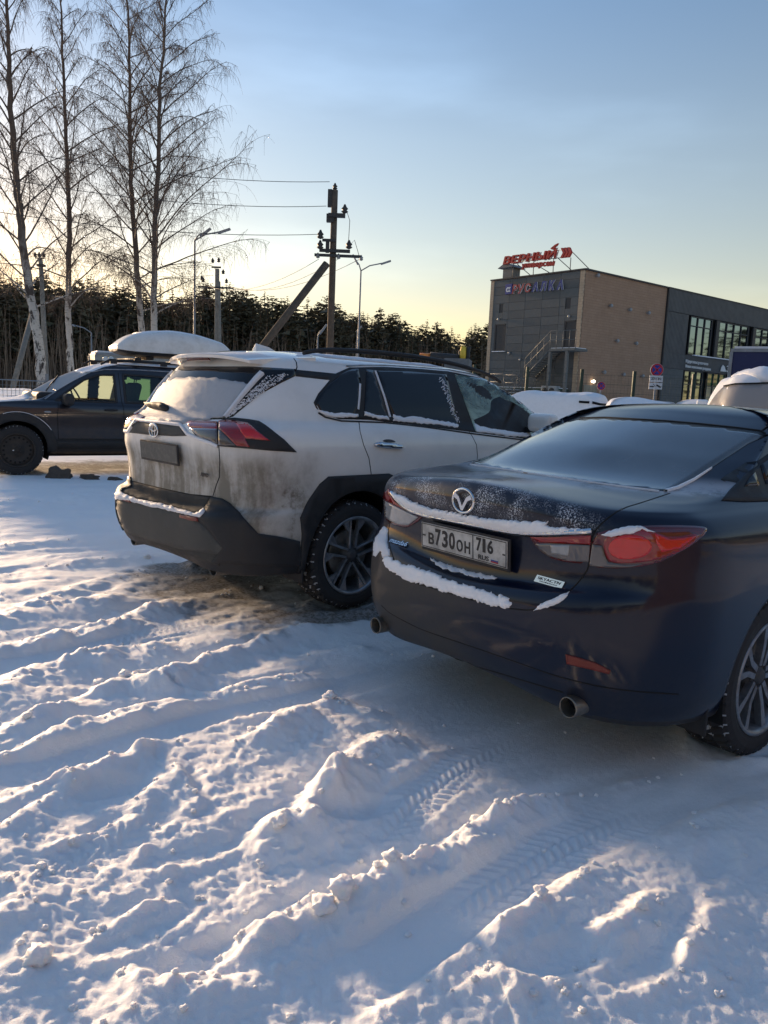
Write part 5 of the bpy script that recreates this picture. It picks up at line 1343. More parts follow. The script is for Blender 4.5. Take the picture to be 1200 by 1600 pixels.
# ground behind the camera, so that the sheet is whole from other viewpoints
P = [(0, 0, -.02)] + [(1200 * math.sin(t), 1200 * math.cos(t), -.02) for t in np.radians(np.linspace(57, 299, 40))]
MB().add(P, [(0, i, i + 1) for i in range(1, 40)]).add([(x, y, -.05) for x, y in ((-3, -3), (3, -3), (3, 1.2), (-3, 1.2))], [(0, 1, 2, 3)]).build('snow_ground', GM)['kind'] = 'structure'
# loose clods of snow and dirt
def clod_mesh(seed, flat=.8):
    bm = bmesh.new(); bmesh.ops.create_icosphere(bm, subdivisions=3, radius=1)
    for v in bm.verts:
        n_ = noise.noise(v.co * 1.6 + Vector((seed * 7, 0, 0))) * .6 + noise.noise(v.co * 4 + Vector((seed, 3, 0))) * .3 + noise.noise(v.co * 9 + Vector((seed, 8, 0))) * .12; v.co = v.co * (1 + n_); v.co.z *= flat
    for f in bm.faces: f.smooth = True
    me = bpy.data.meshes.new('clod'); bm.to_mesh(me); bm.free(); return me
mb = MB(); rc = random.Random(12); CM = [clod_mesh(i) for i in range(5)]
def put_clod(px_, py_, s_, mb=mb):
    q = on_ground(px_, py_); m_ = rc.choice(CM); rz = Matrix.Rotation(rc.uniform(0, 6.28), 3, 'Z'); z = ground_z(q.x, q.y) + s_ * .35
    mb.add([rz @ (v.co * s_) + Vector((q.x, q.y, z)) for v in m_.vertices], [tuple(p.vertices) for p in m_.polygons], 0, True)
for P, hh, ww in RIDGES:
    for (ax, ay), (bx, by) in zip(P[:-1], P[1:]):
        for k_ in range(int(abs(bx - ax) / 34) + 1):
            t = rc.random(); put_clod(ax + (bx - ax) * t + rc.uniform(-9, 9), ay + (by - ay) * t + rc.uniform(-8, 8), rc.uniform(.003, .010) * (1 if rc.random() < .9 else 1.8))
for k_ in range(90):
    put_clod(rc.uniform(-20, 1220), rc.uniform(860, 1600), rc.uniform(.004, .010))
for px_, py_, s_ in ((155, 1064, .03), (195, 1057, .028), (435, 1305, .024), (505, 1435, .028), (535, 1420, .034), (745, 1275, .022), (610, 1378, .025), (515, 1095, .028), (230, 870, .03), (60, 1500, .03)): put_clod(px_, py_, s_)
tag(mb.build('snow_clods', GM, fix=False), 'loose crumbs and clods of snow scattered along the wheel ruts', 'snow clods', kind='stuff')
EARTH = m_plastic('frozen_earth', (.05, .04, .032), (.12, .11, .10), .85, 30)
for px_, py_, s_, lb in ((92, 764, .13, 'tall dark lump of frozen dirt on the snow, left of the white car'), (142, 766, .10, 'flat dark lump of frozen dirt, middle one left of the white car'), (178, 769, .07, 'smallest dark lump of dirt beside the rear bumper of the white car')):
    q = on_ground(px_, py_); me = clod_mesh(px_, .45 if px_ > 100 else .9); o = link_mesh('dirt_lump', me, EARTH); o.location = (q.x, q.y, ground_z(q.x, q.y) + s_ * .15); o.scale = (s_ * 1.2, s_ * .8, s_); tag(o, lb, 'dirt lump', 'dirt lumps on the snow')
# ================================================================== supermarket building
BC = Vector((10.729, 44.338, 0)); PH = .885
D1 = Vector((math.sin(PH), math.cos(PH), 0)); D2 = Vector((-math.cos(PH), math.sin(PH), 0)); ZU = Vector((0, 0, 1))
BH = 9.01
def Bp(s, t, z): return BC + D1 * s + D2 * t + ZU * z
def on_plane(px, py, p0, n):
    d = pxdir(px, py); return CAM + d * ((p0 - CAM).dot(n) / d.dot(n))
def grey(px, py, off=0.0):
    q = on_plane(px, py, BC - D1 * off, D1) - BC; return q.dot(D2), q.z         # t (0 at the corner, grows to the left), z
def brown(px, py, off=0.0):
    q = on_plane(px, py, BC - D2 * off, D2) - BC; return q.dot(D1), q.z         # s, z
S1 = 8.486; S2 = 40.0; TW = 7.174
BLD = empty('supermarket_building', (BC.x, BC.y, 0), 0, 'two storey shop building with grey panels, brown brick wall and dark glazed wing', 'building')
BLD.rotation_euler.z = math.pi / 2 - PH
# local frame: x along D1, y along D2, z up; outward normals: grey face -x, brown face -y
def L(s, t, z): return (s, t, z)
def m_wall(name, c1, c2, bx, bz, mortar, rough=.8, axis='xz', bump=.4):
    m = mat(name, c1, rough); k = NT(m); c = k.coord(); xyz = k.sep(c)
    cb = k.n('ShaderNodeCombineXYZ'); k.l(xyz[0] if axis == 'xz' else xyz[1], cb.inputs[0]); k.l(xyz[2], cb.inputs[1])
    b = k.n('ShaderNodeTexBrick', offset=.5); k.l(cb.outputs[0], b.inputs['Vector']); b.inputs['Scale'].default_value = 1.0
    b.inputs['Brick Width'].default_value = bx; b.inputs['Row Height'].default_value = bz; b.inputs['Mortar Size'].default_value = mortar; b.inputs['Mortar Smooth'].default_value = .2
    b.inputs['Color1'].default_value = (*c1, 1); b.inputs['Color2'].default_value = (*c2, 1); b.inputs['Mortar'].default_value = (*[x * .6 for x in c1], 1)
    n = k.noise(c, 1.3, 5, .65)
    k.set('Base Color', k.mix(k.ramp(n, .3, .75, 0, .45), b.outputs['Color'], tuple(x * .72 for x in c1)))
    inv = k.math('SUBTRACT', 1.0, b.outputs['Fac']); k.l(k.bump(inv, bump, .01), k.b.inputs['Normal']); return m
BROWNW = m_wall('brown_tiles', (.335, .205, .13), (.365, .228, .148), .60, .15, .006)
PILAST = m_wall('beige_tiles', (.42, .32, .22), (.47, .36, .25), .30, .15, .006, axis='yz')
GREYP = m_plastic('grey_panel', (.085, .094, .095), (.112, .120, .120), .7, 3.0, .1)
GREYP2 = m_plastic('grey_panel_darker', (.072, .080, .082), (.096, .104, .105), .7, 3.0, .1)
DARKW = mat('dark_ribbed_cladding', (.052, .056, .062), .6); k = NT(DARKW); c = k.coord(); xyz = k.sep(c)
wv = k.math('SINE', k.math('MULTIPLY', xyz[0], 2 * math.pi / .16)); n = k.noise(c, 1.5, 5, .6)
k.set('Base Color', k.mix(k.ramp(n, .3, .7), (.050, .054, .060), (.072, .076, .080))); k.l(k.bump(wv, .5, .03), k.b.inputs['Normal'])
TRIM = m_plastic('dark_trim', (.022, .024, .028), (.04, .042, .046), .5)
METAL = m_plastic('painted_steel', (.11, .12, .125), (.16, .165, .17), .55)
MIRRORG = mat('building_glass', (.17, .26, .35), .035, 1.0)
GREENG = mat('green_glass', (.03, .12, .06), .10, coat=1.0)
WARMG = mat('pale_door_glass', (.34, .32, .22), .2, coat=.6)
# cores
MB().box((S1 / 2 + .02, TW / 2, BH / 2 - .03), (S1 - .10, TW - .02, BH - .06)).build('wall', BROWNW, BLD)
MB().box((.06, TW / 2, BH / 2 - .06), (.10, TW - .1, BH - .14)).build('backing_wall', TRIM, BLD)
MB().box((S1 / 2 + S2 / 2, TW / 2 + .1, BH / 2 - .15), (S2 - S1, TW - .2, BH - .3)).build('wing_core', TRIM, BLD)
# grey facade of single panels
pw, ph_ = (TW - .62) / 5, .50
pm = {}
nrow = int(BH / ph_) + 1
door = [grey(853.5 if False else 852, 500), 0]
openings = []
def rect_on(fn, TLx, TLy, BRx, BRy):
    a = fn(TLx, TLy); b = fn(BRx, BRy); return min(a[0], b[0]), max(a[0], b[0]), min(a[1], b[1]), max(a[1], b[1])
W1 = rect_on(grey, 781, 475.5, 786, 488.5); W2 = rect_on(grey, 884.5, 466.5, 891.5, 482)
R1 = rect_on(grey, 774, 507, 789, 548.5); R2 = rect_on(grey, 882.5, 501.5, 898, 546)
openings = [W1, W2, R1, R2]
for i in range(nrow):
    z0 = i * ph_; z1 = min(z0 + ph_, BH - .10)
    if z1 - z0 < .08: continue
    off_ = 0
    for j in range(5):
        t0 = .33 + j * pw; t1 = t0 + pw
        if any(t0 < o[1] and t1 > o[0] and z0 < o[3] and z1 > o[2] for o in openings):
            # keep the part of the panel outside the opening
            segs = [(t0, t1, z0, z1)]
            for o in openings:
                ns = []
                for (a, b, c_, d) in segs:
                    if a < o[1] and b > o[0] and c_ < o[3] and d > o[2]:
                        if a < o[0]: ns.append((a, o[0], c_, d))
                        if b > o[1]: ns.append((o[1], b, c_, d))
                        m0, m1 = max(a, o[0]), min(b, o[1])
                        if c_ < o[2]: ns.append((m0, m1, c_, o[2]))
                        if d > o[3]: ns.append((m0, m1, o[3], d))
                    else: ns.append((a, b, c_, d))
                segs = ns
            for (a, b, c_, d) in segs:
                if b - a > .03 and d - c_ > .03: MB().box((-.01, (a + b) / 2, (c_ + d) / 2), (.04, b - a - .012, d - c_ - .012)).build('wall_panel', GREYP, BLD)
        else:
            key = (round(z1 - z0, 3), (i * 7 + j * 3) % 2)
            if key not in pm:
                me = MB().box((0, 0, 0), (.04, pw - .014, z1 - z0 - .014)).mesh('wall_panel'); me.materials.append(GREYP if key[1] else GREYP2); pm[key] = me
            o = bpy.data.objects.new('wall_panel', pm[key]); COL.objects.link(o); o.parent = BLD; o.location = (-.01 - RNG.uniform(0, .004), (t0 + t1) / 2, (z0 + z1) / 2)
MB().box((-.012, .155, BH / 2 - .05), (.06, .31, BH - .1)).build('corner_pilaster', PILAST, BLD)
MB().box((-.012, TW - .14, BH / 2 - .05), (.06, .28, BH - .1)).build('corner_pilaster', PILAST, BLD)
MB().box((-.03, TW / 2, BH - .04), (.14, TW + .04, .08)).build('parapet_cap', TRIM, BLD)
MB().box((S1 / 2, -.03, BH - .04), (S1 + .1, .14, .08)).build('parapet_cap', TRIM, BLD)
# narrow windows and recesses
for W_ in (W1, W2):
    f = MB().box((.03, (W_[0] + W_[1]) / 2, (W_[2] + W_[3]) / 2), (.02, W_[1] - W_[0] + .02, W_[3] - W_[2] + .02)).build('window', TRIM, BLD)
for W_ in (R1, R2):
    f = MB().box((.035, (W_[0] + W_[1]) / 2, (W_[2] + W_[3]) / 2), (.02, W_[1] - W_[0], W_[3] - W_[2])).build('recessed_door', METAL, BLD)
    MB().box((.0, W_[1] - .05, (W_[2] + W_[3]) / 2), (.05, .09, W_[3] - W_[2])).box((.0, (W_[0] + W_[1]) / 2, W_[3] - .03), (.05, W_[1] - W_[0] - .19, .06)).build('door_frame', TRIM, f)
    MB().box((-.06, (W_[0] + W_[1]) / 2, W_[2] - .02), (.16, W_[1] - W_[0] + .1, .04)).build('snowy_sill', SNOW, f)
LAMPG = mat('lamp_housing', (.30, .30, .30), .35, .3)
GLOW = mat('lit_lamp', (.9, .85, .7), .3, emit=(1, .92, .7), emit_s=2.0)
def ball_lamp(parent, p, r_, nrm, lit=False):
    mb = MB(); mb.lathe([(0, -r_), (r_ * .7, -r_ * .7), (r_, 0), (r_ * .7, r_ * .7), (0, r_)], 'Z', p, 14)
    q = Vector(p) - Vector(nrm) * r_; mb.tube([q - Vector(nrm) * .06, q + Vector(nrm) * .02], r_ * .45, 8)
    return mb.build('wall_lamp', GLOW if lit else LAMPG, parent)
for px_, py_ in ((781, 499), (891, 494.5), (797.5, 552), (814.5, 562)):
    t, z = grey(px_, py_); ball_lamp(BLD, (-.12, t, z), .09, (-1, 0, 0))
for px_, py_ in ((952, 478), (982, 484), (1011, 489), (962, 532.5), (991.7, 536.5), (941.7, 581.5), (972, 585), (1001.5, 587.5), (931.5, 441 if False else 430.5)):
    s_, z = brown(px_, py_); ball_lamp(BLD, (s_, -.14, z), .115, (0, -1, 0))
s_, z = brown(924.5, 596); ball_lamp(BLD, (s_, -.14, z), .10, (0, -1, 0), True)
# lower band of the brown wall, door and dark joint
MB().box((S1 / 2 + .1, -.012, 2.02), (S1 - .3, .03, .05)).build('plinth_line', BROWNW, BLD)
s0, z0 = brown(912, 601); s1_, _ = brown(932, 601)
MB().box(((s0 + s1_) / 2, -.02, z0 / 2), (s1_ - s0, .05, z0)).build('steel_door', m_plastic('beige_door', (.22, .19, .14), (.27, .23, .17), .6), BLD)
MB().box((S1 + .02, -.05, BH / 2), (.10, .14, BH)).build('wall_joint', TRIM, BLD)
# dark wing: cladding round the window bands
DZ1 = brown(1060, 553)[1]; DZ2 = brown(1075, 492)[1]; DLo = brown(1060, 577)[1]
MB().box((S1 + (S2 - S1) / 2 + .06, -.03, (DZ2 + BH) / 2), (S2 - S1 - .1, .10, BH - DZ2 - .04)).build('upper_cladding', DARKW, BLD)
sa = brown(1075.3, 492)[0]
MB().box(((S1 + sa) / 2 + .05, -.02, (DZ1 + DZ2) / 2), (sa - S1 - .1, .08, DZ2 - DZ1 - .01)).build('side_cladding', DARKW, BLD)
MB().box((S1 + (S2 - S1) / 2 + .06, -.03, (DZ1 + DLo) / 2), (S2 - S1 - .1, .10, DZ1 - DLo - .01)).build('sign_band', DARKW, BLD)
MB().box(((S1 + sa) / 2 + .1, -.02, DLo / 2), (sa - S1 - .2, .08, DLo - .02)).build('lower_cladding', m_wall('grey_lower_wall', (.10, .105, .105), (.12, .125, .12), .6, .3, .01), BLD)
MB().box((S1 + (S2 - S1) / 2, -.04, BH - .03), (S2 - S1, .16, .07)).build('parapet_cap', TRIM, BLD)
MB().box((S1 + 18, -.16, DZ1 + .02), (S2 - S1 - 2.6, .16, .06)).build('snowy_ledge', FROST, BLD)
def glazing(xa, xb, z0, z1, n, top, gm, nm='window', gm2=None):
    w_ = (xb - xa) / n
    fr = MB()
    for i in range(n + 1): fr.box((xa + i * w_, .0, (z0 + z1) / 2), (.07, .10, z1 - z0))
    for zz in (z0 + .03, z1 - .03, z1 - top): fr.box(((xa + xb) / 2, .001, zz), (xb - xa - .08, .08, .06))
    f = fr.build(nm, TRIM, BLD)
    for i in range(n):
        for (a, b, g_) in ((z0 + .06, z1 - top - .03, gm), (z1 - top + .03, z1 - .06, gm2 or gm)):
            o = MB().box((0, 0, 0), (w_ - .08, .02, b - a)).build('pane', g_, f); o.location = (xa + (i + .5) * w_, .03, (a + b) / 2); o.rotation_euler = (RNG.uniform(-.004, .004), 0, RNG.uniform(-.012, .012))
    return f
sb = brown(1112.7, 499.3)[0]; sc = brown(1124.5, 502)[0]; sdd = brown(1169.3, 510.7)[0]; se = brown(1181, 513)[0]
per = sc - sa
x0 = sa; k_ = 0
while x0 < S2 - 2:
    glazing(x0 + (.35 if k_ == 0 else 0), x0 + (sb - sa if k_ == 0 else sdd - sc), DZ1 + .03, DZ2 - .03, 3 if k_ == 0 else 4, .62, MIRRORG)
    x0 = sc if k_ == 0 else x0 + (se - sc); k_ += 1
    MB().box((x0 - .28, -.02, (DZ1 + DZ2) / 2), (.42, .14, DZ2 - DZ1 - .03)).build('pier', TRIM, BLD)
lowx = [(sa + .2, sb - .6), (sb + .1, sc + 1.5), (sc + 2.0, sdd + .2), (se, se + 3.4), (se + 4, se + 8)]
for i, (a, b) in enumerate(lowx): glazing(a, b, .25, DLo - .02, 3, .9, WARMG if i in (1, 2) else MIRRORG, 'shop_window', GREENG if i in (1, 2) else MIRRORG)
# roof vent housing
t, z = grey(789, 425)
v = MB().box((.6, t, BH + .33), (.75, .75, .62)).build('roof_vent', METAL, BLD)
MB().prism([(-.65, 0), (.65, 0), (.12, .26), (-.12, .26)], 1.2, lambda a, b, d: Vector((0 + d, t + a, BH + .64 + b))).build('vent_hood', METAL, v)
# outside stairs: landing, two columns, flights, rails
STEEL = m_plastic('stair_steel', (.085, .095, .095), (.13, .14, .14), .5)
ta, za = grey(858, 546.5, 1.2); tb, _ = grey(898, 547, 1.2)
st = MB().box((-.62, (ta + tb) / 2, za), (1.15, ta - tb, .14)).build('stair_landing', STEEL, BLD)
MB().box((-.62, (ta + tb) / 2, za + .09), (1.0, ta - tb - .1, .04)).build('landing_snow', SNOW, st)
for tt in (ta - .06, (ta + tb) / 2 - .35): MB().box((-1.14, tt, za / 2 - .05), (.16, .16, za - .1)).build('column', STEEL, st)
nst = 13
t1_, z1_ = grey(818, 588, 1.2)
dt = (t1_ - ta) / nst; dz = (za - z1_) / nst
for i in range(nst): MB().box((-.62, ta + dt * (i + .5), za - dz * (i + 1)), (.95, .30, .05)).build('stair_step', STEEL, st)
MB().tube([(-1.12, ta, za - .02), (-1.12, t1_, z1_ - .05)], .07, 4).tube([(-.12, ta, za - .02), (-.12, t1_, z1_ - .05)], .07, 4).build('stair_stringer', STEEL, st)
rl = MB()
for zz in (.55, 1.05): rl.tube([(-1.15, tb, za + zz), (-1.15, ta, za + zz), (-1.15, t1_, z1_ + zz)], .022, 6)
for i in range(5): tt = tb + (ta - tb) * i / 4; rl.tube([(-1.15, tt, za), (-1.15, tt, za + 1.05)], .018, 5)
for i in range(1, 5): tt = ta + (t1_ - ta) * i / 4; zz = za + (z1_ - za) * i / 4; rl.tube([(-1.15, tt, zz), (-1.15, tt, zz + 1.05)], .018, 5)
rl.build('handrail', STEEL, st)
# second stair running down towards the car park
ta2, za2 = grey(800, 588, 2.2); tb2, zb2 = grey(779, 586, 2.2)
st2 = MB().box((-1.2, (ta2 + tb2) / 2, za2 - .75), (2.0, abs(ta2 - tb2) + .5, .12)).build('stair_landing', STEEL, BLD)
for i in range(9): MB().box((-2.3 - .0, ta2 - .25 - .27 * i, za2 - .80 - .17 * i), (1.2, .28, .05)).build('stair_step', [STEEL], st2)
for i in range(9): MB().box((-2.3, ta2 - .25 - .27 * i, za2 - .765 - .17 * i), (1.1, .22, .02)).build('step_snow', SNOW, st2)
rl = MB()
for xx in (-1.72, -2.88):
    for zz in (.10, -.35): rl.tube([(xx, tb2, za2 + zz), (xx, ta2, za2 + zz), (xx, ta2 - 2.6, za2 + zz - 1.62)], .024, 6)
    for i in range(4): rl.tube([(xx, ta2 - i * .85, za2 + .10 - i * .53), (xx, ta2 - i * .85, za2 - .85 - i * .53)], .018, 5)
rl.build('handrail', STEEL, st2)
# canopy beam of the ground floor
MB().box((-.5, TW / 2, 2.25), (.9, TW - 1.0, .10)).build('canopy', m_plastic('green_canopy', (.02, .05, .035), (.04, .07, .05), .5), BLD)
MB().box((-.5, TW / 2 - .2, 2.32), (.8, TW - 1.4, .04)).build('canopy_snow', FROST, BLD)
# air conditioner on the ground
t, z = grey(860, 611.5, 1.0)
AC = empty('air_conditioner', Bp(-1.0, t, 0), math.pi / 2 - PH, 'grey twin fan air conditioner below the outside stairs of the shop', 'air conditioner')
b = MB().box((0, 0, z), (.42, 1.05, .62)).build('casing', m_plastic('unit_casing', (.26, .27, .26), (.34, .35, .34), .5), AC); bevel(b, .02)
for yy in (-.25, .25):
    MB().lathe([(0, -.222), (.195, -.222), (.205, -.215)], 'X', (0, yy, z), 24).build('fan_opening', GAP, AC)
    g = MB()
    for rr in (.06, .11, .16, .20): g.lathe([(rr, -.228), (rr + .006, -.230), (rr + .012, -.228)], 'X', (0, yy, z), 20)
    g.build('fan_grille', STEEL, AC)
for yy in (-.4, .4): MB().box((0, yy, z / 2 - .16), (.3, .05, z - .3)).build('support', STEEL, AC)
# sign letters
SIGNRED = mat('sign_red', (.42, .030, .022), .45); SIGNWHITE = mat('sign_white', (.62, .62, .62), .5); SIGNBLUE = mat('sign_blue', (.018, .035, .20), .4); SIGNRED2 = mat('sign_red_face', (.35, .06, .06), .45)
RS = empty('roof_sign', Bp(.1, 3, BH), math.pi / 2 - PH, 'red roof sign ВЕРНЫЙ универсам with three chevrons, above the grey facade', 'sign')
rsi = RS.rotation_euler.z
def gl(px, py, off=0.0): t, z = grey(px, py, off); return t - 3, z - BH
off_s = .0
def rsf(a, b, d): return Vector((-.1 - d, -a, b))     # a runs left to right in the picture
def box_from(fn, TL, TR, BL):
    a = fn(*TL); b = fn(*TR); c_ = fn(*BL); return a, b, c_
def slanted(mb, txt, TL, TR, BL, depth, m=0, bold=.0, shear=0.0, fn=gl, frame=rsf):
    a, b, c_ = fn(*TL), fn(*TR), fn(*BL)
    x0 = -a[0]; w_ = -b[0] - x0; z1 = a[1]; rise = (b[1] - a[1]) / w_; h = a[1] - c_[1]
    letters(mb, txt, lambda u, v, d: frame(x0 + u, z1 - h + v + u * rise, d), 0, 0, w_, h, depth, m, shear=shear, bold=bold)
for dd, mm, nm in ((.0, SIGNRED, 'letters'),):
    mb = MB(); slanted(mb, 'ВЕРНЫЙ', (789, 398), (872, 386.5), (786, 414), .16, bold=.02, shear=.18); mb.build('letters', SIGNRED, RS)
    mb = MB(); slanted(mb, 'ВЕРНЫЙ', (788.6, 397.6), (872.4, 386), (785.6, 414.4), .005, bold=.045, shear=.22); o = mb.build('letter_rims', SIGNWHITE, RS); o.location = rsf(0, 0, 0) - rsf(0, 0, .02) + Vector((.105, 0, 0))
    mb = MB(); slanted(mb, 'универсам', (816.5, 412.5), (868, 408), (815, 422), .12, bold=.03, shear=.2); mb.build('letters', SIGNRED, RS)
mb = MB(); P = [gl(863, 388), gl(869, 383), gl(874, 380.5), gl(871, 385), gl(866, 387.5)]
mb.prism([(-a, b) for a, b in P], .14, rsf); mb.build('tick_mark', SIGNRED, RS)
for i in range(3):
    x = 878.5 + i * 5.0; y = 388.0 - i * .5
    P = [gl(x, y), gl(x + 3.4, y - .3), gl(x + 6.6, y + 7.3), gl(x + 2.4, y + 15.2), gl(x - 1.2, y + 15.6), gl(x + 2.9, y + 7.6)]
    MB().prism([(-a, b) for a, b in P], .14, rsf).build('chevron', SIGNRED, RS)
fr_ = MB()
for (xa, ya, xb_, yb_) in ((800.5, 412, 799, 433), (832, 408, 831, 429), (863, 404, 862, 425.5), (890, 402, 888.5, 423)):
    a, b = gl(xa, ya), gl(xb_, yb_); fr_.tube([(.02, a[0], a[1]), (.02, b[0], 0)], .025, 6)
for (xa, ya, xb_, yb_) in ((806, 412, 814, 431), (842, 417, 847, 427.5), (869, 402, 878, 424), (893, 394, 904, 420)):
    a, b = gl(xa, ya), gl(xb_, yb_); fr_.tube([(.02, a[0], a[1]), (1.2, b[0], 0)], .025, 6)
a, b = gl(790, 410), gl(889, 401); fr_.tube([(.02, a[0], a[1]), (.02, b[0], b[1])], .02, 6); a, b = gl(872, 390.5), gl(889, 389); fr_.tube([(.02, a[0], a[1]), (.02, b[0], b[1])], .02, 6)
fr_.build('frame', METAL, RS)
WS = empty('wall_sign', Bp(-.06, 3, 0), math.pi / 2 - PH, 'wall sign РУСАЛКА in red and blue letters on the grey facade', 'sign')
def wl(px, py): t, z = grey(px, py); return t - 3, z
def wsf(a, b, d): return Vector((-.02 - d, -a, b))
P = [wl(793, 445), wl(803, 443.6), wl(802.3, 459), wl(792.3, 460.5)]
MB().prism([(-a, b) for a, b in P], .10, wsf).build('emblem_board', SIGNBLUE, WS)
mb = MB(); slanted(mb, 'α', (794.5, 449.8), (801.3, 448.8), (794.3, 457.5), .13, bold=.03, fn=wl, frame=wsf); mb.build('emblem', SIGNWHITE, WS)
LP = [('Р', 803.5, 811.5, 445.5, 460, 0), ('У', 812.5, 822.5, 444.5, 460, 0), ('С', 823.5, 832, 443.5, 458, 0), ('А', 834.5, 844, 441.5, 457, 1), ('Л', 847, 857, 440.5, 456, 1), ('К', 860.5, 870, 438.5, 455, 1), ('А', 873.5, 883.5, 438, 454, 1)]
for ch, xa, xb_, yt, yb_, col in LP:
    for (bold, dep, mm) in ((.055, .07, SIGNWHITE), (.015, .10, SIGNBLUE if col else SIGNRED2)):
        mb = MB(); slanted(mb, ch, (xa, yt), (xb_, yt - (xb_ - xa) * .1), (xa, yb_ - .5), dep, bold=bold, shear=.12, fn=wl, frame=wsf); mb.build('letter', mm, WS)
SG = empty('wall_sign', Bp(12, -.1, 0), math.pi / 2 - PH, 'white two line lettering with a small house symbol on the dark sign band', 'sign')
def dl(px, py): s_, z = brown(px, py, .1); return s_ - 12, z
def dsf(a, b, d): return Vector((a, -d - .02, b))
def slant2(mb, txt, TL, TR, BL, depth, bold=.0):
    a, b, c_ = dl(*TL), dl(*TR), dl(*BL); w_ = b[0] - a[0]; rise = (b[1] - a[1]) / w_; h = a[1] - c_[1]
    letters(mb, txt, lambda u, v, d: dsf(a[0] + u, a[1] - h + v + u * rise, d), 0, 0, w_, h, depth, 0, bold=bold)
mb = MB(); slant2(mb, 'Круглосуточно', (1071, 561.5), (1105.5, 566.5), (1070.5, 567.5), .05, .02); slant2(mb, 'Ваш магазин рядом', (1070.5, 569.5), (1109.5, 575), (1070, 575), .05, .02)
mb.build('letters', SIGNWHITE, SG)
a = [dl(1124.8, 580), dl(1133, 581), dl(1131, 573), dl(1128.5, 570), dl(1126, 574)]
MB().prism([(p_[0], p_[1]) for p_ in a], .05, dsf).build('house_symbol', SIGNWHITE, SG)
mb = MB(); slant2(mb, '3', (1135, 571), (1140, 571.7), (1134.5, 581.5), .05, .03); mb.build('letters', SIGNWHITE, SG)
# ================================================================== poles, lamps, fences, signs, far vehicles, trees
CONC = m_plastic('concrete', (.20, .18, .15), (.28, .25, .21), .85, 5); WOOD = m_plastic('old_timber', (.085, .065, .048), (.13, .10, .075), .85, 6)
GALV = m_plastic('galvanised_steel', (.20, .21, .22), (.28, .29, .30), .5, 4); DARKST = m_plastic('dark_steel', (.03, .03, .032), (.05, .05, .05), .6)
def base_at(px, py, d): q = at_depth(px, py, d); return q.x, q.y
def zt(px, py, d): return at_depth(px, py, d).z
def insulator(mb, p, s_=1.0):
    mb.lathe([(0, 0), (.05 * s_, .02 * s_), (.09 * s_, .05 * s_), (.05 * s_, .08 * s_), (.085 * s_, .12 * s_), (.045 * s_, .16 * s_), (.02 * s_, .22 * s_), (0, .22 * s_)], 'Z', p, 8)
# main pole
d0 = 31.0; X, Y = base_at(519.5, 420, d0)
UP1 = empty('utility_pole', (X, Y, 0), 0, 'tallest timber power pole with cross arms and a leaning strut beside it', 'utility pole')
zz = lambda py: zt(519, py, d0)
MB().tube([(0, 0, -.2), (0, 0, zz(420)), (0, 0, zz(297))], [.145, .13, .12], 12).build('pole', WOOD, UP1)
mb = MB(); insulator(mb, (0, 0, zz(297)), 1.2); mb.build('insulator', DARKST, UP1)
sc_ = d0 / 1190
def arm(y, xa, xb_, h=.09, dep=.09): z = zz(y); MB().box(((xa + xb_) / 2 * sc_, -.17, z), ((xb_ - xa) * sc_, dep, h)).build('cross_arm', DARKST, UP1)
arm(400.5, -27, 43, .10, .10); arm(338, -8, 17, .14, .2); arm(393, -20, 26, .12); arm(377, -16, 3, .10)
for (xx, y) in ((-22, 405), (9, 405), (43, 406)):
    mb = MB(); insulator(mb, (xx * sc_, -.17, zz(y + 1)), 1.0); mb.build('insulator', GALV, UP1)
for (xx, y) in ((16, 335), (-19, 376), (24, 390), (-19, 392)):
    mb = MB(); insulator(mb, (xx * sc_, -.17, zz(y)), 1.6); mb.build('insulator', DARKST, UP1)
MB().box((-7 * sc_, 0, zz(310)), (.16, .14, .65)).box((-5 * sc_, -.1, zz(342)), (.30, .2, .3)).build('switch_box', DARKST, UP1)
MB().box((-8 * sc_, -.15, zz(386)), (.14, .12, .5)).build('fuse_box', DARKST, UP1)
MB().tube([(17 * sc_, -.17, zz(325)), (24 * sc_, -.17, zz(345)), (23 * sc_, -.17, zz(385))], .012, 5).tube([(24 * sc_, -.17, zz(385)), (32 * sc_, -.17, zz(375)), (40 * sc_, -.17, zz(400))], .012, 5).build('jumper_wire', DARKST, UP1)
a = at_depth(510.5, 412, d0 - .5); b = at_depth(402, 552, 29.5); b2 = a + (b - a) * 1.45
SP = MB(); M_ = (b2 - a).normalized()
SP.tube([a, b2], .145, 12); o = SP.build('leaning_strut', WOOD); tag(o, 'thick leaning timber strut propped against the tallest power pole', 'pole')
# pole lit on its edge
d1_ = 50.0; X, Y = base_at(339, 480, d1_)
UP2 = empty('utility_pole', (X, Y, 0), 0, 'concrete power pole with a sunlit edge behind the white roof box', 'utility pole'); z2 = lambda y: zt(339, y, d1_); s2 = d1_ / 1190
MB().box((0, 0, z2(420) / 2), (.24, .24, z2(420))).build('pole', CONC, UP2); bevel(UP2.children[0], .03)
MB().tube([(.12, -.05, z2(440)), (.42, -.4, -.1)], .10, 8).build('strut', CONC, UP2)
MB().box((-1 * s2, -.2, z2(450)), (54 * s2, .10, .10)).build('cross_arm', DARKST, UP2)
for xx, y in ((-20, 443), (15, 443), (-6, 412), (3, 411), (10, 429), (-22, 440)):
    mb = MB(); insulator(mb, (xx * s2, -.2, z2(y)), 1.4); mb.build('insulator', DARKST, UP2)
MB().box((-1 * s2, -.1, z2(418)), (14 * s2, .1, .10)).build('cross_arm', DARKST, UP2)
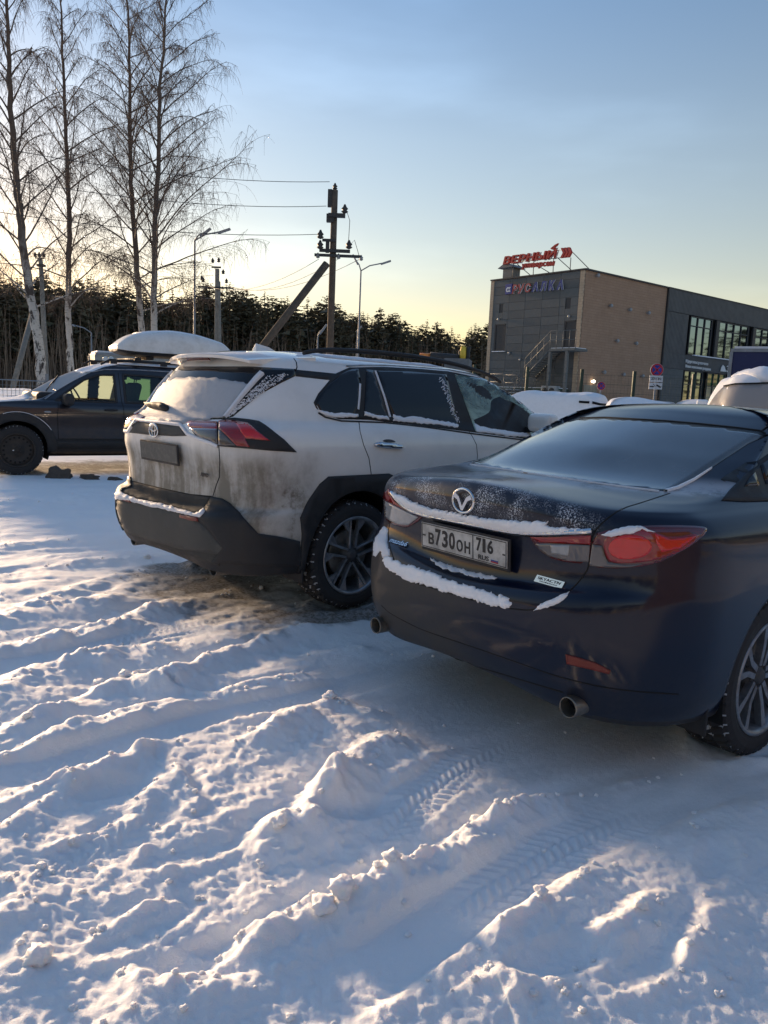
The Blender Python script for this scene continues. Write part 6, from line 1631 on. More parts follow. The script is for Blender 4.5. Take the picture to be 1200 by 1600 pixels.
# left concrete pole with strut
d2_ = 44.0; X, Y = base_at(68, 500, d2_)
UP3 = empty('utility_pole', (X, Y, 0), 0, 'concrete power pole with three insulators between the left birches', 'utility pole'); z3 = lambda y: zt(66, y, d2_); s3 = d2_ / 1190
MB().tube([(.12, 0, 0), (-.08, 0, z3(405))], [.17, .12], 8).build('pole', CONC, UP3)
MB().box((-.08, -.1, z3(404)), (14 * s3, .08, .06)).build('cross_arm', DARKST, UP3); MB().box((-.06, 0, z3(415)), (.40, .3, .12)).build('pole_band', DARKST, UP3)
for xx in (-9, -3, 4):
    mb = MB(); insulator(mb, (xx * s3, -.1, z3(403)), 1.3); mb.build('insulator', DARKST, UP3)
a = at_depth(50, 492, 40); b = at_depth(16, 622, 36)
tag(MB().tube([a, b + (b - a) * .1], .14, 8).build('leaning_strut', CONC), 'leaning concrete strut crossing in front of the leftmost birch', 'pole')
# street lamps
def lamp(px_, ytop, d, heads, label, py=450, r_=.07):
    X, Y = base_at(px_, py, d); t = empty('street_lamp', (X, Y, 0), 0, label, 'street lamp', 'street lamps along the road'); z = lambda y: zt(px_, y, d); s_ = d / 1190
    MB().tube([(0, 0, 0), (0, 0, z(ytop))], [r_, r_ * .6], 8).build('pole', GALV, t)
    for (dx, yy) in heads:
        e = Vector((dx * s_, 0, z(yy))); st_ = Vector((0, 0, z(ytop))); m1 = st_ + (e - st_) * .35 + Vector((0, 0, .12))
        MB().tube([st_, m1, e], .035, 6).build('lamp_arm', GALV, t)
        dr = (e - st_).normalized(); o = MB().box((0, 0, 0), (.62 if d > 30 else .4, .22, .09)).build('lamp_head', GALV, t); bevel(o, .03); o.location = e; o.rotation_euler = (0, -math.atan2(dr.z, abs(dr.x)) * (1 if dr.x > 0 else -1), 0)
lamp(304, 376, 37, ((16, 362.5), (44, 359)), 'two armed street lamp above the roof box, in front of the birches')
lamp(563, 423, 45, ((-9, 406), (37, 408.5)), 'two armed street lamp right of the tallest power pole')
lamp(496.5, 526, 40, ((8, 514),), 'small short street lamp left of the tallest power pole', 530, .06)
lamp(557.5, 518, 60, ((3, 514),), 'distant thin street lamp beside the two armed lamp', 530, .05)
lamp(143, 520, 48, ((-32, 508),), 'street lamp with a long curved arm between the second and third birch', 540, .07)
# wires
def wire(p1, p2, sag, nm='power_line', r_=.011, label=None):
    n = 14; P = []
    for i in range(n + 1):
        t = i / n; q = p1 + (p2 - p1) * t; q = Vector((q.x, q.y, q.z - sag * 4 * t * (1 - t))); P.append(q)
    o = MB().tube(P, r_, 4).build(nm, DARKST); return tag(o, label, 'power line', 'overhead power lines')
W_ = at_depth
wire(W_(515, 284, 31), W_(-60, 218, 24), .35, label='topmost thin wire running left from the tip of the tallest pole')
wire(W_(510, 322, 31), W_(-60, 266, 24), .35, label='second thin wire running left from the tallest pole')
wire(W_(500, 366, 31), W_(-60, 322, 24), .30, label='third thin wire running left from the fuse arm of the tallest pole')
LW = 'thin slack wire between the tallest pole and the sunlit concrete pole'
for xa, xb_ in ((498, 320), (528, 350), (562, 352)): wire(W_(xa, 405, 31), W_(xb_, 445, 50), .7, label=LW)
LW2 = 'thin wire between the sunlit concrete pole and the left concrete pole'
for ya, yb_ in ((414, 396), (411, 394), (430, 398)): wire(W_(334, ya, 50), W_(66, yb_, 44), .5, label=LW2)
LW3 = 'thin wire rising to the left through the birch crowns'
for ya, yb_ in ((450, 190), (444, 240)): wire(W_(318, ya, 50), W_(-60, yb_, 20), .3, label=LW3)
wire(W_(66, 396, 44), W_(-60, 402, 44), .3, label='short thin wire leaving the left concrete pole')
# mesh fence at the left edge
f0 = at_depth(-30, 610, 20); 
FEN = empty('mesh_fence', (at_depth(0, 600, 20).x, 20, 0), 0, 'low wire mesh fence in front of the snowy strip at the left edge', 'fence')
ztop = zt(20, 594, 20); gz = .25
mb = MB()
for i in range(72): x = -4 + i * .11; mb.tube([(x, 0, gz), (x, 0, ztop)], .006, 3, cap=False)
for i in range(10): z = gz + (ztop - gz) * i / 9; mb.tube([(-4, .01, z), (3.9, .01, z)], .006 if i < 9 else .02, 3, cap=False)
o = mb.build('wire_mesh', GALV, FEN); o['kind'] = 'stuff'
for x in (-4, -1.4, 1.2, 3.9): MB().box((x, .05, ztop / 2 + .1), (.06, .06, ztop + .2)).build('post', GALV, FEN)
bank = MB(); n = 40; vs = []
for i in range(n + 1):
    x = -26 + 30 * i / n
    for (yy, z) in ((20.3, 0), (21.2, .75 + .1 * noise.noise(Vector((x, 0, 0)))), (24, 1.05 + .18 * noise.noise(Vector((x * .7, 5, 0)))), (31, 1.10 + .2 * noise.noise(Vector((x * .5, 9, 0)))), (40, .2)): vs.append((x, yy, z))
bank.add(vs, [(i * 5 + j, i * 5 + 5 + j, i * 5 + 6 + j, i * 5 + 1 + j) for i in range(n) for j in range(4)], 0, True)
bank.build('snow_bank', GM)['kind'] = 'structure'
# green fence in front of the shop
GREEN = m_plastic('green_post', (.012, .030, .022), (.02, .045, .03), .5)
GF = empty('panel_fence', (0, 22, 0), 0, 'dark green posts and wires of the fence in front of the shop', 'fence')
zf = zt(950, 578.5, 22)
for px_ in (740, 823, 908, 990, 1083, 1176, 1270):
    x, _ = base_at(px_, 600, 22); MB().box((x, 0, zf / 2), (.085, .085, zf)).build('post', GREEN, GF)
mb = MB(); xa = base_at(740, 600, 22)[0]; xb_ = base_at(1270, 600, 22)[0]
for i in range(9): z = .3 + (zf - .45) * i / 8; mb.tube([(xa, .02, z), (xb_, .02, z)], .0045, 3, cap=False)
for i in range(int((xb_ - xa) / .10)): mb.tube([(xa + i * .10, .03, .25), (xa + i * .10, .03, zf - .12)], .0022, 3, cap=False)
o = mb.build('wire_panel', GREEN, GF); o['kind'] = 'stuff'
# no stopping signs
SRED = mat('traffic_red', (.42, .02, .03), .4); SBLUE = mat('traffic_blue', (.02, .04, .30), .4); SWHITE = mat('traffic_white', (.55, .56, .58), .45)
def no_stop(px_, py, d, rad, label, plates):
    c = at_depth(px_, py, d); t = empty('traffic_sign', (c.x, c.y, 0), 0, label, 'traffic sign', 'no stopping signs'); z = c.z
    MB().tube([(0, .03, 0), (0, .03, z + rad * .8)], .03, 8).build('pole', GALV, t)
    b = MB().lathe([(0, 0), (rad, 0), (rad, .015), (0, .015)], 'Y', (0, 0, z), 36).build('sign_board', SWHITE, t)
    MB().lathe([(rad * .72, -.004), (rad * .97, -.004), (rad * .97, 0), (rad * .72, 0)], 'Y', (0, 0, z), 36).build('red_ring', SRED, b)
    MB().lathe([(0, -.004), (rad * .72, -.004), (rad * .72, 0)], 'Y', (0, 0, z), 36).build('blue_field', SBLUE, b)
    for a in (45, -45): MB().box((0, -.006, z), (rad * 1.5, .004, rad * .20), M=Matrix.Rotation(R(a), 3, 'Y')).build('red_bar', SRED, b)
    for i in range(plates):
        zc = z - rad * 1.35 - i * rad * 1.12; w_, h_ = rad * 2.05, rad * .98
        p_ = MB().box((0, 0, zc), (w_, .02, h_)).build('plate', SWHITE, t); mb = MB(); f = lambda a, b, dd: Vector((a, -.0105 - dd, zc + b))
        if i == 0: letters(mb, '20ч 8ч', f, -w_ * .38, -h_ * .22, w_ * .76, h_ * .44, .002, bold=.02)
        else:
            mb.prism([(-w_ * .46, -h_ * .20), (-w_ * .12, -h_ * .18), (-w_ * .14, h_ * .02), (-w_ * .40, -h_ * .02)], .002, f)
            mb.prism([(w_ * .0, h_ * .22), (w_ * .14, h_ * .24), (w_ * .42, -h_ * .08), (w_ * .40, -h_ * .22), (w_ * .26, -h_ * .20), (w_ * .05, h_ * .08)], .002, f)
            mb.prism([(-w_ * .2, h_ * .3), (-w_ * .17, h_ * .33), (-w_ * .02, -h_ * .02), (-w_ * .06, -h_ * .04)], .002, f)
        mb.build('plate_symbol', INK, p_)
no_stop(1026.5, 578, 24, .20, 'round no stopping sign with two white plates under it', 2)
no_stop(939.5, 603, 30, .165, 'round no stopping sign without plates, partly hidden by the snow covered car', 0)
# vehicles under snow
def snow_car(name, label, rows, px_, py, d, az, zoff=0.0, sc=(1, 1, 1), snow_h=.10, cat='car', wheel=.33, extras=None, wb=2.67):
    c = at_depth(px_, py, d); t = empty(name, (c.x, c.y, zoff), math.pi / 2 - az, label, cat)
    rr = [(a * sc[2], b * sc[2], c_ * sc[2], e * sc[0], f * sc[0], g * sc[1]) + tuple(r[6:]) for r in rows for a, b, c_, e, f, g in [r[:6]]]
    car_ = Car(t, rr, TAPER, .06)
    # one unbroken coat of snow over bonnet, glass and roof
    for i, v in enumerate(car_.V):
        if v.z > .80 * sc[2]:
            up_ = min(1, (v.z - .80 * sc[2]) / .5); n_ = noise.noise(v * 1.4) * .35 + noise.noise(v * 4) * .15
            v.z += snow_h * up_ * (1 + n_); v.y *= 1 + .02 * up_
    car_.bvh = BVHTree.FromPolygons(car_.V, car_.F)
    zc = .92 * sc[2]
    for x in (0, wb * sc[0]): car_.arch(x, wheel, wheel + .05)
    car_.body('body', [OFF_PAINT if 'grey' in label else SUV_PAINT, SNOW], lambda q: 1 if q.z > zc + .08 * noise.noise(q * 5) else 0)
    for x in (0, wb * sc[0]):
        for s_ in (-1, 1):
            MB().lathe([(0, -.10), (wheel * .6, -.10), (wheel * .95, -.09), (wheel, -.06), (wheel, .06), (wheel * .95, .09), (0, .09)], 'Y', (x, s_ * .78 * sc[1], wheel), 24).build('wheel', RUBBER, t)
    return t, car_
t, c_ = snow_car('parked_car', 'white car buried under snow with one black wiper showing, left of the other snowy cars', OFFROAD_ROWS, 905, 625, 19.0, R(-62), snow_h=.13, sc=(.98, .95, .98))
for pts in ([(905, 628), (921, 629)], [(925, 629), (937, 632), (950, 633)]):
    c_.line('wiper', 'px', pts, .05, GAP, off=.03, parent=t, step=3)
hh, nn = c_.cast('px', 911, 643)
t, c_ = snow_car('parked_car', 'low car under smooth snow behind the roof of the dark blue saloon', SEDAN_ROWS, 1012, 630, 13.2, R(12), snow_h=.13, sc=(.98, .96, 1.0), wheel=.32)
t, c_ = snow_car('parked_car', 'small snow covered car with a round door mirror, behind the fence post', SEDAN_ROWS, 1090, 630, 17.5, R(35), snow_h=.15, sc=(.95, .95, 1.03), wheel=.32)
mq = at_depth(1097.5, 630.5, 15.6)
o = MB().box((0, 0, 0), (.14, .22, .16)).build('door_mirror', SNOW, t); bevel(o, .05, 4); o.matrix_world = t.matrix_world.inverted() @ Matrix.Translation(mq) if False else Matrix.Identity(4); 
inv = (Matrix.Translation(t.location) @ Matrix.Rotation(t.rotation_euler.z, 4, 'Z')).inverted(); o.location = inv @ mq
t, c_ = snow_car('parked_van', 'tall grey car with thick roof snow and frosted rear window at the right edge', OFFROAD_ROWS, 1212, 628, 11.6, R(18), snow_h=.10, sc=(1.05, 1.04, 1.18), wheel=.36)
c_.drape('rear_window', 'px', smooth_poly([(1108, 636), (1116, 622), (1128, 608), (1136, 603), (1160, 601), (1200, 600), (1250, 601), (1290, 606), (1300, 625), (1305, 645), (1200, 642), (1140, 639)], 1), mat('frost_covered_glass', (.30, .28, .27), .5, coat=.3), off=.02, thick=.02, parent=t, step=7)
c_.line('window_seal', 'px', [(1133, 604), (1150, 601), (1200, 599.5), (1250, 600)], .02, GAP, off=.03, parent=t)
c_.drape('roof_snow', 'top', smooth_poly([(-.62, -.5), (-.70, 0), (-.62, .5), (.5, .60), (1.5, .5), (1.5, -.5), (.5, -.60)], 2), SNOW, off=.01, thick=.03, parent=t, step=.07, bulge=frost_bulge(.07, 31, .08, 6))
# trucks
def truck(name, label, cat, px_, py, d, az, box, boxm, cab=True, wheels=True):
    c = px_ if isinstance(px_, Vector) else at_depth(px_, py, d); t = empty(name, (c.x, c.y, 0), math.pi / 2 - az, label, cat)
    lx, wy, z0, z1 = box
    o = MB().box((0, 0, (z0 + z1) / 2), (lx, wy, z1 - z0)).build('cargo_box', boxm, t); bevel(o, .03)
    for s_ in (-1, 1):
        fr = MB()
        for zz in (z0 + .03, z1 - .03): fr.box((0, s_ * (wy / 2 + .005), zz), (lx + .04, .05, .07))
        for xx in (-lx / 2, lx / 2): fr.box((xx, s_ * (wy / 2 + .004), (z0 + z1) / 2), (.07, .06, z1 - z0 - .14))
        fr.build('box_frame', GALV, t)
    MB().box((0, 0, z1 + .03), (lx - .1, wy - .1, .06)).build('roof_snow', FROST, t)
    MB().box((.6, 0, z0 - .12), (lx + 1.6, .8, .2)).build('chassis', DARKST, t)
    if cab:
        P = [(lx / 2 + .10, .45), (lx / 2 + 1.65, .45), (lx / 2 + 1.70, 1.15), (lx / 2 + 1.40, 1.35), (lx / 2 + 1.15, 2.15), (lx / 2 + .10, 2.25)]
        cb = MB().prism(P, 1.9, lambda a, b, dd: Vector((a, dd - .95, b))).build('cab', boxm, t); bevel(cb, .06, 3)
        for s_ in (-1, 1): MB().prism([(lx / 2 + .5, 1.35), (lx / 2 + 1.25, 1.35), (lx / 2 + 1.05, 2.0), (lx / 2 + .5, 2.0)], .01, lambda a, b, dd: Vector((a, s_ * (.952 + dd), b))).build('side_window', DARKGLASS, cb)
    for xx in (-lx * .3, lx / 2 + .9):
        for s_ in (-1, 1): MB().lathe([(0, -.13), (.22, -.13), (.26, -.11), (.42, -.12), (.45, -.08), (.45, .08), (.42, .12), (0, .12)], 'Y', (xx, s_ * (wy / 2 - .18), .45), 28).build('wheel', RUBBER, t)
    return t
BLUEBOX = mat('blue_tarpaulin', (.006, .014, .075), .45); k = NT(BLUEBOX); c = k.coord(); n = k.noise(k.scale(c, (1, 1, 1.6)), 3.2, 6, .7, 1.5)
k.set('Base Color', k.mix(k.ramp(n, .66, .76, 0, .7), (.006, .014, .075), (.42, .45, .52)))
zb = zt(1142, 545, 17.5)
q = at_depth(1142, 560, 17.5)
az_ = R(118); q = q + Vector((math.sin(az_), math.cos(az_), 0)) * 2.2 + Vector((math.sin(R(28)), math.cos(R(28)), 0)) * 1.05; tt_ = truck('box_truck', 'dark blue box truck with dirty marks, behind the snowy car at the right edge', 'truck', q, 560, 18.4, az_, (4.4, 2.1, .95, zb), BLUEBOX)
BEIGEBOX = m_plastic('pale_dirty_body', (.26, .25, .22), (.36, .34, .30), .6)
zb = zt(175, 551, 24)
t = truck('lorry', 'pale snowy trailer body with two round lamps, seen under the nose of the roof box', 'truck', 210, 560, 25.5, R(-118), (2.6, 1.6, 1.1, zb), BEIGEBOX, cab=False)
for px_ in (163.5, 172.5):
    q = at_depth(px_, 561, 23.0); inv = (Matrix.Translation(t.location) @ Matrix.Rotation(t.rotation_euler.z, 4, 'Z')).inverted()
    q = inv @ q; o = MB().lathe([(0, .0), (.06, .012), (.078, .03), (.085, .06), (.05, .10)], 'Y', (0, 0, 0), 18).build('round_lamp', mat('lamp_glass', (.6, .6, .58), .2), t); o.location = q; o.rotation_euler = (0, 0, -t.rotation_euler.z + math.pi * 0)
# recovery truck roof behind the white car
t = truck('crane_truck', 'dark flatbed truck with amber roof beacon and yellow crane post, behind the white car', 'truck', 700, 575, 27, R(-80), (2.0, 1.9, .9, 1.9), DARKST, cab=True)
inv = (Matrix.Translation(t.location) @ Matrix.Rotation(t.rotation_euler.z, 4, 'Z')).inverted()
def tp(px_, py, d=26): return inv @ at_depth(px_, py, d)
YEL = mat('crane_yellow', (.75, .52, .06), .45); AMB = mat('amber_beacon', (.75, .25, .05), .3)
MB().tube([tp(722, 569), tp(723, 553), tp(724.5, 541.5)], [.11, .12, .09], 8).build('crane_post', YEL, t)
MB().tube([tp(730, 569), tp(732, 542)], .07, 6).tube([tp(718, 569), tp(719, 548)], .05, 6).build('crane_ram', DARKST, t)
MB().tube([tp(731, 567), tp(732.3, 545)], .025, 6).build('ram_rod', CHROME, t)
MB().tube([tp(672, 556), tp(716, 560)], .13, 8).build('boom', DARKST, t)
o = MB().tube([tp(656, 555.5), tp(672, 555.5)], .08, 8).build('beacon', AMB, t)
MB().box(tuple(tp(716, 570)), (.8, 1.4, .35)).build('cab_roof', METAL, t)
# ------------------------------------------------------------------ birches
BARK = mat('birch_bark', (.5, .48, .45), .8); k = NT(BARK); c = k.coord(); xyz = k.sep(c)
n = k.noise(k.scale(c, (2.2, 2.2, 1.0)), 2.6, 5, .65, .6); n2 = k.noise(k.scale(c, (3, 3, 30)), 1.0, 3, .6)
dark = k.math('MAXIMUM', k.ramp(n, .50, .58), k.ramp(n2, .60, .68))
hi = k.ramp(k.math('ADD', xyz[2], k.math('MULTIPLY', n, 3)), 4.5, 8.5)
k.set('Base Color', k.mix(hi, k.mix(dark, (.50, .47, .42), (.035, .03, .028)), (.10, .075, .06)))
k.l(k.bump(n, .6, .03), k.b.inputs['Normal'])
TWIG = m_plastic('birch_twig', (.08, .055, .042), (.12, .085, .065), .8)
def birch(path, d, r0, seed, label, lean_right=1.0, nb=44, lmax=3.6):
    rb = random.Random(seed); P = [at_depth(x, y, d) for x, y in path]
    g = Vector((P[0].x + (P[0].x - P[1].x) * .3, P[0].y, 0)); t = empty('birch_tree', g, 0, label, 'birch tree', 'birches')
    P = [Vector((0, 0, -.1))] + [p - g for p in P]; ztop = P[-1].z
    R_ = lambda z: max(.012, r0 * (1 - z / (ztop * 1.02)) ** .85 + .01)
    # wander a little so that the stem is not ruled
    Q = []
    for a, b in zip(P[:-1], P[1:]):
        for i in range(4):
            q = a + (b - a) * i / 4; Q.append(q + Vector((rb.uniform(-1, 1), rb.uniform(-1, 1), 0)) * .03)
    Q.append(P[-1])
    MB().tube(Q, [R_(q.z) * (1.25 if i == 0 else 1) for i, q in enumerate(Q)], 10).build('trunk', BARK, t)
    def stem(z):
        for a, b in zip(Q[:-1], Q[1:]):
            if a.z <= z <= b.z: return a + (b - a) * ((z - a.z) / (b.z - a.z))
        return Q[-1]
    br = MB(); tw = MB()
    for i in range(nb):
        f = .24 + .74 * (i + rb.random() * .8) / nb; z = ztop * f; s0 = stem(z)
        az = i * 2.4 + rb.uniform(-.5, .5); prof_ = min(1, (f - .12) / .22) * (1 - f) ** .62 * 1.35
        Ln = lmax * prof_ * rb.uniform(.65, 1.1) * (1.15 if math.cos(az) > 0 else lean_right if lean_right < 1 else 1)
        el = R(rb.uniform(38, 60)) if f > .35 else R(rb.uniform(15, 50)); dv = Vector((math.cos(az) * math.cos(el), math.sin(az) * math.cos(el), math.sin(el)))
        pts = [s0]; cur = dv.copy(); m = 9; r1 = min(R_(z) * .34, .028)
        for j in range(m):
            cur = (cur + Vector((rb.uniform(-.12, .12), rb.uniform(-.12, .12), rb.uniform(-.10, .08) - .075 * j / m * (1 if f < .8 else .4)))).normalized(); pts.append(pts[-1] + cur * Ln / m)
        br.tube(pts, [r1 * (1 - j / (m + .5)) + .006 for j in range(m + 1)], 5, cap=False)
        ns = int(7 + Ln * 3.2)
        for q in range(ns):
            u = .18 + .82 * (q + rb.random()) / ns; k0 = min(m - 1, int(u * m)); p0 = pts[k0] + (pts[k0 + 1] - pts[k0]) * (u * m - k0)
            bd = (pts[k0 + 1] - pts[k0]).normalized(); sd_ = Vector((rb.uniform(-1, 1), rb.uniform(-1, 1), rb.uniform(-.2, .6))); dv2 = (bd * .9 + sd_ * .8).normalized(); l2 = Ln * .34 * (1.15 - u * .6) * rb.uniform(.5, 1.1) + .15
            pp = [p0]; cu = dv2
            for j in range(4): cu = (cu + Vector((rb.uniform(-.1, .1), rb.uniform(-.1, .1), -.17))).normalized(); pp.append(pp[-1] + cu * l2 / 4)
            tw.tube(pp, [.0075, .0065, .0055, .005, .004], 3, cap=False)
            for e in range(7):
                k1 = rb.randint(1, 4); p1 = pp[k1]; l3 = rb.uniform(.18, .75) * (1 if f < .85 else .6); cu = Vector((rb.uniform(-.6, .6), rb.uniform(-.6, .6), rb.uniform(-.5, .25))); q3 = [p1]
                for j in range(3): cu = (cu + Vector((0, 0, -.38))).normalized(); q3.append(q3[-1] + cu * l3 / 3)
                tw.tube(q3, [.0048, .0042, .0034, .0028], 3, cap=False)
    br.build('branches', BARK, t, fix=False)['kind'] = 'stuff'; tw.build('twigs', TWIG, t, fix=False)['kind'] = 'stuff'
birch([(64, 575), (61, 540), (50, 472), (37, 388), (29, 320), (22, 253), (17, 169), (13, 67), (11, 0), (8, -110)], 27, .18, 1, 'leftmost birch, leaning, with the thickest black and white trunk', nb=46, lmax=3.4)
birch([(110, 570), (108, 533), (107, 439), (108.7, 371), (106, 304), (103, 219), (99.6, 135), (97, 67), (94, 0), (90, -70)], 33, .145, 2, 'second birch from the left with an orange lit lower trunk', nb=44, lmax=3.4)
birch([(226, 570), (221, 516), (214, 422), (207.5, 337), (204, 270), (202.5, 169), (201, 67), (199, 0), (196, -90)], 33, .15, 3, 'third birch from the left, the left one of the close pair', nb=52, lmax=4.2)
birch([(238, 570), (240, 516), (241, 405), (243, 320), (248, 236), (250, 135), (256.5, 67), (259, 0), (262, -80)], 31, .15, 4, 'rightmost birch whose long branches reach towards the power pole', nb=60, lmax=4.3)
# ------------------------------------------------------------------ conifer forest
NEEDLE = mat('pine_needles', (.04, .05, .028), .85); k = NT(NEEDLE); c = k.coord(); n = k.noise(c, 1.2, 4, .6)
oi = k.n('ShaderNodeObjectInfo').outputs['Random']
k.set('Base Color', k.mix(k.ramp(n, .35, .7), k.mix(oi, (.050, .056, .036), (.078, .068, .044)), (.12, .10, .062)))
PINEBARK = m_plastic('pine_bark', (.085, .048, .028), (.13, .075, .045), .85, 1.5)
def conifer(seed, kind, lod=1.0):
    rb = random.Random(seed); h = 1.0
    tr = MB(); tr.tube([(0, 0, 0), (rb.uniform(-.004, .004), 0, .5), (0, 0, .97)], [.011, .008, .002], 5, cap=False)
    cr = MB(); z0 = .12 if kind == 'spruce' else .36; n = int((44 if kind == 'spruce' else 34) * lod)
    for i in range(n):
        f = (i + rb.random() * .6) / n; z = z0 + (1 - z0) * f
        w_ = (.135 * (1 - f) ** .8 + .008) if kind == 'spruce' else .125 * math.sin(math.pi * min(1, .20 + f * .80)) ** .7 * rb.uniform(.6, 1.15) + .012
        nb_ = rb.randint(5, 8) if lod >= 1 else 4
        for b in range(nb_):
            a = rb.uniform(0, 6.283); L_ = w_ * rb.uniform(.6, 1.15); dz = -.25 * L_ if kind == 'spruce' else .12 * L_
            tip = Vector((math.cos(a) * L_, math.sin(a) * L_, z + dz + rb.uniform(-.006, .006))); sd_ = Vector((-math.sin(a), math.cos(a), 0)) * L_ * .22
            for q in range(3 if lod >= 1 else 2):
                u = .35 + .3 * q; c0 = Vector((0, 0, z)) * (1 - u) + tip * u; s_ = L_ * rb.uniform(.26, .44)
                o1 = Vector((rb.uniform(-1, 1), rb.uniform(-1, 1), rb.uniform(-.5, .5))) * s_; o2 = Vector((rb.uniform(-1, 1), rb.uniform(-1, 1), rb.uniform(-.6, .6))) * s_; o3 = Vector((rb.uniform(-1, 1), rb.uniform(-1, 1), rb.uniform(-.2, .9))) * s_
                cr.add([c0 + o1, c0 + o2, c0 + o3, c0 - (o1 + o2) * .6], [(0, 1, 2), (0, 2, 3)])
            cr.add([Vector((0, 0, z + .004)), tip + sd_ * .3, tip - sd_ * .3], [(0, 1, 2)])
    return tr.mesh('trunk'), cr.mesh('crown')
KINDS = [conifer(i, 'spruce' if i % 3 != 1 else 'pine') for i in range(9)]
for a, b in KINDS: a.materials.append(PINEBARK); b.materials.append(NEEDLE)
PROFILE = [(-320, 420), (0, 438), (50, 433), (100, 430), (150, 434), (200, 444), (260, 454), (320, 444), (360, 446), (400, 456), (440, 464), (500, 472), (560, 482), (620, 496), (680, 507), (760, 514), (900, 520), (1300, 530)]
def prof_y(x):
    for (a, b), (c_, d) in zip(PROFILE[:-1], PROFILE[1:]):
        if a <= x <= c_: return b + (d - b) * (x - a) / (c_ - a)
    return 430
rf = random.Random(5); GL = {0: 'dark conifer in the forest edge behind the car park'}
x = -300.0; i = 0
while x < 960:
    d = 88 + 38 * (x + 300) / 1100 + rf.uniform(-9, 9); y = prof_y(x) + rf.choice((0, 3, 8, 14, -5, -9, 20)) + rf.uniform(-3, 5)
    ht = zt(x, y, d); tm, cm = KINDS[rf.randrange(9)]; X, Y = base_at(x, 560, d)
    t = empty('conifer_tree', (X, Y, 0), rf.uniform(0, 6.28), 'dark conifer standing in the edge of the forest behind the car park', 'conifer', 'conifers along the forest edge'); t.scale = (ht * rf.uniform(.95, 1.3),) * 2 + (ht,)
    for me_, nm in ((tm, 'trunk'), (cm, 'crown')):
        o = bpy.data.objects.new(nm, me_); COL.objects.link(o); o.parent = t
    x += rf.uniform(4.2, 7.4); i += 1
# the mass of the wood behind them
mass = MB(); small = [conifer(50 + j, 'spruce' if j % 2 else 'pine', .45) for j in range(5)]
MV = []
for tm, cm in small: MV.append(([tuple(v.co) for v in cm.vertices], [tuple(p.vertices) for p in cm.polygons]))
Vall = []; Fall = []; base = 0
for j in range(520):
    x = rf.uniform(-330, 1000); d = 88 + 38 * (x + 300) / 1100 + rf.uniform(8, 45); y = prof_y(x) + rf.uniform(4, 26); ht = zt(x, y, d); X, Y = base_at(x, 560, d)
    V, F = MV[rf.randrange(5)]; a = rf.uniform(0, 6.28); ca, sa = math.cos(a), math.sin(a); w_ = ht * rf.uniform(1.2, 1.8)
    A = np.array(V); B = np.empty_like(A); B[:, 0] = (A[:, 0] * ca - A[:, 1] * sa) * w_ + X; B[:, 1] = (A[:, 0] * sa + A[:, 1] * ca) * w_ + Y; B[:, 2] = A[:, 2] * ht * .98
    Vall.append(B); Fall += [tuple(q + base for q in f) for f in F]; base += len(V)
# unseen trees added to darken the cars' reflections, right of and behind the camera
for j in range(330):
    a_ = R(rf.uniform(38, 262)); d = rf.uniform(58, 80) if abs(math.degrees(a_) - 50) > 14 else rf.uniform(95, 110); ht = rf.uniform(10, 15); X, Y = d * math.sin(a_), d * math.cos(a_)
    V, F = MV[rf.randrange(5)]; w_ = ht * rf.uniform(2.0, 2.8); A = np.array(V); B = np.empty_like(A); B[:, 0] = A[:, 0] * w_ + X; B[:, 1] = A[:, 1] * w_ + Y; B[:, 2] = A[:, 2] * ht
    Vall.append(B); Fall += [tuple(q + base for q in f) for f in F]; base += len(V)
me = bpy.data.meshes.new('forest'); me.from_pydata(np.concatenate(Vall).tolist(), [], Fall); o = link_mesh('forest', me, NEEDLE)
tag(o, 'dense dark wood filling the background behind the first row of conifers, plus unseen trees added for reflections', 'forest', kind='stuff')
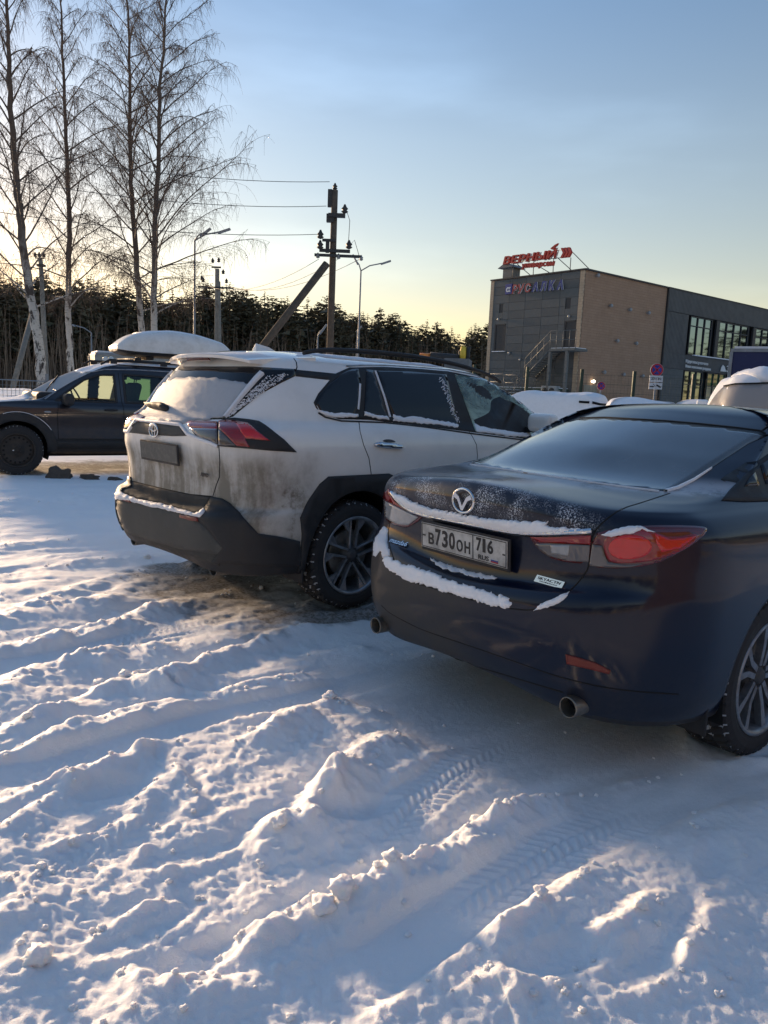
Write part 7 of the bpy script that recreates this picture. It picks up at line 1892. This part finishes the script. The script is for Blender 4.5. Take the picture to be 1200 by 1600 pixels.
# undergrowth: thin bare stems and brush at the foot of the forest
mb = MB()
for j in range(2300):
    x = rf.uniform(-320, 960); d = 80 + 38 * (x + 300) / 1100 + rf.uniform(-6, 6); X, Y = base_at(x, 560, d); ht = rf.uniform(1.5, 10.5); lean = rf.uniform(-.12, .12)
    mb.tube([(X, Y, 0), (X + lean * ht * .5, Y, ht * .5), (X + lean * ht * 1.3, Y, ht)], [.075, .05, .015], 3, cap=False)
    for e in range(3):
        z = ht * rf.uniform(.3, .95); a = rf.uniform(-1, 1); mb.tube([(X + lean * z, Y, z), (X + lean * z + a * .9, Y, z + .9)], [.02, .007], 3, cap=False)
BRUSH = m_plastic('bare_brush', (.17, .115, .08), (.26, .18, .12), .9, .5)
tag(mb.build('undergrowth', BRUSH, fix=False), 'brown leafless saplings and brush along the foot of the forest', 'undergrowth', kind='stuff')
mb = MB()
for j in range(260):
    x = rf.uniform(-320, 960); d = 86 + 38 * (x + 300) / 1100 + rf.uniform(0, 8); X, Y = base_at(x, 560, d); s_ = rf.uniform(2.2, 4.5)
    vs = []
    for q in range(26):
        c0 = Vector((X + rf.uniform(-1, 1) * s_ * .6, Y + rf.uniform(-.5, .5), rf.uniform(0, 1) * s_))
        o1, o2 = [Vector((rf.uniform(-1, 1), rf.uniform(-1, 1), rf.uniform(-1, 1))) * s_ * .28 for _ in range(2)]
        mb.add([c0, c0 + o1, c0 + o2], [(0, 1, 2)])
tag(mb.build('bushes', NEEDLE, fix=False), 'dark low bushes closing the foot of the forest', 'bushes', kind='stuff')

# the block of flats on the other side of the street, behind the camera
FL = empty('apartment_building', (26, -24, 0), R(-42), 'brick block of flats across the street, behind the viewer', 'building')
MB().box((0, 0, 6), (44, 12, 12)).build('wall', m_wall('flat_bricks', (.13, .085, .06), (.16, .10, .07), .5, .15, .008), FL)
MB().box((0, 0, 12.1), (44.6, 12.6, .25)).build('roof', TRIM, FL)
for i in range(13):
    for j in range(4):
        f = MB().box((-19.8 + i * 3.3, 6.02, 1.9 + j * 2.9), (1.5, .06, 1.5)).build('window', SIGNWHITE, FL); MB().box((-19.8 + i * 3.3, 6.06, 1.9 + j * 2.9), (1.3, .04, 1.3)).build('pane', MIRRORG, f)
